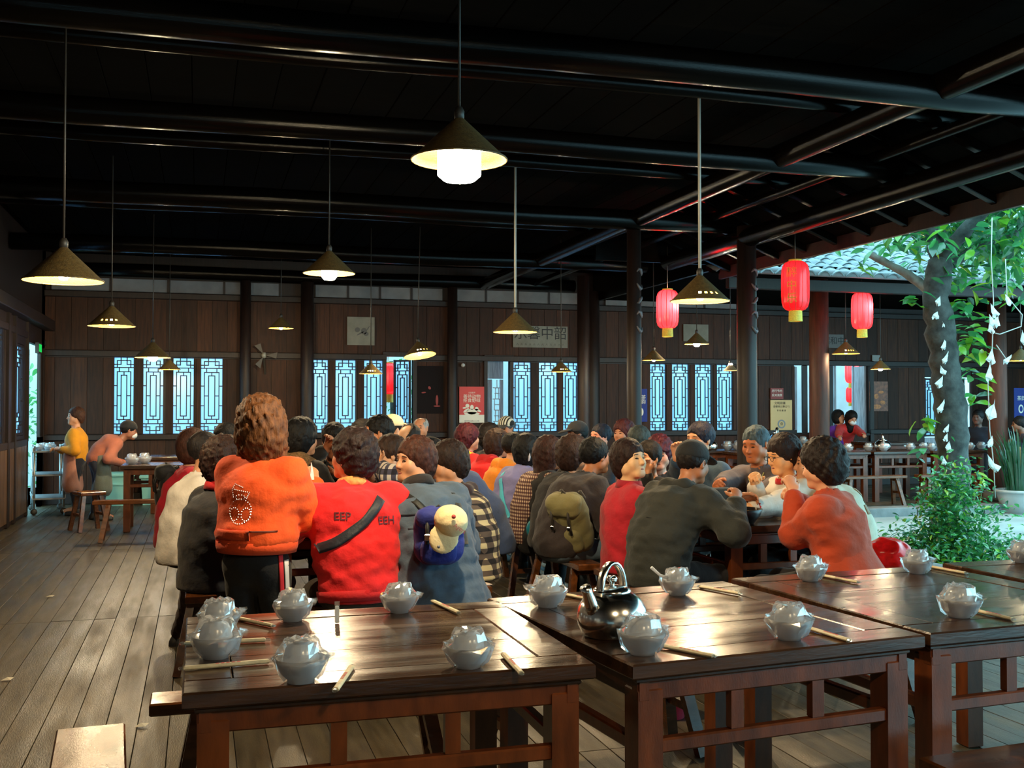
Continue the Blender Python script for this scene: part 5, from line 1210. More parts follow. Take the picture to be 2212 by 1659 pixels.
# ------------------------------------------------------------------ courtyard: tree, vines, shrub, hanging strings, pot
BARK = simple('mossy_dark_bark', (0.035, 0.038, 0.034), 0.85, var=0.7, vscale=9, bump=0.8, bscale=22)
TB = atZ(2048, 1185, -0.12); tree = empty('tree', TB); tree['label'] = 'mossy courtyard tree with a branching crown of large green leaves'; tree['category'] = 'tree'
rs = random.Random(11)
def limb(pts, radii, name, mat=BARK, n=14):
    m = MB(); P_, r_ = [], []
    for i in range(len(pts)-1):
        for k in range(6):
            f_ = k/6; P_.append(Vector(pts[i]).lerp(Vector(pts[i+1]), f_)+Vector((rs.uniform(-1, 1), rs.uniform(-1, 1), 0))*radii[i]*0.10); r_.append((radii[i]*(1-f_)+radii[i+1]*f_)*rs.uniform(0.92, 1.1))
    P_.append(Vector(pts[-1])); r_.append(radii[-1]); m.tube(P_, r_, n)
    for i, v in enumerate(m.v): m.v[i] = tuple(Vector(v)+Vector((rs.uniform(-1, 1), rs.uniform(-1, 1), 0))*0.008)
    return m.build(name, mat, tree, True)
TD = (TB-CP).dot(F0)
def tp(px, py, dd=0.0): return atD(px, py, TD+dd)-TB
limb([(0, 0, -0.05), tp(2062, 1010), tp(2052, 880), tp(2038, 760), tp(2022, 640), tp(2030, 560)], [0.21, 0.18, 0.175, 0.165, 0.15, 0.12], 'trunk')
limb([tp(2022, 640), tp(1965, 595, 0.3), tp(1880, 550, 0.6)], [0.06, 0.05, 0.04], 'branch', simple('pale_bark', (0.17, 0.16, 0.14), 0.8, var=0.4, vscale=10))
limb([tp(2030, 570), tp(2010, 480, 0.2), tp(2040, 400, 0.4)], [0.10, 0.08, 0.06], 'branch'); limb([tp(2030, 560), tp(2110, 470, -0.4), tp(2190, 380, -0.8)], [0.09, 0.07, 0.05], 'branch')
limb([tp(2035, 590), tp(2100, 540, 0.6), tp(2200, 500, 1.0)], [0.06, 0.045, 0.03], 'branch')
def leaf_mesh(name, mat, L=0.21, W_=0.10):
    prof = [(0.0, 0.08), (0.22, 0.75), (0.5, 1.0), (0.78, 0.62), (1.0, 0.0)]; m = MB(); vs = []
    for f_, w_ in prof:
        z = -0.25*L*f_*f_; vs += [(-W_/2*w_, L*f_, z+0.012*w_), (0, L*f_, z), (W_/2*w_, L*f_, z+0.012*w_)]
    fs = []
    for i in range(4):
        for j in range(2): fs.append((i*3+j, i*3+j+1, i*3+j+4, i*3+j+3))
    m.add(vs, fs); return m.mesh(name, mat, True)
LEAFC = [translucent('leaf_%d' % i, c, 0.10, 0.6) for i, c in enumerate([(0.035, 0.22, 0.07), (0.06, 0.32, 0.07), (0.16, 0.42, 0.03), (0.32, 0.46, 0.03), (0.02, 0.12, 0.05)])]
LM = [leaf_mesh('leaf', c) for c in LEAFC]
cl = []   # leaf clusters: centre, spread (m), count, weights, dd
def C_(px, py, rx_, rz_, n, wts, dd=0.0, big=1.0): cl.append((tp(px, py, dd), rx_, rz_, n, wts, big))
C_(2090, 700, 0.16, 0.30, 26, (1, 3, 4, 2, 1)); C_(2108, 745, 0.14, 0.20, 18, (2, 3, 4, 1, 1)); C_(2075, 650, 0.14, 0.16, 12, (2, 3, 2, 1, 1)); C_(1985, 640, 0.16, 0.10, 8, (1, 2, 3, 3, 0)); C_(2060, 590, 0.25, 0.14, 16, (4, 2, 1, 0, 2))
C_(2000, 500, 0.40, 0.22, 34, (4, 3, 2, 1, 2), -0.2); C_(1960, 470, 0.30, 0.16, 18, (4, 3, 3, 1, 1)); C_(2120, 500, 0.45, 0.30, 40, (4, 4, 1, 0, 3), -0.3); C_(2190, 560, 0.30, 0.25, 22, (3, 4, 3, 1, 1), -0.2); C_(2180, 440, 0.35, 0.25, 26, (3, 4, 3, 1, 1), -0.4)
C_(1925, 525, 0.25, 0.12, 9, (4, 3, 2, 1, 1), 0.2); C_(2105, 860, 0.12, 0.10, 8, (2, 3, 3, 1, 1)); C_(2150, 600, 0.25, 0.15, 8, (4, 3, 1, 1, 2), -0.3)
C_(1860, 578, 0.08, 0.05, 5, (2, 3, 2, 0, 0), 1.2, 0.9); C_(1997, 905, 0.12, 0.10, 10, (0, 1, 3, 5, 0)); C_(1990, 980, 0.08, 0.06, 4, (1, 2, 3, 1, 0)); C_(2112, 1030, 0.14, 0.10, 7, (0, 1, 3, 3, 0)); C_(2092, 800, 0.10, 0.1, 8, (3, 2, 1, 0, 2)); C_(2150, 640, 0.10, 0.08, 4, (1, 1, 1, 3, 0)); C_(2040, 430, 0.35, 0.20, 24, (4, 3, 1, 1, 2), 0.2); C_(2110, 410, 0.35, 0.20, 20, (4, 3, 1, 1, 2), 0.0)
nl = 0; late = []; fol = [MB() for _ in LEAFC]
base_leaf = [tuple(v.co) for v in LM[0].vertices]; base_f = [tuple(p_.vertices) for p_ in LM[0].polygons]
for c, rx_, rz_, n_, wts, big in cl:
    for _ in range(n_):
        q = c+Vector((rs.gauss(0, rx_*0.55), rs.gauss(0, rx_*0.55), rs.gauss(0, rz_*0.6)))
        if nl < 295: inst('leaf', LM[rs.choices(range(5), wts)[0]], tree, q, (rs.uniform(-0.9, 0.4), rs.uniform(-0.6, 0.6), rs.uniform(0, 6.28)), (big*rs.uniform(0.7, 1.2),)*3); nl += 1
        else: late.append((q, wts))
def add_leaf(mb, q, s_, e):
    M_ = Matrix.Translation(q) @ e.to_matrix().to_4x4() @ Matrix.Scale(s_, 4); n0 = len(mb.v)
    mb.v += [tuple(M_ @ Vector(v)) for v in base_leaf]; mb.f += [tuple(i+n0 for i in f) for f in base_f]
from mathutils import Euler
for c, rx_, rz_, n_ in [(tp(2130, 440, 1.5), 1.2, 0.5, 900), (tp(2200, 350, 0.5), 1.2, 0.5, 500), (tp(2010, 400, 1.0), 1.0, 0.35, 500), (tp(2200, 520, 2.2), 1.0, 0.5, 420), (tp(2300, 450, 0), 1.0, 0.9, 400), (tp(1950, 470, 0.9), 0.8, 0.30, 260), (tp(2130, 540, 0.8), 0.9, 0.30, 300)]:
    for _ in range(n_):
        q = c+Vector((rs.gauss(0, rx_*0.5), rs.gauss(0, rx_*0.5), rs.gauss(0, rz_*0.5)))
        if q.z+TB.z < 2.6: continue
        k = rs.choices(range(5), (4, 4, 2, 0.5, 3))[0]; add_leaf(fol[k], q, rs.uniform(0.6, 1.1), Euler((rs.uniform(-1, 0.5), rs.uniform(-0.7, 0.7), rs.uniform(0, 6.28))))
for q, wts in late: add_leaf(fol[rs.choices(range(5), wts)[0]], q, rs.uniform(0.7, 1.2), Euler((rs.uniform(-0.9, 0.4), rs.uniform(-0.6, 0.6), rs.uniform(0, 6.28))))
for k, mb in enumerate(fol): tag(mb.build('foliage', LEAFC[k], tree), kind='stuff')
# pale growths on the trunk
PALE = simple('pale_dry_petal', (0.62, 0.64, 0.62), 0.7, var=0.2, vscale=30)
def pale(q, s_, parent, name='pale_growth', a=0.0):
    m = MB(); n = 7; vs = []
    sk, q0 = rs.uniform(-0.5, 0.5), rs.uniform(0, 6)
    for i, (rr, zz) in enumerate(((0.0, 0.06), (0.016, 0.03), (0.030, -0.01), (0.038, -0.035), (0.012, -0.05))):
        for k in range(n):
            t_ = 2*math.pi*k/n; vs.append(((rr*(1+0.45*math.sin(k*2.3+i+q0)))*math.cos(t_)+sk*zz, rr*0.4*math.sin(t_), zz*(1+0.3*math.sin(k*1.7+q0))+0.012*math.sin(k*3.1+q0)))
    m.add(vs, [(i*n+k, i*n+(k+1) % n, (i+1)*n+(k+1) % n, (i+1)*n+k) for i in range(4) for k in range(n)])
    o = m.build(name, PALE, parent, False, q); o.scale = (s_,)*3; o.rotation_euler = (0, rs.uniform(-0.5, 0.5), a); return o
for px, py in ((2025, 680), (2040, 705), (2040, 745), (2043, 775), (2036, 800), (2031, 825), (2034, 880), (2046, 925), (2044, 945), (2050, 965), (2039, 995), (2028, 650), (2066, 1060)):
    pale(tp(px, py, -0.155), rs.uniform(0.8, 1.2), tree)
# hanging strings with dried pale pods
STR = simple('pale_string', (0.45, 0.45, 0.42), 0.8)
def string(pts, pods, label, top):
    t = empty('hanging_string', atD(*pts[0], top)); P_ = [atD(a, b, top)-t.location for a, b in pts]
    MB().tube(P_, 0.006, 6).build('string', STR, t, True)
    for a, b, s_ in pods: pale(atD(a, b, top)-t.location+Vector((0, -0.01, 0)), s_, t, 'dried_pod')
    tag(t, label, 'hanging decoration'); return t
string([(2143, 470), (2141, 560), (2146, 650), (2143, 760), (2134, 830), (2138, 930), (2146, 1000), (2150, 1075)], [(2146, 672, 1.2), (2142, 694, 1.2), (2152, 694, 1.0), (2139, 708, 1.0), (2140, 770, 1.3), (2136, 808, 1.3), (2141, 888, 1.6), (2138, 955, 1.0), (2143, 1003, 1.4)], 'long pale string with dried white pods hanging right of the trunk', 11.2)
string([(2172, 560), (2175, 640), (2208, 680), (2206, 705), (2160, 722), (2150, 720)], [(2176, 650, 1.0), (2211, 732, 1.2)], 'looped pale string with a white pod at the right edge', 11.4)
string([(2152, 745), (2166, 765), (2175, 778)], [(2176, 778, 1.0)], 'short string with one white pod before the red brown column', 11.6)
# shrub at the foot of the tree
sh = empty('shrub', TB+Vector((0, -0.1, 0))); tag(sh, 'low green shrub spreading around the foot of the tree', 'shrub')
sm_ = [MB() for _ in LEAFC]; SO = sh.location
for c, rx_, rz_, n_ in [(atD(2050, 1150, 11.1), 0.32, 0.32, 1500), (atD(2055, 1060, 11.1), 0.24, 0.26, 700), (atZ(1990, 1185, 0.02), 0.42, 0.16, 1100), (atZ(2110, 1185, 0.02), 0.46, 0.20, 1200), (atD(2015, 1085, 11.2), 0.12, 0.14, 90), (atD(2140, 1100, 11.2), 0.22, 0.15, 110), (atZ(2160, 1190, 0.0), 0.25, 0.12, 200)]:
    for _ in range(n_):
        q = c+Vector((rs.gauss(0, rx_*0.6), rs.gauss(0, rx_*0.6), rs.gauss(0, rz_*0.6)))
        if q.z < -0.10: q.z = -0.10+abs(q.z+0.10)*0.5
        k = rs.choices(range(5), (4, 4, 1.5, 0.3, 2))[0]; add_leaf(sm_[k], q-SO, rs.uniform(0.22, 0.42), Euler((rs.uniform(-0.9, 0.6), rs.uniform(-0.7, 0.7), rs.uniform(0, 6.28))))
for k, mb in enumerate(sm_): tag(mb.build('foliage', LEAFC[k], sh), kind='stuff')
for k in range(16):
    a = rs.uniform(0, 6.28); q = Vector((0.3*math.cos(a)*rs.random(), 0.3*math.sin(a)*rs.random(), 0)); MB().tube([q+Vector((0, 0, -0.05)), q*1.3+Vector((0, 0, 0.3)), q*1.9+Vector((rs.uniform(-.1, .1), 0, rs.uniform(0.4, 0.8)))], [0.008, 0.006, 0.003], 5).build('stem', simple('green_stem', (0.06, 0.12, 0.03), 0.7), sh, True)
# pale planter with long blades at the right edge
pl = empty('potted_plant', atZ(2205, 1108, -0.12)); tag(pl, 'pale round planter with long dark green blades at the right edge', 'plant')
MB().lathe([(0.0, 0.0), (0.26, 0.0), (0.33, 0.25), (0.36, 0.32), (0.38, 0.32), (0.38, 0.36), (0.34, 0.36), (0.32, 0.30), (0.0, 0.29)], 32).build('pot', simple('pale_glazed_pot', (0.42, 0.46, 0.46), 0.4, var=0.15, vscale=5), pl, True)
bl = MB()
for k in range(150):
    a, r0 = rs.uniform(0, 6.28), 0.22*math.sqrt(rs.random()); b = Vector((r0*math.cos(a), r0*math.sin(a), 0.28)); ln = rs.uniform(0.55, 1.05); o_ = Vector((math.cos(a), math.sin(a), 0))*rs.uniform(0.05, 0.4); pv = Vector((-math.sin(a), math.cos(a), 0))
    P_ = [b, b+o_*0.25+Vector((0, 0, ln*0.5)), b+o_*0.6+Vector((0, 0, ln*0.85)), b+o_+Vector((0, 0, ln))]; wv = (0.014, 0.013, 0.009, 0.002); vs = []
    for q, w_ in zip(P_, wv): vs += [q-pv*w_, q+pv*w_]
    bl.add(vs, [(0, 1, 3, 2), (2, 3, 5, 4), (4, 5, 7, 6)])
tag(bl.build('blades', LEAFC[4], pl), kind='stuff')
# foliage of a garden tree beyond the windows and doors
gt = empty('garden_tree', (3.6, 20.6, 0)); tag(gt, 'bright green foliage glimpsed through the open lattice door', 'tree'); MB().tube([(0, 0, -0.2), (0.05, 0, 1.2), (0, 0, 2.4)], [0.08, 0.06, 0.04], 8).build('trunk', BARK, gt, True); gm = MB()
for _ in range(420): add_leaf(gm, Vector((rs.gauss(0, 0.5), rs.gauss(0, 0.3), 1.5+rs.gauss(0, 0.55))), rs.uniform(0.5, 0.9), Euler((rs.uniform(-1, .5), rs.uniform(-.7, .7), rs.uniform(0, 6.28))))
tag(gm.build('foliage', LEAFC[1], gt), kind='stuff')
gt2 = copy_tree(gt); gt2.location = (-3.1, 20.3, -0.2); gt2['label'] = 'green foliage glimpsed outside through the left doorway'
# ------------------------------------------------------------------ the people
BLK, DRK, BRN, MAR, GRY = (14, 12, 13), (24, 18, 17), (52, 30, 20), (58, 18, 24), (70, 74, 82)
V = Vector
# --- left party, near end
O = person('woman standing with her back turned, curly brown hair and an orange sweatshirt, holding a tissue', 570, 922, 5.5, -32, 6, hair='curly', hcol=(96, 58, 30), top=(240, 84, 18), leg=(14, 12, 14), stand=True, hip=0.72, key=True, puff=0.034,
           hands={1: atD(680, 1040, 5.70), -1: np.array([-0.05, 0.36, 1.02])}, pole={1: (0.25, -0.5, -1.0), -1: (-0.7, 0.1, -0.8)}, hdir={1: ((-0.5, 0.6, 0.65), (-0.7, 0.5, -0.3))}, folds=0.005, hem=-0.115, flare=0.015, curl=1.0, swid=0.165)
Rd = person('woman in a red jacket sitting with her back turned, a black strap across it', 757, 988, 5.72, 4, 20, yaw=44, hair='perm', hcol=(34, 20, 20), top=(222, 22, 26), leg=(52, 44, 36), key=True, puff=0.05, hands={-1: np.array([-0.22, 0.36, 0.86]), 1: np.array([0.30, 0.30, 0.84])}, pole={1: (0.9, -0.3, -0.6), -1: (-0.9, -0.2, -0.6)}, face=True, folds=0.006, swid=0.195, curl=0.7, hem=-0.075)
Dn = person('woman in a grey blue denim coat seen from behind, turning her face to the left', 893, 998, 5.95, 12, 32, yaw=100, pitch=0, hair='soft', hcol=(60, 30, 20), top=(70, 86, 104), leg=(18, 20, 28), key=True, puff=0.048, face=True, hem=0.10, flare=0.07, folds=0.008, swid=0.185, hands={-1: np.array([-0.16, 0.40, 0.85]), 1: np.array([0.12, 0.42, 0.85])})
Nv = person('woman in a navy vest with red collar and olive sleeves, behind the orange sweatshirt', 492, 1000, 6.2, -62, 14, hair='perm', hcol=(40, 22, 18), top=(16, 22, 34), leg=(48, 10, 18), puff=0.035, key=True, hem=0.10, ankles={-1: atD(388, 1375, 6.75), 1: np.array([0.1, 0.3, 0.09])}, seat=0.46)
Wh = person('woman in a white jacket on the left bench', 448, 978, 7.2, -80, 18, hair='short', hcol=(26, 22, 24), top=(214, 206, 196), leg=(30, 32, 44), puff=0.025, yaw=-20)
Cr = person('woman in a crimson quilted jacket on the left bench, beyond the white jacket', 424, 968, 8.0, -82, 14, hair='bob', hcol=(60, 34, 26), top=(190, 16, 44), leg=(24, 24, 30), puff=0.045)
Lb = person('person with dark hair at the far end of the left bench', 495, 948, 9.4, -85, 14, hair='short', hcol=BLK, top=(40, 34, 34), yaw=-15)
Fh = person('person in a black coat whose hood is trimmed with brown fur', 655, 950, 7.6, -50, 10, hair='perm', hcol=BLK, top=(18, 15, 16), puff=0.04)
Ch = person('man in black opposite, raising chopsticks to his bowed face', 722, 955, 8.0, 178, 22, pitch=-18, hair='short', hcol=BLK, top=(16, 15, 18), skin=(150, 92, 62), key=True, face=True, hands={1: atD(704, 970, 7.75), -1: atD(690, 1020, 7.35)}, hdir={1: ((-0.3, 0.4, 0.8), (0.5, 0.3, -0.4)), -1: ((0.7, 0.5, 0.1), (0, 0, 1))}, pole={1: (0.9, 0, -0.5), -1: (-0.9, 0, -0.6)})
Pm = person('man with short black hair in sharp profile, facing left before the middle window', 814, 938, 7.5, 88, 6, hair='crop', hcol=BLK, top=(26, 24, 30), skin=(186, 120, 82), face=True, key=True, puff=0.02)
Pd = person('person with dark hair, face hidden, left of the man in profile', 778, 940, 9.3, 110, 14, hair='short', hcol=DRK, top=(24, 22, 26), skin=(150, 100, 70), face=True)
Cp = person('man in a pale cream cap looking right, by the open lattice door', 851, 928, 10.2, -70, 4, hair='short', hcol=DRK, top=(20, 22, 34), skin=(200, 150, 120), face=True, cap=((226, 204, 160),))
Bl = person('bald man far back, right of the open lattice door', 908, 926, 12.2, 150, 4, hair='bald', hcol=(150, 150, 150), top=(50, 52, 58), skin=(190, 130, 96), face=True)
Bh = person('man with a shining bald forehead bowed at the left table', 884, 953, 8.4, 120, 20, pitch=-30, hair='bald', hcol=DRK, top=(30, 28, 32), skin=(214, 160, 122))
Hc = person('person with clasped hands before the mouth, in a dark checked sleeve', 838, 985, 7.0, 96, 12, hair='short', hcol=(46, 30, 24), topmat=plaid('dark_check_cloth', (190, 180, 170), (60, 60, 80), (22, 20, 34), 0.07), skin=(206, 150, 112), face=True, key=True, hands={1: atD(815, 1003, 6.78), -1: atD(818, 1006, 6.85)}, hdir={1: ((-0.1, 0.25, 1), (-0.9, 0.3, 0)), -1: ((0.15, 0.25, 1), (0.9, 0.3, 0))}, curl=1.0)
Fc = person('person with dark hair and bowed brown face between the red jacket and the denim coat', 796, 992, 7.2, 150, 14, pitch=-22, hair='short', hcol=DRK, top=(70, 36, 22), skin=(188, 116, 76), face=True, key=True)
Pl = person('woman in a cream and black checked jacket with a dark brown collar', 966, 1003, 6.55, 62, 20, yaw=28, pitch=-14, hair='soft', hcol=(36, 22, 18), topmat=plaid('cream_black_check', (208, 186, 140), (92, 76, 66), (24, 18, 22), 0.066), leg=(16, 14, 18), key=True, puff=0.032, hem=0.06, face=True)
Bs = person('man in a slate blue sweatshirt bending far over the left table', 921, 968, 7.55, 88, 44, hair='short', hcol=(16, 18, 22), top=(62, 80, 120), leg=(20, 24, 34), puff=0.03, skin=(190, 128, 92))
# --- right party, courtyard-facing bench, from near to far
Bk = person('man in a black jacket and black cap bending over his bowl beside the table corner', 1497, 1003, 6.45, -64, 34, pitch=-10, hair='short', hcol=DRK, top=(36, 38, 34), leg=(22, 22, 28), puff=0.042, key=True, skin=(176, 112, 76), face=True, cap=((18, 18, 20),), hands={1: atD(1590, 1085, 6.25), -1: atD(1600, 1075, 6.6)}, hem=0.03, swid=0.175, folds=0.007)
Cs = person('woman in a crimson cardigan looking back over her shoulder, chin raised', 1362, 996, 6.75, -92, 4, yaw=-62, pitch=8, hair='soft', hcol=(38, 22, 20), top=(178, 20, 38), leg=(30, 24, 28), puff=0.034, key=True, skin=(226, 178, 132), face=True, hem=0.10)
Kb = person('man in a dark brown jacket carrying the khaki rucksack', 1287, 988, 7.55, -70, 34, hair='short', hcol=BLK, top=(44, 34, 34), leg=(92, 112, 130), puff=0.034, skin=(190, 116, 72), key=True, hem=-0.05)
Kc = person('person with brown hair next to the khaki rucksack man', 1243, 985, 8.0, -75, 24, hair='perm', hcol=(46, 26, 20), top=(28, 24, 26), puff=0.03)
Ht = person('woman in a brown houndstooth jacket and black vest with long brown hair', 1190, 982, 8.3, -72, 22, hair='long', hcol=(50, 26, 22), topmat=plaid('houndstooth_cloth', (214, 188, 160), (120, 84, 74), (70, 36, 40), 0.026), leg=(20, 20, 28), puff=0.03, key=True)
Lv = person('woman in a lavender jacket and jeans with a pale hair clip', 1142, 975, 8.95, -68, 22, hair='bob', hcol=BLK, top=(120, 118, 170), leg=(44, 66, 86), puff=0.035, key=True, hem=-0.07)
Og = person('person in an orange hooded jacket behind the lavender jacket', 1113, 968, 9.6, -76, 22, hair='short', hcol=BLK, top=(234, 136, 24), leg=(30, 30, 36), puff=0.035)
Rh = person('person in a bright red hooded jacket with brown hair', 1078, 962, 10.2, -66, 24, hair='perm', hcol=(44, 26, 20), top=(220, 20, 24), puff=0.045)
Ys = person('woman with maroon hair, a yellow hood over a red jacket', 1014, 948, 10.9, -70, 10, yaw=-10, hair='perm', hcol=(64, 16, 26), top=(206, 34, 34), puff=0.035, face=True, skin=(196, 140, 110))
Dk = person('dark haired person between the yellow hood and the striped cap', 1062, 945, 11.6, -80, 16, hair='perm', hcol=DRK, top=(26, 24, 28))
Sc = person('man in a black and white striped cap before the blue doorway', 1093, 926, 12.6, 130, 8, pitch=-10, hair='short', hcol=GRY, top=(30, 30, 34), skin=(176, 112, 76), face=True, cap=((200, 196, 180), True, striped('cap_stripes', (206, 200, 180), (24, 24, 26), 0.028), 0, (60, 60, 58)))
# --- right party, facing us
Bc = person('person in a black cap in profile, before the column beside the right of centre window', 1245, 940, 10.9, 88, 8, hair='short', hcol=BLK, top=(20, 20, 24), cap=((16, 17, 22),), skin=(120, 80, 60))
Bp = person('dark haired man with a lit pink cheek behind the crimson cardigan', 1296, 945, 10.4, 105, 10, hair='crop', hcol=(20, 24, 40), top=(22, 24, 36), skin=(210, 130, 100), face=True)
Mr = person('person with reddish hair far back before the blue banner', 1345, 938, 11.4, 120, 8, hair='perm', hcol=(70, 30, 32), top=(30, 24, 26), skin=(170, 110, 80))
Gd = person('grey haired man with a red collar, seen from behind his ear', 1384, 954, 9.3, -60, 8, hair='short', hcol=(44, 52, 52), top=(80, 18, 22), skin=(180, 130, 110))
Mh = person('maroon haired woman in black facing us across the right party', 1424, 985, 8.6, 152, 12, pitch=-8, hair='perm', hcol=(64, 16, 28), top=(18, 17, 26), skin=(222, 146, 116), face=True, key=True)
Fd = person('dark haired person with a hand at the chin behind the crimson cardigan', 1398, 1002, 8.1, 120, 16, hair='short', hcol=DRK, top=(20, 20, 26), skin=(214, 150, 110), face=True, hands={1: atD(1398, 1022, 7.9)}, hdir={1: ((0, 0.3, 1), (-0.6, 0.6, 0))})
Tl = person('man in a teal jacket, half hidden behind the black cap, his face to the left', 1510, 952, 7.9, 112, 14, hair='short', hcol=(30, 28, 44), top=(40, 66, 90), skin=(214, 148, 108), face=True, key=True, hands={1: atD(1463, 990, 7.6)}, hdir={1: ((0, 0.2, 1), (-0.8, 0.4, 0))})
Gm = person('grey haired man in a taupe jacket reaching across the table', 1632, 962, 7.45, 118, 20, pitch=-14, hair='crop', hcol=(62, 76, 84), top=(88, 78, 82), leg=(30, 30, 34), skin=(186, 108, 66), face=True, key=True, hands={1: atD(1535, 1048, 7.0), -1: atD(1600, 1090, 6.9)}, pole={1: (0.7, -0.3, -0.4), -1: (-0.7, -0.2, -0.8)}, curl=0.8)
Gw = person('woman with glasses in white sleeves with red cuffs, in profile to the left', 1690, 985, 7.05, 92, 16, pitch=-14, hair='soft', hcol=(34, 20, 18), top=(206, 196, 184), leg=(30, 28, 32), skin=(236, 168, 112), face=True, key=True, hands={1: atD(1632, 1045, 6.85), -1: atD(1622, 1098, 6.6)}, curl=0.9, puff=0.03)
Wp = person('person in a white patterned coat bending behind the rust coat', 1752, 1005, 6.95, 62, 30, hair='short', hcol=(60, 20, 24), top=(196, 190, 166), leg=(30, 30, 32), puff=0.035, hem=0.02)
Rc = person('woman in a rust red coat with big dark hair, seen from behind, eating', 1772, 1008, 5.95, 40, 14, yaw=-8, pitch=-14, hair='perm', hcol=(30, 20, 18), top=(178, 62, 26), leg=(26, 22, 24), key=True, puff=0.034, hem=0.10, flare=0.10, skin=(222, 160, 124), hands={-1: atD(1716, 1066, 6.08), 1: atD(1722, 1078, 6.2)}, hdir={-1: ((0.2, 0.4, 0.9), (0.6, 0.6, 0))}, pole={-1: (-0.45, -0.2, -1.0), 1: (0.9, 0, -0.6)}, curl=0.9, swid=0.165, folds=0.006, face=True)
# --- staff and people far back
Yw = person('waitress in a yellow jumper and pink apron standing by the trolley', 162, 912, 14.9, 84, 4, hair='bun', hcol=(60, 34, 22), top=(226, 150, 20), leg=(24, 26, 40), stand=True, hip=0.80, skin=(210, 150, 110), face=True, hands={1: atD(125, 972, 14.9), -1: atD(132, 970, 14.7)}, yaw=20, puff=0.02)
Bw = person('waiter in a salmon shirt, apron and mask bending over the green crates', 279, 938, 14.4, -80, 52, pitch=-8, hair='short', hcol=BLK, top=(170, 98, 74), leg=(40, 46, 62), stand=True, hip=0.80, skin=(150, 96, 70), hands={1: atD(262, 1000, 14.2), -1: atD(275, 1002, 14.5)}, cap=((20, 20, 24), False), puff=0.02)
Rw = person('waitress in a red jacket and white mask leaning onto the back table across the courtyard', 1840, 908, 19.7, 175, 40, pitch=-20, hair='long', hcol=BLK, top=(200, 40, 40), leg=(24, 24, 28), stand=True, hip=0.84, skin=(190, 130, 100), hands={1: atD(1812, 945, 19.3), -1: atD(1872, 943, 19.2)})
Pu = person('person in purple behind the leaning waitress', 1813, 902, 19.9, 200, 10, hair='bob', hcol=BLK, top=(92, 40, 150), stand=True, hip=0.70)
Db = person('dim person in dark blue clothes behind the hanging strings', 2112, 903, 18.2, 120, 10, hair='short', hcol=BLK, top=(18, 26, 42), stand=True, hip=0.74, skin=(100, 70, 60))
Dr = person('dim person in dark blue at the right edge beyond the planter', 2200, 920, 17.0, 60, 30, hair='short', hcol=BLK, top=(22, 30, 58), stand=True, hip=0.72, skin=(120, 80, 60), hands={1: atD(2188, 955, 16.8)})
# ------------------------------------------------------------------ garments' details
def ring_on(d, name, a, b, ra, rb, mat, su=1.0, sv=1.0, thick=0.01):
    """a band round the axis a-b"""
    a, b = Vector(a), Vector(b); ax = (b-a); L = ax.length; ax.normalize(); u = Vector((1, 0, 0)); u = (u-ax*u.dot(ax)).normalized(); v = ax.cross(u); m = MB(); n = 28; vs = []
    for f_, r_, t_ in ((0, ra, 0), (0, ra, thick), (0.5, (ra+rb)/2, thick*1.3), (1, rb, thick), (1, rb, 0)):
        for k in range(n):
            q = 2*math.pi*k/n; vs.append(a+ax*L*f_+u*(r_+t_)*su*math.cos(q)+v*(r_+t_)*sv*math.sin(q))
    m.add(vs, [(i*n+k, i*n+(k+1) % n, (i+1)*n+(k+1) % n, (i+1)*n+k) for i in range(4) for k in range(n)])
    return m.build(name, mat, d['body'], True)
def collar(d, mat, r_=0.066, name='collar', h_=0.05):
    N_ = Vector(d['Nk'].tolist()); T_ = Vector(d['T'].tolist()); a = N_+(T_-N_)*0.02; return ring_on(d, name, a, a+(T_-N_).normalized()*h_, r_+0.012, r_, mat)
def hood(d, mat, name='hood', size=1.0):
    g = SDF(d['Nk']-0.22, d['Nk']+0.22, 0.014); b = d['Nk']-d['up']*0.02; bk = np.array([0, -d['up'][2], d['up'][1]])
    g.cone(b+bk*0.075+np.array([-0.07, 0, 0]), b+bk*0.075+np.array([0.07, 0, 0]), 0.055*size, 0.055*size, 0.04)
    g.cone(b+np.array([-0.09, 0.01, 0.01]), b+bk*0.07+np.array([-0.06, 0, 0]), 0.035*size, 0.05*size, 0.04); g.cone(b+np.array([0.09, 0.01, 0.01]), b+bk*0.07+np.array([0.06, 0, 0]), 0.035*size, 0.05*size, 0.04)
    g.noise(0.004, 0.08, 5); return g.build(name, mat, d['body'])
SEAM_O = cloth('orange_rib', (220, 72, 16)); NAVYB = cloth('strap_navy', (20, 26, 40), 0.6)
BACK = (0, 1, 0)
P_ = O['P']; C_o = O['Cc']; W_o = O['W']
ring_on(O, 'hem_band', P_+np.array([0, 0.0, 0.048]), P_+np.array([0, 0, 0.105]), 0.150, 0.156, SEAM_O, 1.30, 1.0)
collar(O, SEAM_O)
STUD = simple('silver_studs', (0.7, 0.7, 0.75), 0.2, 1.0); DKTH = simple('dark_thread', (0.20, 0.04, 0.02), 0.7)
def dots_on(d, name, pts, org, xd, yd, dv, r_, mat):
    tree = d.setdefault('bvh_jacket', bvh(d['jacket'])); m = MB(); dv = Vector(dv).normalized(); xd, yd, org = Vector(xd), Vector(yd), Vector(org)
    for x, y in pts:
        p = org+xd*x+yd*y; h_ = tree.ray_cast(p-dv*0.6, dv)
        if h_[0] is None: continue
        c = h_[0]; m.add([c+Vector((0, 0, r_))-dv*0.001, c+Vector((r_, 0, 0))-dv*0.001, c-Vector((0, 0, r_))-dv*0.001, c-Vector((r_, 0, 0))-dv*0.001, c-dv*r_*1.2], [(0, 1, 4), (1, 2, 4), (2, 3, 4), (3, 0, 4)])
    return m.build(name, mat, d['body'])
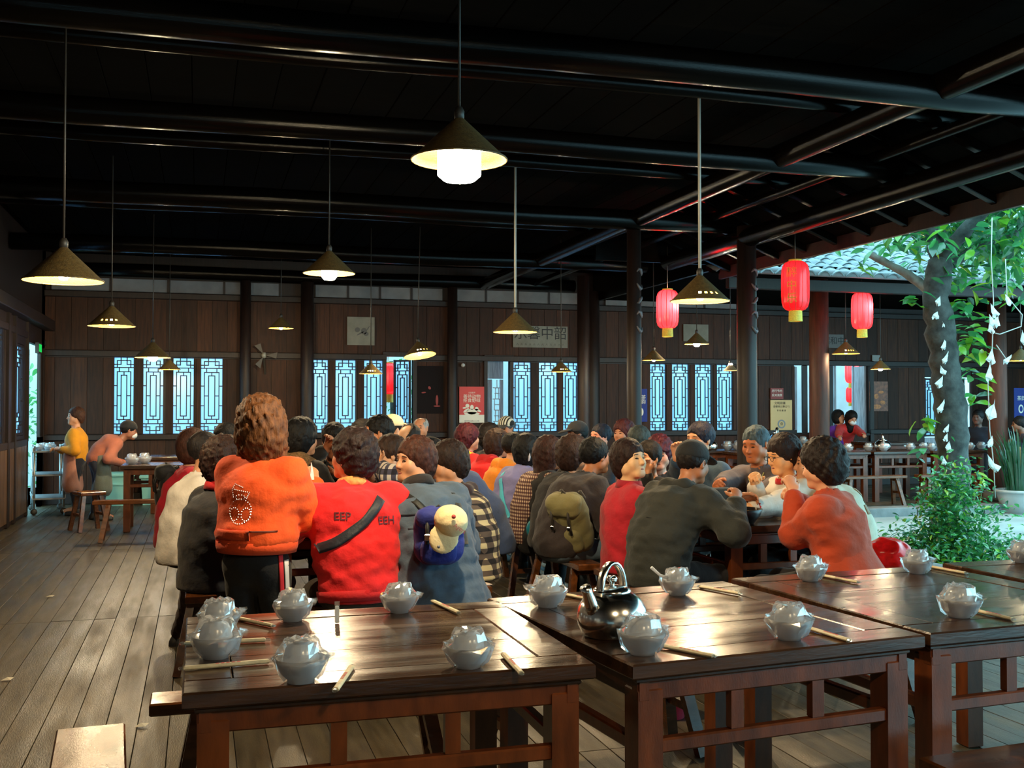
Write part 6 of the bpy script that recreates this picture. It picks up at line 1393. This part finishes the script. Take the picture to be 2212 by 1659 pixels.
def circ(cx, cy_, rx_, ry_, n, a0=0, a1=360): return [(cx+rx_*math.cos(R(a0+(a1-a0)*k/n)), cy_+ry_*math.sin(R(a0+(a1-a0)*k/n))) for k in range(n)]
def seg(x0, y0, x1, y1, n): return [(x0+(x1-x0)*k/n, y0+(y1-y0)*k/n) for k in range(n+1)]
bear = circ(0.0, -0.035, 0.062, 0.062, 30)+circ(-0.032, -0.05, 0.026, 0.032, 14)+circ(0.034, -0.05, 0.026, 0.032, 14)+seg(-0.05, 0.075, 0.05, 0.06, 9)+seg(-0.05, 0.075, -0.042, 0.035, 4)+seg(0.05, 0.06, 0.036, 0.03, 4)+seg(-0.04, 0.10, -0.05, 0.075, 3)+seg(-0.04, 0.10, 0.01, 0.085, 5)+circ(0.0, 0.035, 0.028, 0.012, 10)
org = C_o-O['up']*0.055+np.array([-0.02, 0, 0]); dots_on(O, 'stud_figure', bear, org, (1, 0, 0), O['up'], BACK, 0.0042, STUD)
text_on(O, 'stitched_lines', '~~~~~~~', C_o-O['up']*0.185+np.array([-0.02, 0, 0]), (1, 0, 0), BACK, 0.04, DKTH)
a = W_o-O['up']*0.03
strip_on(O, 'pocket_flap', [tuple(a+np.array([-0.17, 0, 0.0])), tuple(a+np.array([0.05, 0, 0.0]))], 0.05, SEAM_O, 0.006, dirv=BACK)
for x_ in (0.05,):
    strip_on(O, 'seam', [tuple(a+np.array([0.05, 0, 0.02])), tuple(a+np.array([0.17, 0, 0.02]))], 0.008, DKTH, 0.002, dirv=BACK)
# side stripes of the black trousers (right leg, outer side)
hp, kn, an = O['LG'][1]
for nm, dx, mt in (('red_stripe', -0.012, simple('stripe_red', (0.6, 0.02, 0.03), 0.7)), ('white_stripe', 0.016, simple('stripe_white', (0.75, 0.72, 0.7), 0.7))):
    dv = (O['Rz'].inverted() @ Vector((0.05, 1, 0))).normalized(); rr_ = (O['Rz'].inverted() @ R0).normalized()
    strip_on(O, nm, [tuple(Vector(hp)+rr_*(0.055+dx)+Vector((0, 0, 0.06))), tuple(Vector(hp).lerp(Vector(kn), 0.5)+rr_*(0.048+dx)), tuple(Vector(kn)+rr_*(0.035+dx)), tuple(Vector(an)+rr_*(0.02+dx)+Vector((0, 0, 0.05)))], 0.022, mt, 0.003, on='trousers', dirv=dv)
tissue = MB(); c_ = atD(672, 1022, 5.64); rs2 = random.Random(3)
vs = [(rs2.uniform(-0.006, 0.006)+0.018*math.cos(k*1.05)*(1-0.55*j), rs2.uniform(-0.006, 0.006)+0.014*math.sin(k*1.05), -0.035+0.045*j) for j in range(3) for k in range(6)]
tissue.add(vs, [(j*6+k, j*6+(k+1) % 6, j*6+6+(k+1) % 6, j*6+6+k) for j in range(2) for k in range(6)]+[(12, 13, 14, 15, 16, 17)])
o = tissue.build('tissue', simple('white_tissue', (0.8, 0.78, 0.74), 0.8), None, False, c_); tag(o, 'crumpled white tissue held by the standing orange sweatshirt woman', 'tissue')
# red jacket: lettering, strap, hem, orange scarf, earring
ring_on(Rd, 'hem_band', Rd['P']+np.array([0, -0.008, -0.055]), Rd['P']+np.array([0, 0.0, 0.0]), 0.148, 0.156, cloth('red_rib', (196, 18, 24)), 1.32, 1.0)
collar(Rd, simple('orange_scarf', (0.75, 0.24, 0.06), 0.7, var=0.5, vscale=40), 0.066, 'scarf', 0.05)
LET = simple('dark_lettering', (0.10, 0.012, 0.02), 0.6)
cc = Rd['Cc']; text_on(Rd, 'lettering', 'EEP', cc+Rd['up']*0.03+np.array([-0.10, 0, 0]), (1, 0, 0), BACK, 0.056, LET); text_on(Rd, 'lettering', 'EEH', cc+Rd['up']*0.0+np.array([0.13, 0, 0]), (1, 0, 0), BACK, 0.056, LET)
upv = Rd['up']
strip_on(Rd, 'bag_strap', [tuple(cc+upv*0.12+np.array([0.115, 0, 0])), tuple(cc+upv*0.0+np.array([0.01, 0, 0])), tuple(cc-upv*0.10+np.array([-0.13, 0, 0])), tuple(cc-upv*0.15+np.array([-0.235, 0, 0]))], 0.046, NAVYB, 0.006, dirv=BACK)
MB().box((0, 0, 0), (0.012, 0.008, 0.05), ch=0.003).build('strap_buckle', STUD, Rd['body'], loc=tuple(cc+upv*0.09+np.array([0.10, -0.135, 0])))
q = Rd['T']+Rd['M']@np.array([-0.09, -0.005, -0.035]); MB().lathe([(0.0, -0.006), (0.006, 0), (0.0, 0.006)], 8).build('earring', STUD, Rd['body'], True, tuple(q))
# denim coat: black scarf, straps; the blue rucksack and the cream cap hang behind
collar(Dn, cloth('black_scarf', (24, 14, 14)), 0.074, 'scarf', 0.06)
STRAP = cloth('black_webbing', (14, 18, 16), 0.6); cd_, ud = Dn['Cc'], Dn['up']
strip_on(Dn, 'rucksack_strap', [tuple(cd_+ud*0.145+np.array([-0.145, 0, 0])), tuple(cd_+ud*0.03+np.array([-0.07, 0, 0])), tuple(cd_-ud*0.02+np.array([-0.03, 0, 0])), tuple(cd_-ud*0.15+np.array([0.075, 0, 0]))], 0.036, STRAP, 0.006, dirv=BACK)
strip_on(Dn, 'rucksack_strap', [tuple(cd_+ud*0.15+np.array([0.125, 0, 0])), tuple(cd_-ud*0.15+np.array([0.105, 0, 0]))], 0.036, STRAP, 0.006, dirv=BACK)
for zz, x0, x1 in ((0.03, -0.20, -0.08), (0.0, -0.06, 0.10), (-0.05, -0.18, -0.09)): strip_on(Dn, 'fold_seam', [tuple(cd_+ud*zz+np.array([x0, 0, 0.0])), tuple(cd_+ud*(zz+0.012)+np.array([x1, 0, 0.0]))], 0.007, cloth('denim_dark', (34, 42, 56)), 0.003, dirv=BACK)
def rucksack(loc, rz, w_, h_, d_, col, label, tilt=0.0, flapcol=None, strapcol=(14, 16, 16), buckles=True):
    t = empty('rucksack', loc); t.rotation_euler = (tilt, 0, R(rz)); m1 = cloth('bag_%d_%d_%d' % col, col, 0.75); m2 = cloth('bag_%d_%d_%d' % (flapcol or col), flapcol or col, 0.75); ms = cloth('bagstrap_%d_%d_%d' % strapcol, strapcol, 0.6)
    def soft(lo, hi, c, rad, amp, seed, name, mat):
        g = SDF(np.array(lo), np.array(hi), 0.012); g.ell(c, rad, None, 0.02)
        for sx in (-1, 1):
            for sz in (-1, 1): g.ell(np.array(c)+np.array([sx*rad[0]*0.45, 0, sz*rad[2]*0.48]), (rad[0]*0.52, rad[1]*0.85, rad[2]*0.5), None, 0.04)
        g.noise(amp, 0.09, seed); return g.build(name, mat, t)
    soft((-w_, -d_*1.3, -0.1), (w_, d_*1.3, h_+0.1), (0, 0, h_*0.48), (w_/2, d_/2, h_/2), 0.004, 3, 'pack', m1)
    soft((-w_*0.6, -d_*1.6, -0.05), (w_*0.6, d_*0.4, h_*0.6), (0, -d_*0.42, h_*0.24), (w_*0.34, d_*0.26, h_*0.21), 0.003, 4, 'pocket', m1)
    soft((-w_*0.7, -d_*1.3, h_*0.4), (w_*0.7, d_*0.9, h_+0.1), (0, -d_*0.16, h_*0.80), (w_*0.44, d_*0.50, h_*0.17), 0.003, 5, 'flap', m2)
    for sx in (-1, 1):
        MB().tube([(sx*w_*0.22, -d_*0.55, h_*0.80), (sx*w_*0.22, -d_*0.72, h_*0.62), (sx*w_*0.22, -d_*0.70, h_*0.40)], 0.010, 6).build('buckle_strap', ms, t, True)
        MB().tube([(sx*w_*0.25, d_*0.45, h_*0.92), (sx*w_*0.3, d_*0.75, h_*0.6), (sx*w_*0.35, d_*0.5, h_*0.1)], 0.014, 8).build('shoulder_strap', ms, t, True)
        if buckles: MB().box((sx*w_*0.22, -d_*0.76, h_*0.52), (0.026, 0.014, 0.034), ch=0.004).build('buckle', STUD, t)
    MB().tube([(-0.03, 0, h_*0.93), (0, -0.01, h_*1.02), (0.03, 0, h_*0.93)], 0.007, 6).build('grab_loop', ms, t, True)
    tag(t, label, 'rucksack', 'rucksacks'); return t
rucksack(atD(948, 1216, 5.40), -14, 0.25, 0.29, 0.13, (26, 40, 130), 'blue rucksack on the back of the denim coat woman', 0.08)
def loose_cap(loc, col, label):
    t = empty('sun_cap', loc); g = SDF(np.array([-0.16, -0.14, -0.16]), np.array([0.16, 0.2, 0.16]), 0.009); g.ell((0, 0, 0), (0.085, 0.070, 0.080), None, 0.02); g.ell((0, 0.09, 0), (0.2, 0.055, 0.2), None, 0.01, '-'); g.noise(0.002, 0.07, 3); cm = cloth('cream_cap', col)
    g.build('crown', cm, t); g = SDF(np.array([-0.16, -0.2, -0.26]), np.array([0.16, 0.1, 0.1]), 0.008); g.ell((0.0, -0.010, -0.090), (0.074, 0.014, 0.080), None, 0.01); g.build('brim', cm, t)
    MB().lathe([(0, 0.004), (0.010, 0.002), (0.011, 0.0)], 10).build('red_badge', REDP, t, True, (-0.005, -0.079, 0.02)).rotation_euler = (R(90), 0, 0)
    MB().lathe([(0, 0.004), (0.007, 0.002), (0.008, 0.0)], 10).build('button', simple('grey_button', (0.12, 0.12, 0.14), 0.4), t, True, (-0.01, -0.036, -0.14)).rotation_euler = (R(90), 0, 0)
    c = bpy.data.curves.new('embroidery', 'FONT'); c.body = 'Ayers'; c.size = 0.032; c.align_x = 'CENTER'; c.materials.append(REDP); o = as_mesh('embroidery', c, t); o.location = (0.045, -0.072, -0.03); o.rotation_euler = (R(90), R(8), R(24))
    t.rotation_euler = (R(-6), R(24), R(-8)); tag(t, label, 'cap'); return t
loose_cap(atD(974, 1125, 5.24), (240, 214, 164), 'cream cap with a red badge hanging over the blue rucksack')
collar(Nv, cloth('red_collar', (200, 20, 26)), 0.085, 'collar', 0.07); 
olive = cloth('olive_sleeve', (52, 48, 20))
def sleeves(d, mat, puff=0.03):
    g = SDF(*[f(np.array([q for v in d['J'].values() for q in v]), 0)+s_ for f, s_ in ((np.min, -0.16), (np.max, 0.16))], 0.016)
    for sg in (-1, 1):
        S_, E_, T_ = d['J'][sg]; g.cone(S_, E_, 0.070+puff, 0.064+puff*0.9, 0.04); g.cone(E_, E_+(T_-E_)*0.88, 0.062+puff*0.9, 0.048+puff*0.5, 0.03)
    g.noise(0.004, 0.1, 9); return g.build('sleeves', mat, d['body'])
sleeves(Nv, olive, 0.028)
hood(Fh, simple('brown_fur', (0.24, 0.13, 0.05), 0.9, var=0.6, vscale=70, bump=1.0, bscale=150), 'fur_hood', 1.7)
hood(Pl, cloth('dark_brown_hood', (44, 20, 24)), 'collar', 0.8); hood(Og, cloth('orange_hood', (240, 140, 24)), 'hood', 1.2); hood(Rh, cloth('red_hood', (200, 20, 24)), 'hood', 1.2); hood(Ys, cloth('yellow_hood', (200, 186, 20)), 'hood', 1.15)
hood(Bk, cloth('black_hood', (30, 32, 30)), 'hood', 0.85)
MB().box((0, 0, 0), (0.03, 0.012, 0.014), ch=0.003).build('hair_clip', STUD, Pl['body'], loc=tuple(Pl['T']+Pl['M']@np.array([-0.05, -0.09, 0.08])))
m = MB(); m.lathe([(0.0, 0.07), (0.014, 0.035), (0.022, 0.0), (0.016, -0.03), (0.0, -0.04)], 10); o = m.build('hair_clip', simple('pale_clip', (0.75, 0.72, 0.80), 0.4), Lv['body'], True, tuple(Lv['T']+Lv['M']@np.array([0.085, -0.07, -0.04]))); o.scale = (1, 0.5, 1)
cl_, ul = Lv['Cc'], Lv['up']; strip_on(Lv, 'cyan_strap', [tuple(cl_+ul*0.12+np.array([-0.06, 0, 0])), tuple(cl_-ul*0.1+np.array([0.06, 0, 0])), tuple(cl_-ul*0.26+np.array([0.14, 0, 0]))], 0.036, cloth('cyan_webbing', (60, 176, 206), 0.6), 0.006, dirv=BACK)
g = SDF(Ht['P']-0.4, Ht['P']+np.array([0.4, 0.6, 0.85]), 0.018)
g.cone(Ht['P']+np.array([0.06, 0.02, -0.05]), Ht['W']+np.array([0.05, 0.02, 0]), 0.152, 0.142, 0.05, (1, 0, 0), 1.2, 1.0); g.cone(Ht['W']+np.array([0.05, 0.02, 0]), Ht['Cc']+np.array([0.055, 0.015, 0]), 0.142, 0.146, 0.05, (1, 0, 0), 1.25, 1.0); g.cone(Ht['Cc']+np.array([0.05, 0.01, 0]), Ht['Nk']+np.array([0.03, 0, -0.03]), 0.146, 0.085, 0.05, (1, 0, 0), 1.25, 1.0)
g.noise(0.004, 0.1, 4); g.build('vest', cloth('black_vest', (16, 12, 14)), Ht['body'])
collar(Cs, cloth('crimson_collar', (150, 14, 34)), 0.066, 'collar', 0.05); collar(Gd, cloth('red_collar2', (150, 20, 26)), 0.07)
for dd_, lo_ in ((Gw, 0.80),):
    for sg in (-1, 1):
        S_, E_, T_ = dd_['J'][sg]; a = E_+(T_-E_)*0.84; b = E_+(T_-E_)*0.92; m = MB(); m.tube([tuple(a), tuple(b)], 0.052, 14); m.build('red_cuff', cloth('red_cuff', (190, 24, 30)), dd_['body'], True)
collar(Gw, cloth('red_neck', (190, 24, 30)), 0.064, 'collar', 0.035)
gl = MB()
for sg in (-1, 1): gl.tube([tuple(Vector(Gw['T'])+Vector(Gw['M']@(np.array([sg*0.034+0.021*math.cos(q*0.524), 0.102, 0.010+0.017*math.sin(q*0.524)])*HS))) for q in range(13)], 0.0017, 5)
for sg in (-1, 1): gl.tube([tuple(Vector(Gw['T'])+Vector(Gw['M']@(np.array(p)*HS))) for p in ((sg*0.055, 0.10, 0.012), (sg*0.080, 0.03, 0.014), (sg*0.084, -0.01, 0.010))], 0.0017, 5)
gl.build('glasses', CORD, Gw['body'], True)
sk = MB(); n_ = 64; w_, h_ = Vector(Rc['W'].tolist())+Vector((0, -0.005, 0.03)), Vector((Rc['P'][0], Rc['P'][1]-0.03, 0.475)); vs = []; fs = []
for i in range(9):
    f_ = i/8; c_ = w_.lerp(h_, f_); r_ = 0.158+0.13*f_**1.2
    for k in range(n_):
        a = 2*math.pi*k/n_; rr_ = r_*(1+0.055*f_*math.sin(a*11)); vs.append((c_.x+rr_*1.18*math.cos(a), c_.y+rr_*0.92*math.sin(a), c_.z))
for i in range(8):
    for k in range(n_): fs.append((i*n_+(k+1) % n_, i*n_+k, (i+1)*n_+k, (i+1)*n_+(k+1) % n_))
sk.add(vs, fs).build('coat_skirt', cloth('fabric_178_62_26', (178, 62, 26)), Rc['body'], True)
# lanyard of the grey haired man, pleats of the rust coat, patches on the white coat
m = MB(); n_, c_ = Gm['Nk'], Gm['Cc']; m.tube([tuple(n_+np.array([-0.07, 0.06, -0.02])), tuple(c_+np.array([-0.02, 0.17, -0.03]))], 0.005, 5); m.tube([tuple(n_+np.array([0.07, 0.06, -0.02])), tuple(c_+np.array([-0.02, 0.17, -0.03]))], 0.005, 5); m.box(tuple(c_+np.array([-0.02, 0.175, -0.06])), (0.05, 0.006, 0.06)); m.build('lanyard', simple('yellow_lanyard', (0.6, 0.55, 0.2), 0.5), Gm['body'], True)
for k in range(12):
    x_, z_ = rs2.uniform(-0.14, 0.14), rs2.uniform(-0.22, 0.10); b = Wp['Cc']+Wp['up']*z_+np.array([x_, 0, 0]); strip_on(Wp, 'printed_patch', [tuple(b), tuple(b+Wp['up']*0.06+np.array([0.02, 0, 0]))], 0.05, cloth('coat_print', (140, 120, 96)), 0.002, dirv=(0, 0.75, -0.66), lengthwise=4)
collar(Wp, cloth('green_collar', (30, 70, 50)), 0.07)
text_on(Bk, 'sleeve_print', '—', Bk['Cc']+np.array([0.0, 0, -0.02]), (1, 0, 0), BACK, 0.03, STUD)
q = Bk['T']+Bk['M']@np.array([-0.105, 0.0, 0.075]); MB().box((0, 0, 0), (0.006, 0.04, 0.016), ch=0.002).build('cap_badge', STUD, Bk['body'], loc=tuple(q))
# aprons and masks of the staff
def apron(d, mat):
    g = SDF(d['P']-0.5, d['P']+0.62, 0.02); f_ = np.array([0, 0.03, 0]); g.cone(d['Cc']+f_-d['up']*0.03, d['W']+f_, 0.128, 0.130, 0.04, (1, 0, 0), 1.1, 1.0); g.cone(d['W']+f_, d['P']+f_, 0.130, 0.150, 0.04, (1, 0, 0), 1.25, 1.0); g.cone(d['P']+f_, d['P']+f_+np.array([0, 0.02, -0.36]), 0.150, 0.165, 0.04, (1, 0, 0), 1.3, 0.9)
    g.ell(d['P']+np.array([0, -0.42, 0.05]), (0.6, 0.42, 0.9), None, 0.02, '-'); return g.build('apron', mat, d['body'])
apron(Yw, cloth('pink_apron', (186, 126, 104))); apron(Bw, cloth('grey_green_apron', (96, 104, 96)))
def mask(d):
    g = SDF(d['T']-0.2, d['T']+0.2, 0.010); g = Scaled(g, HS); g.ell(d['T']+d['M']@np.array([0, 0.055, -0.048])*HS, (0.066, 0.056, 0.050), d['M'], 0.02); g.build('face_mask', simple('pale_mask', (0.72, 0.75, 0.76), 0.7), d['body'])
mask(Bw); mask(Rw)
# bags and small things by the benches
rucksack(atD(1248, 1185, 7.30), -52, 0.30, 0.44, 0.17, (112, 104, 66), 'khaki rucksack with brass buckles on the dark jacketed man', 0.42, (124, 116, 74), (34, 26, 18))
rucksack(atD(366, 1100, 7.95), -82, 0.22, 0.34, 0.14, (16, 16, 20), 'black rucksack hanging behind the crimson quilted jacket', 0.05, None, (12, 12, 12), False)
def softbag(loc, rad, col, label, seed, sheen=0.3, strap=True, cat='bag', name='shoulder_bag', rough=0.35):
    t = empty(name, loc); g = SDF(-np.array(rad)*1.5, np.array(rad)*1.6, max(0.009, rad[0]/14)); g.ell((0, 0, 0), rad, None, 0.02); g.noise(rad[0]*0.06, rad[0]*0.7, seed, 6); g.build('bag_body', simple('bagskin_%d_%d_%d' % col, srgb(*col), rough, var=0.25, vscale=30), t)
    if strap: MB().tube([(-rad[0]*0.5, 0, rad[2]*0.75), (-rad[0]*0.2, 0, rad[2]*1.25), (rad[0]*0.2, 0, rad[2]*1.25), (rad[0]*0.5, 0, rad[2]*0.75)], rad[0]*0.08, 7).build('handle', simple('bagskin_%d_%d_%d' % col, srgb(*col), rough), t, True)
    tag(t, label, cat); return t
softbag(atD(1161, 1145, 8.0), (0.085, 0.07, 0.10), (36, 130, 150), 'turquoise bag hanging below the houndstooth jacket', 3)
softbag(atD(1918, 1196, 6.2), (0.135, 0.12, 0.095), (226, 26, 26), 'shiny red plastic bag beside the rust coat, before the shrub', 7, rough=0.2, strap=False, cat='bag', name='plastic_bag')
softbag(atD(1137, 1090, 8.15), (0.03, 0.02, 0.06), (226, 40, 90), 'small bright pink pouch at the houndstooth jacket hem', 5, name='pouch')
# red and white paper on the bench end, trainers, litter
o = MB().box((0, 0, 0), (0.15, 0.20, 0.004)).build('paper_sheet', simple('leaflet_white', (0.75, 0.62, 0.56), 0.6), None, loc=(1.56, 6.12, 0.463)); o.rotation_euler = (0, 0, R(14)); MB().box((0.0, 0.05, 0.0022), (0.14, 0.08, 0.001)).build('red_print', simple('leaflet_red', (0.6, 0.05, 0.04), 0.6), o); tag(o, 'red and white leaflet on the bench end by the checked jacket', 'leaflet')
tr = empty('trainer', (2.35, 7.02, 0)); gg = SDF(np.array([-0.1, -0.16, -0.02]), np.array([0.1, 0.2, 0.16]), 0.008); gg.cone((0, -0.08, 0.05), (0, 0.10, 0.035), 0.045, 0.034, 0.02); gg.cone((0, -0.08, 0.05), (0, -0.08, 0.09), 0.04, 0.04, 0.03); gg.ell((0, -0.08, 0.14), (0.03, 0.04, 0.05), None, 0.01, '-'); gg.build('upper', cloth('trainer_pale', (206, 176, 150)), tr); gg = SDF(np.array([-0.1, -0.18, -0.03]), np.array([0.1, 0.2, 0.06]), 0.008); gg.cone((0, -0.09, 0.016), (0, 0.11, 0.016), 0.05, 0.042, 0.02, (1, 0, 0), 1.0, 0.36); gg.build('sole', simple('trainer_sole', (0.6, 0.55, 0.5), 0.6), tr)
tr.location = atD(1147, 1290, 7.1); tr.location.z = 0.10; tr.rotation_euler = (R(-70), 0, R(10)); tag(tr, 'pale trainer standing on its toe under the bench of the turquoise bag', 'shoe')
for k, (px, py, l) in enumerate([(108, 1290, 'tiny pale scrap on the floor in the bluish light'), (15, 1470, 'small pale paper scrap at the left edge of the floor'), (305, 1570, 'pale crumb of litter on the floor below the jutting bench end'), (378, 1192, 'clear plastic cup lid on the floor by the crimson quilted jacket')]):
    m = MB(); m.add([(-0.03, -0.012, 0.004), (0.02, -0.02, 0.006), (0.034, 0.012, 0.012), (-0.02, 0.018, 0.005), (0.0, 0.0, 0.018)], [(0, 1, 4), (1, 2, 4), (2, 3, 4), (3, 0, 4), (3, 2, 1, 0)]); o = m.build('paper_scrap', simple('litter_pale', (0.55, 0.50, 0.40), 0.7), None, loc=atZ(px, py, 0.0)); o['label'] = l; o['category'] = 'litter'; o['group'] = 'litter on the floor'
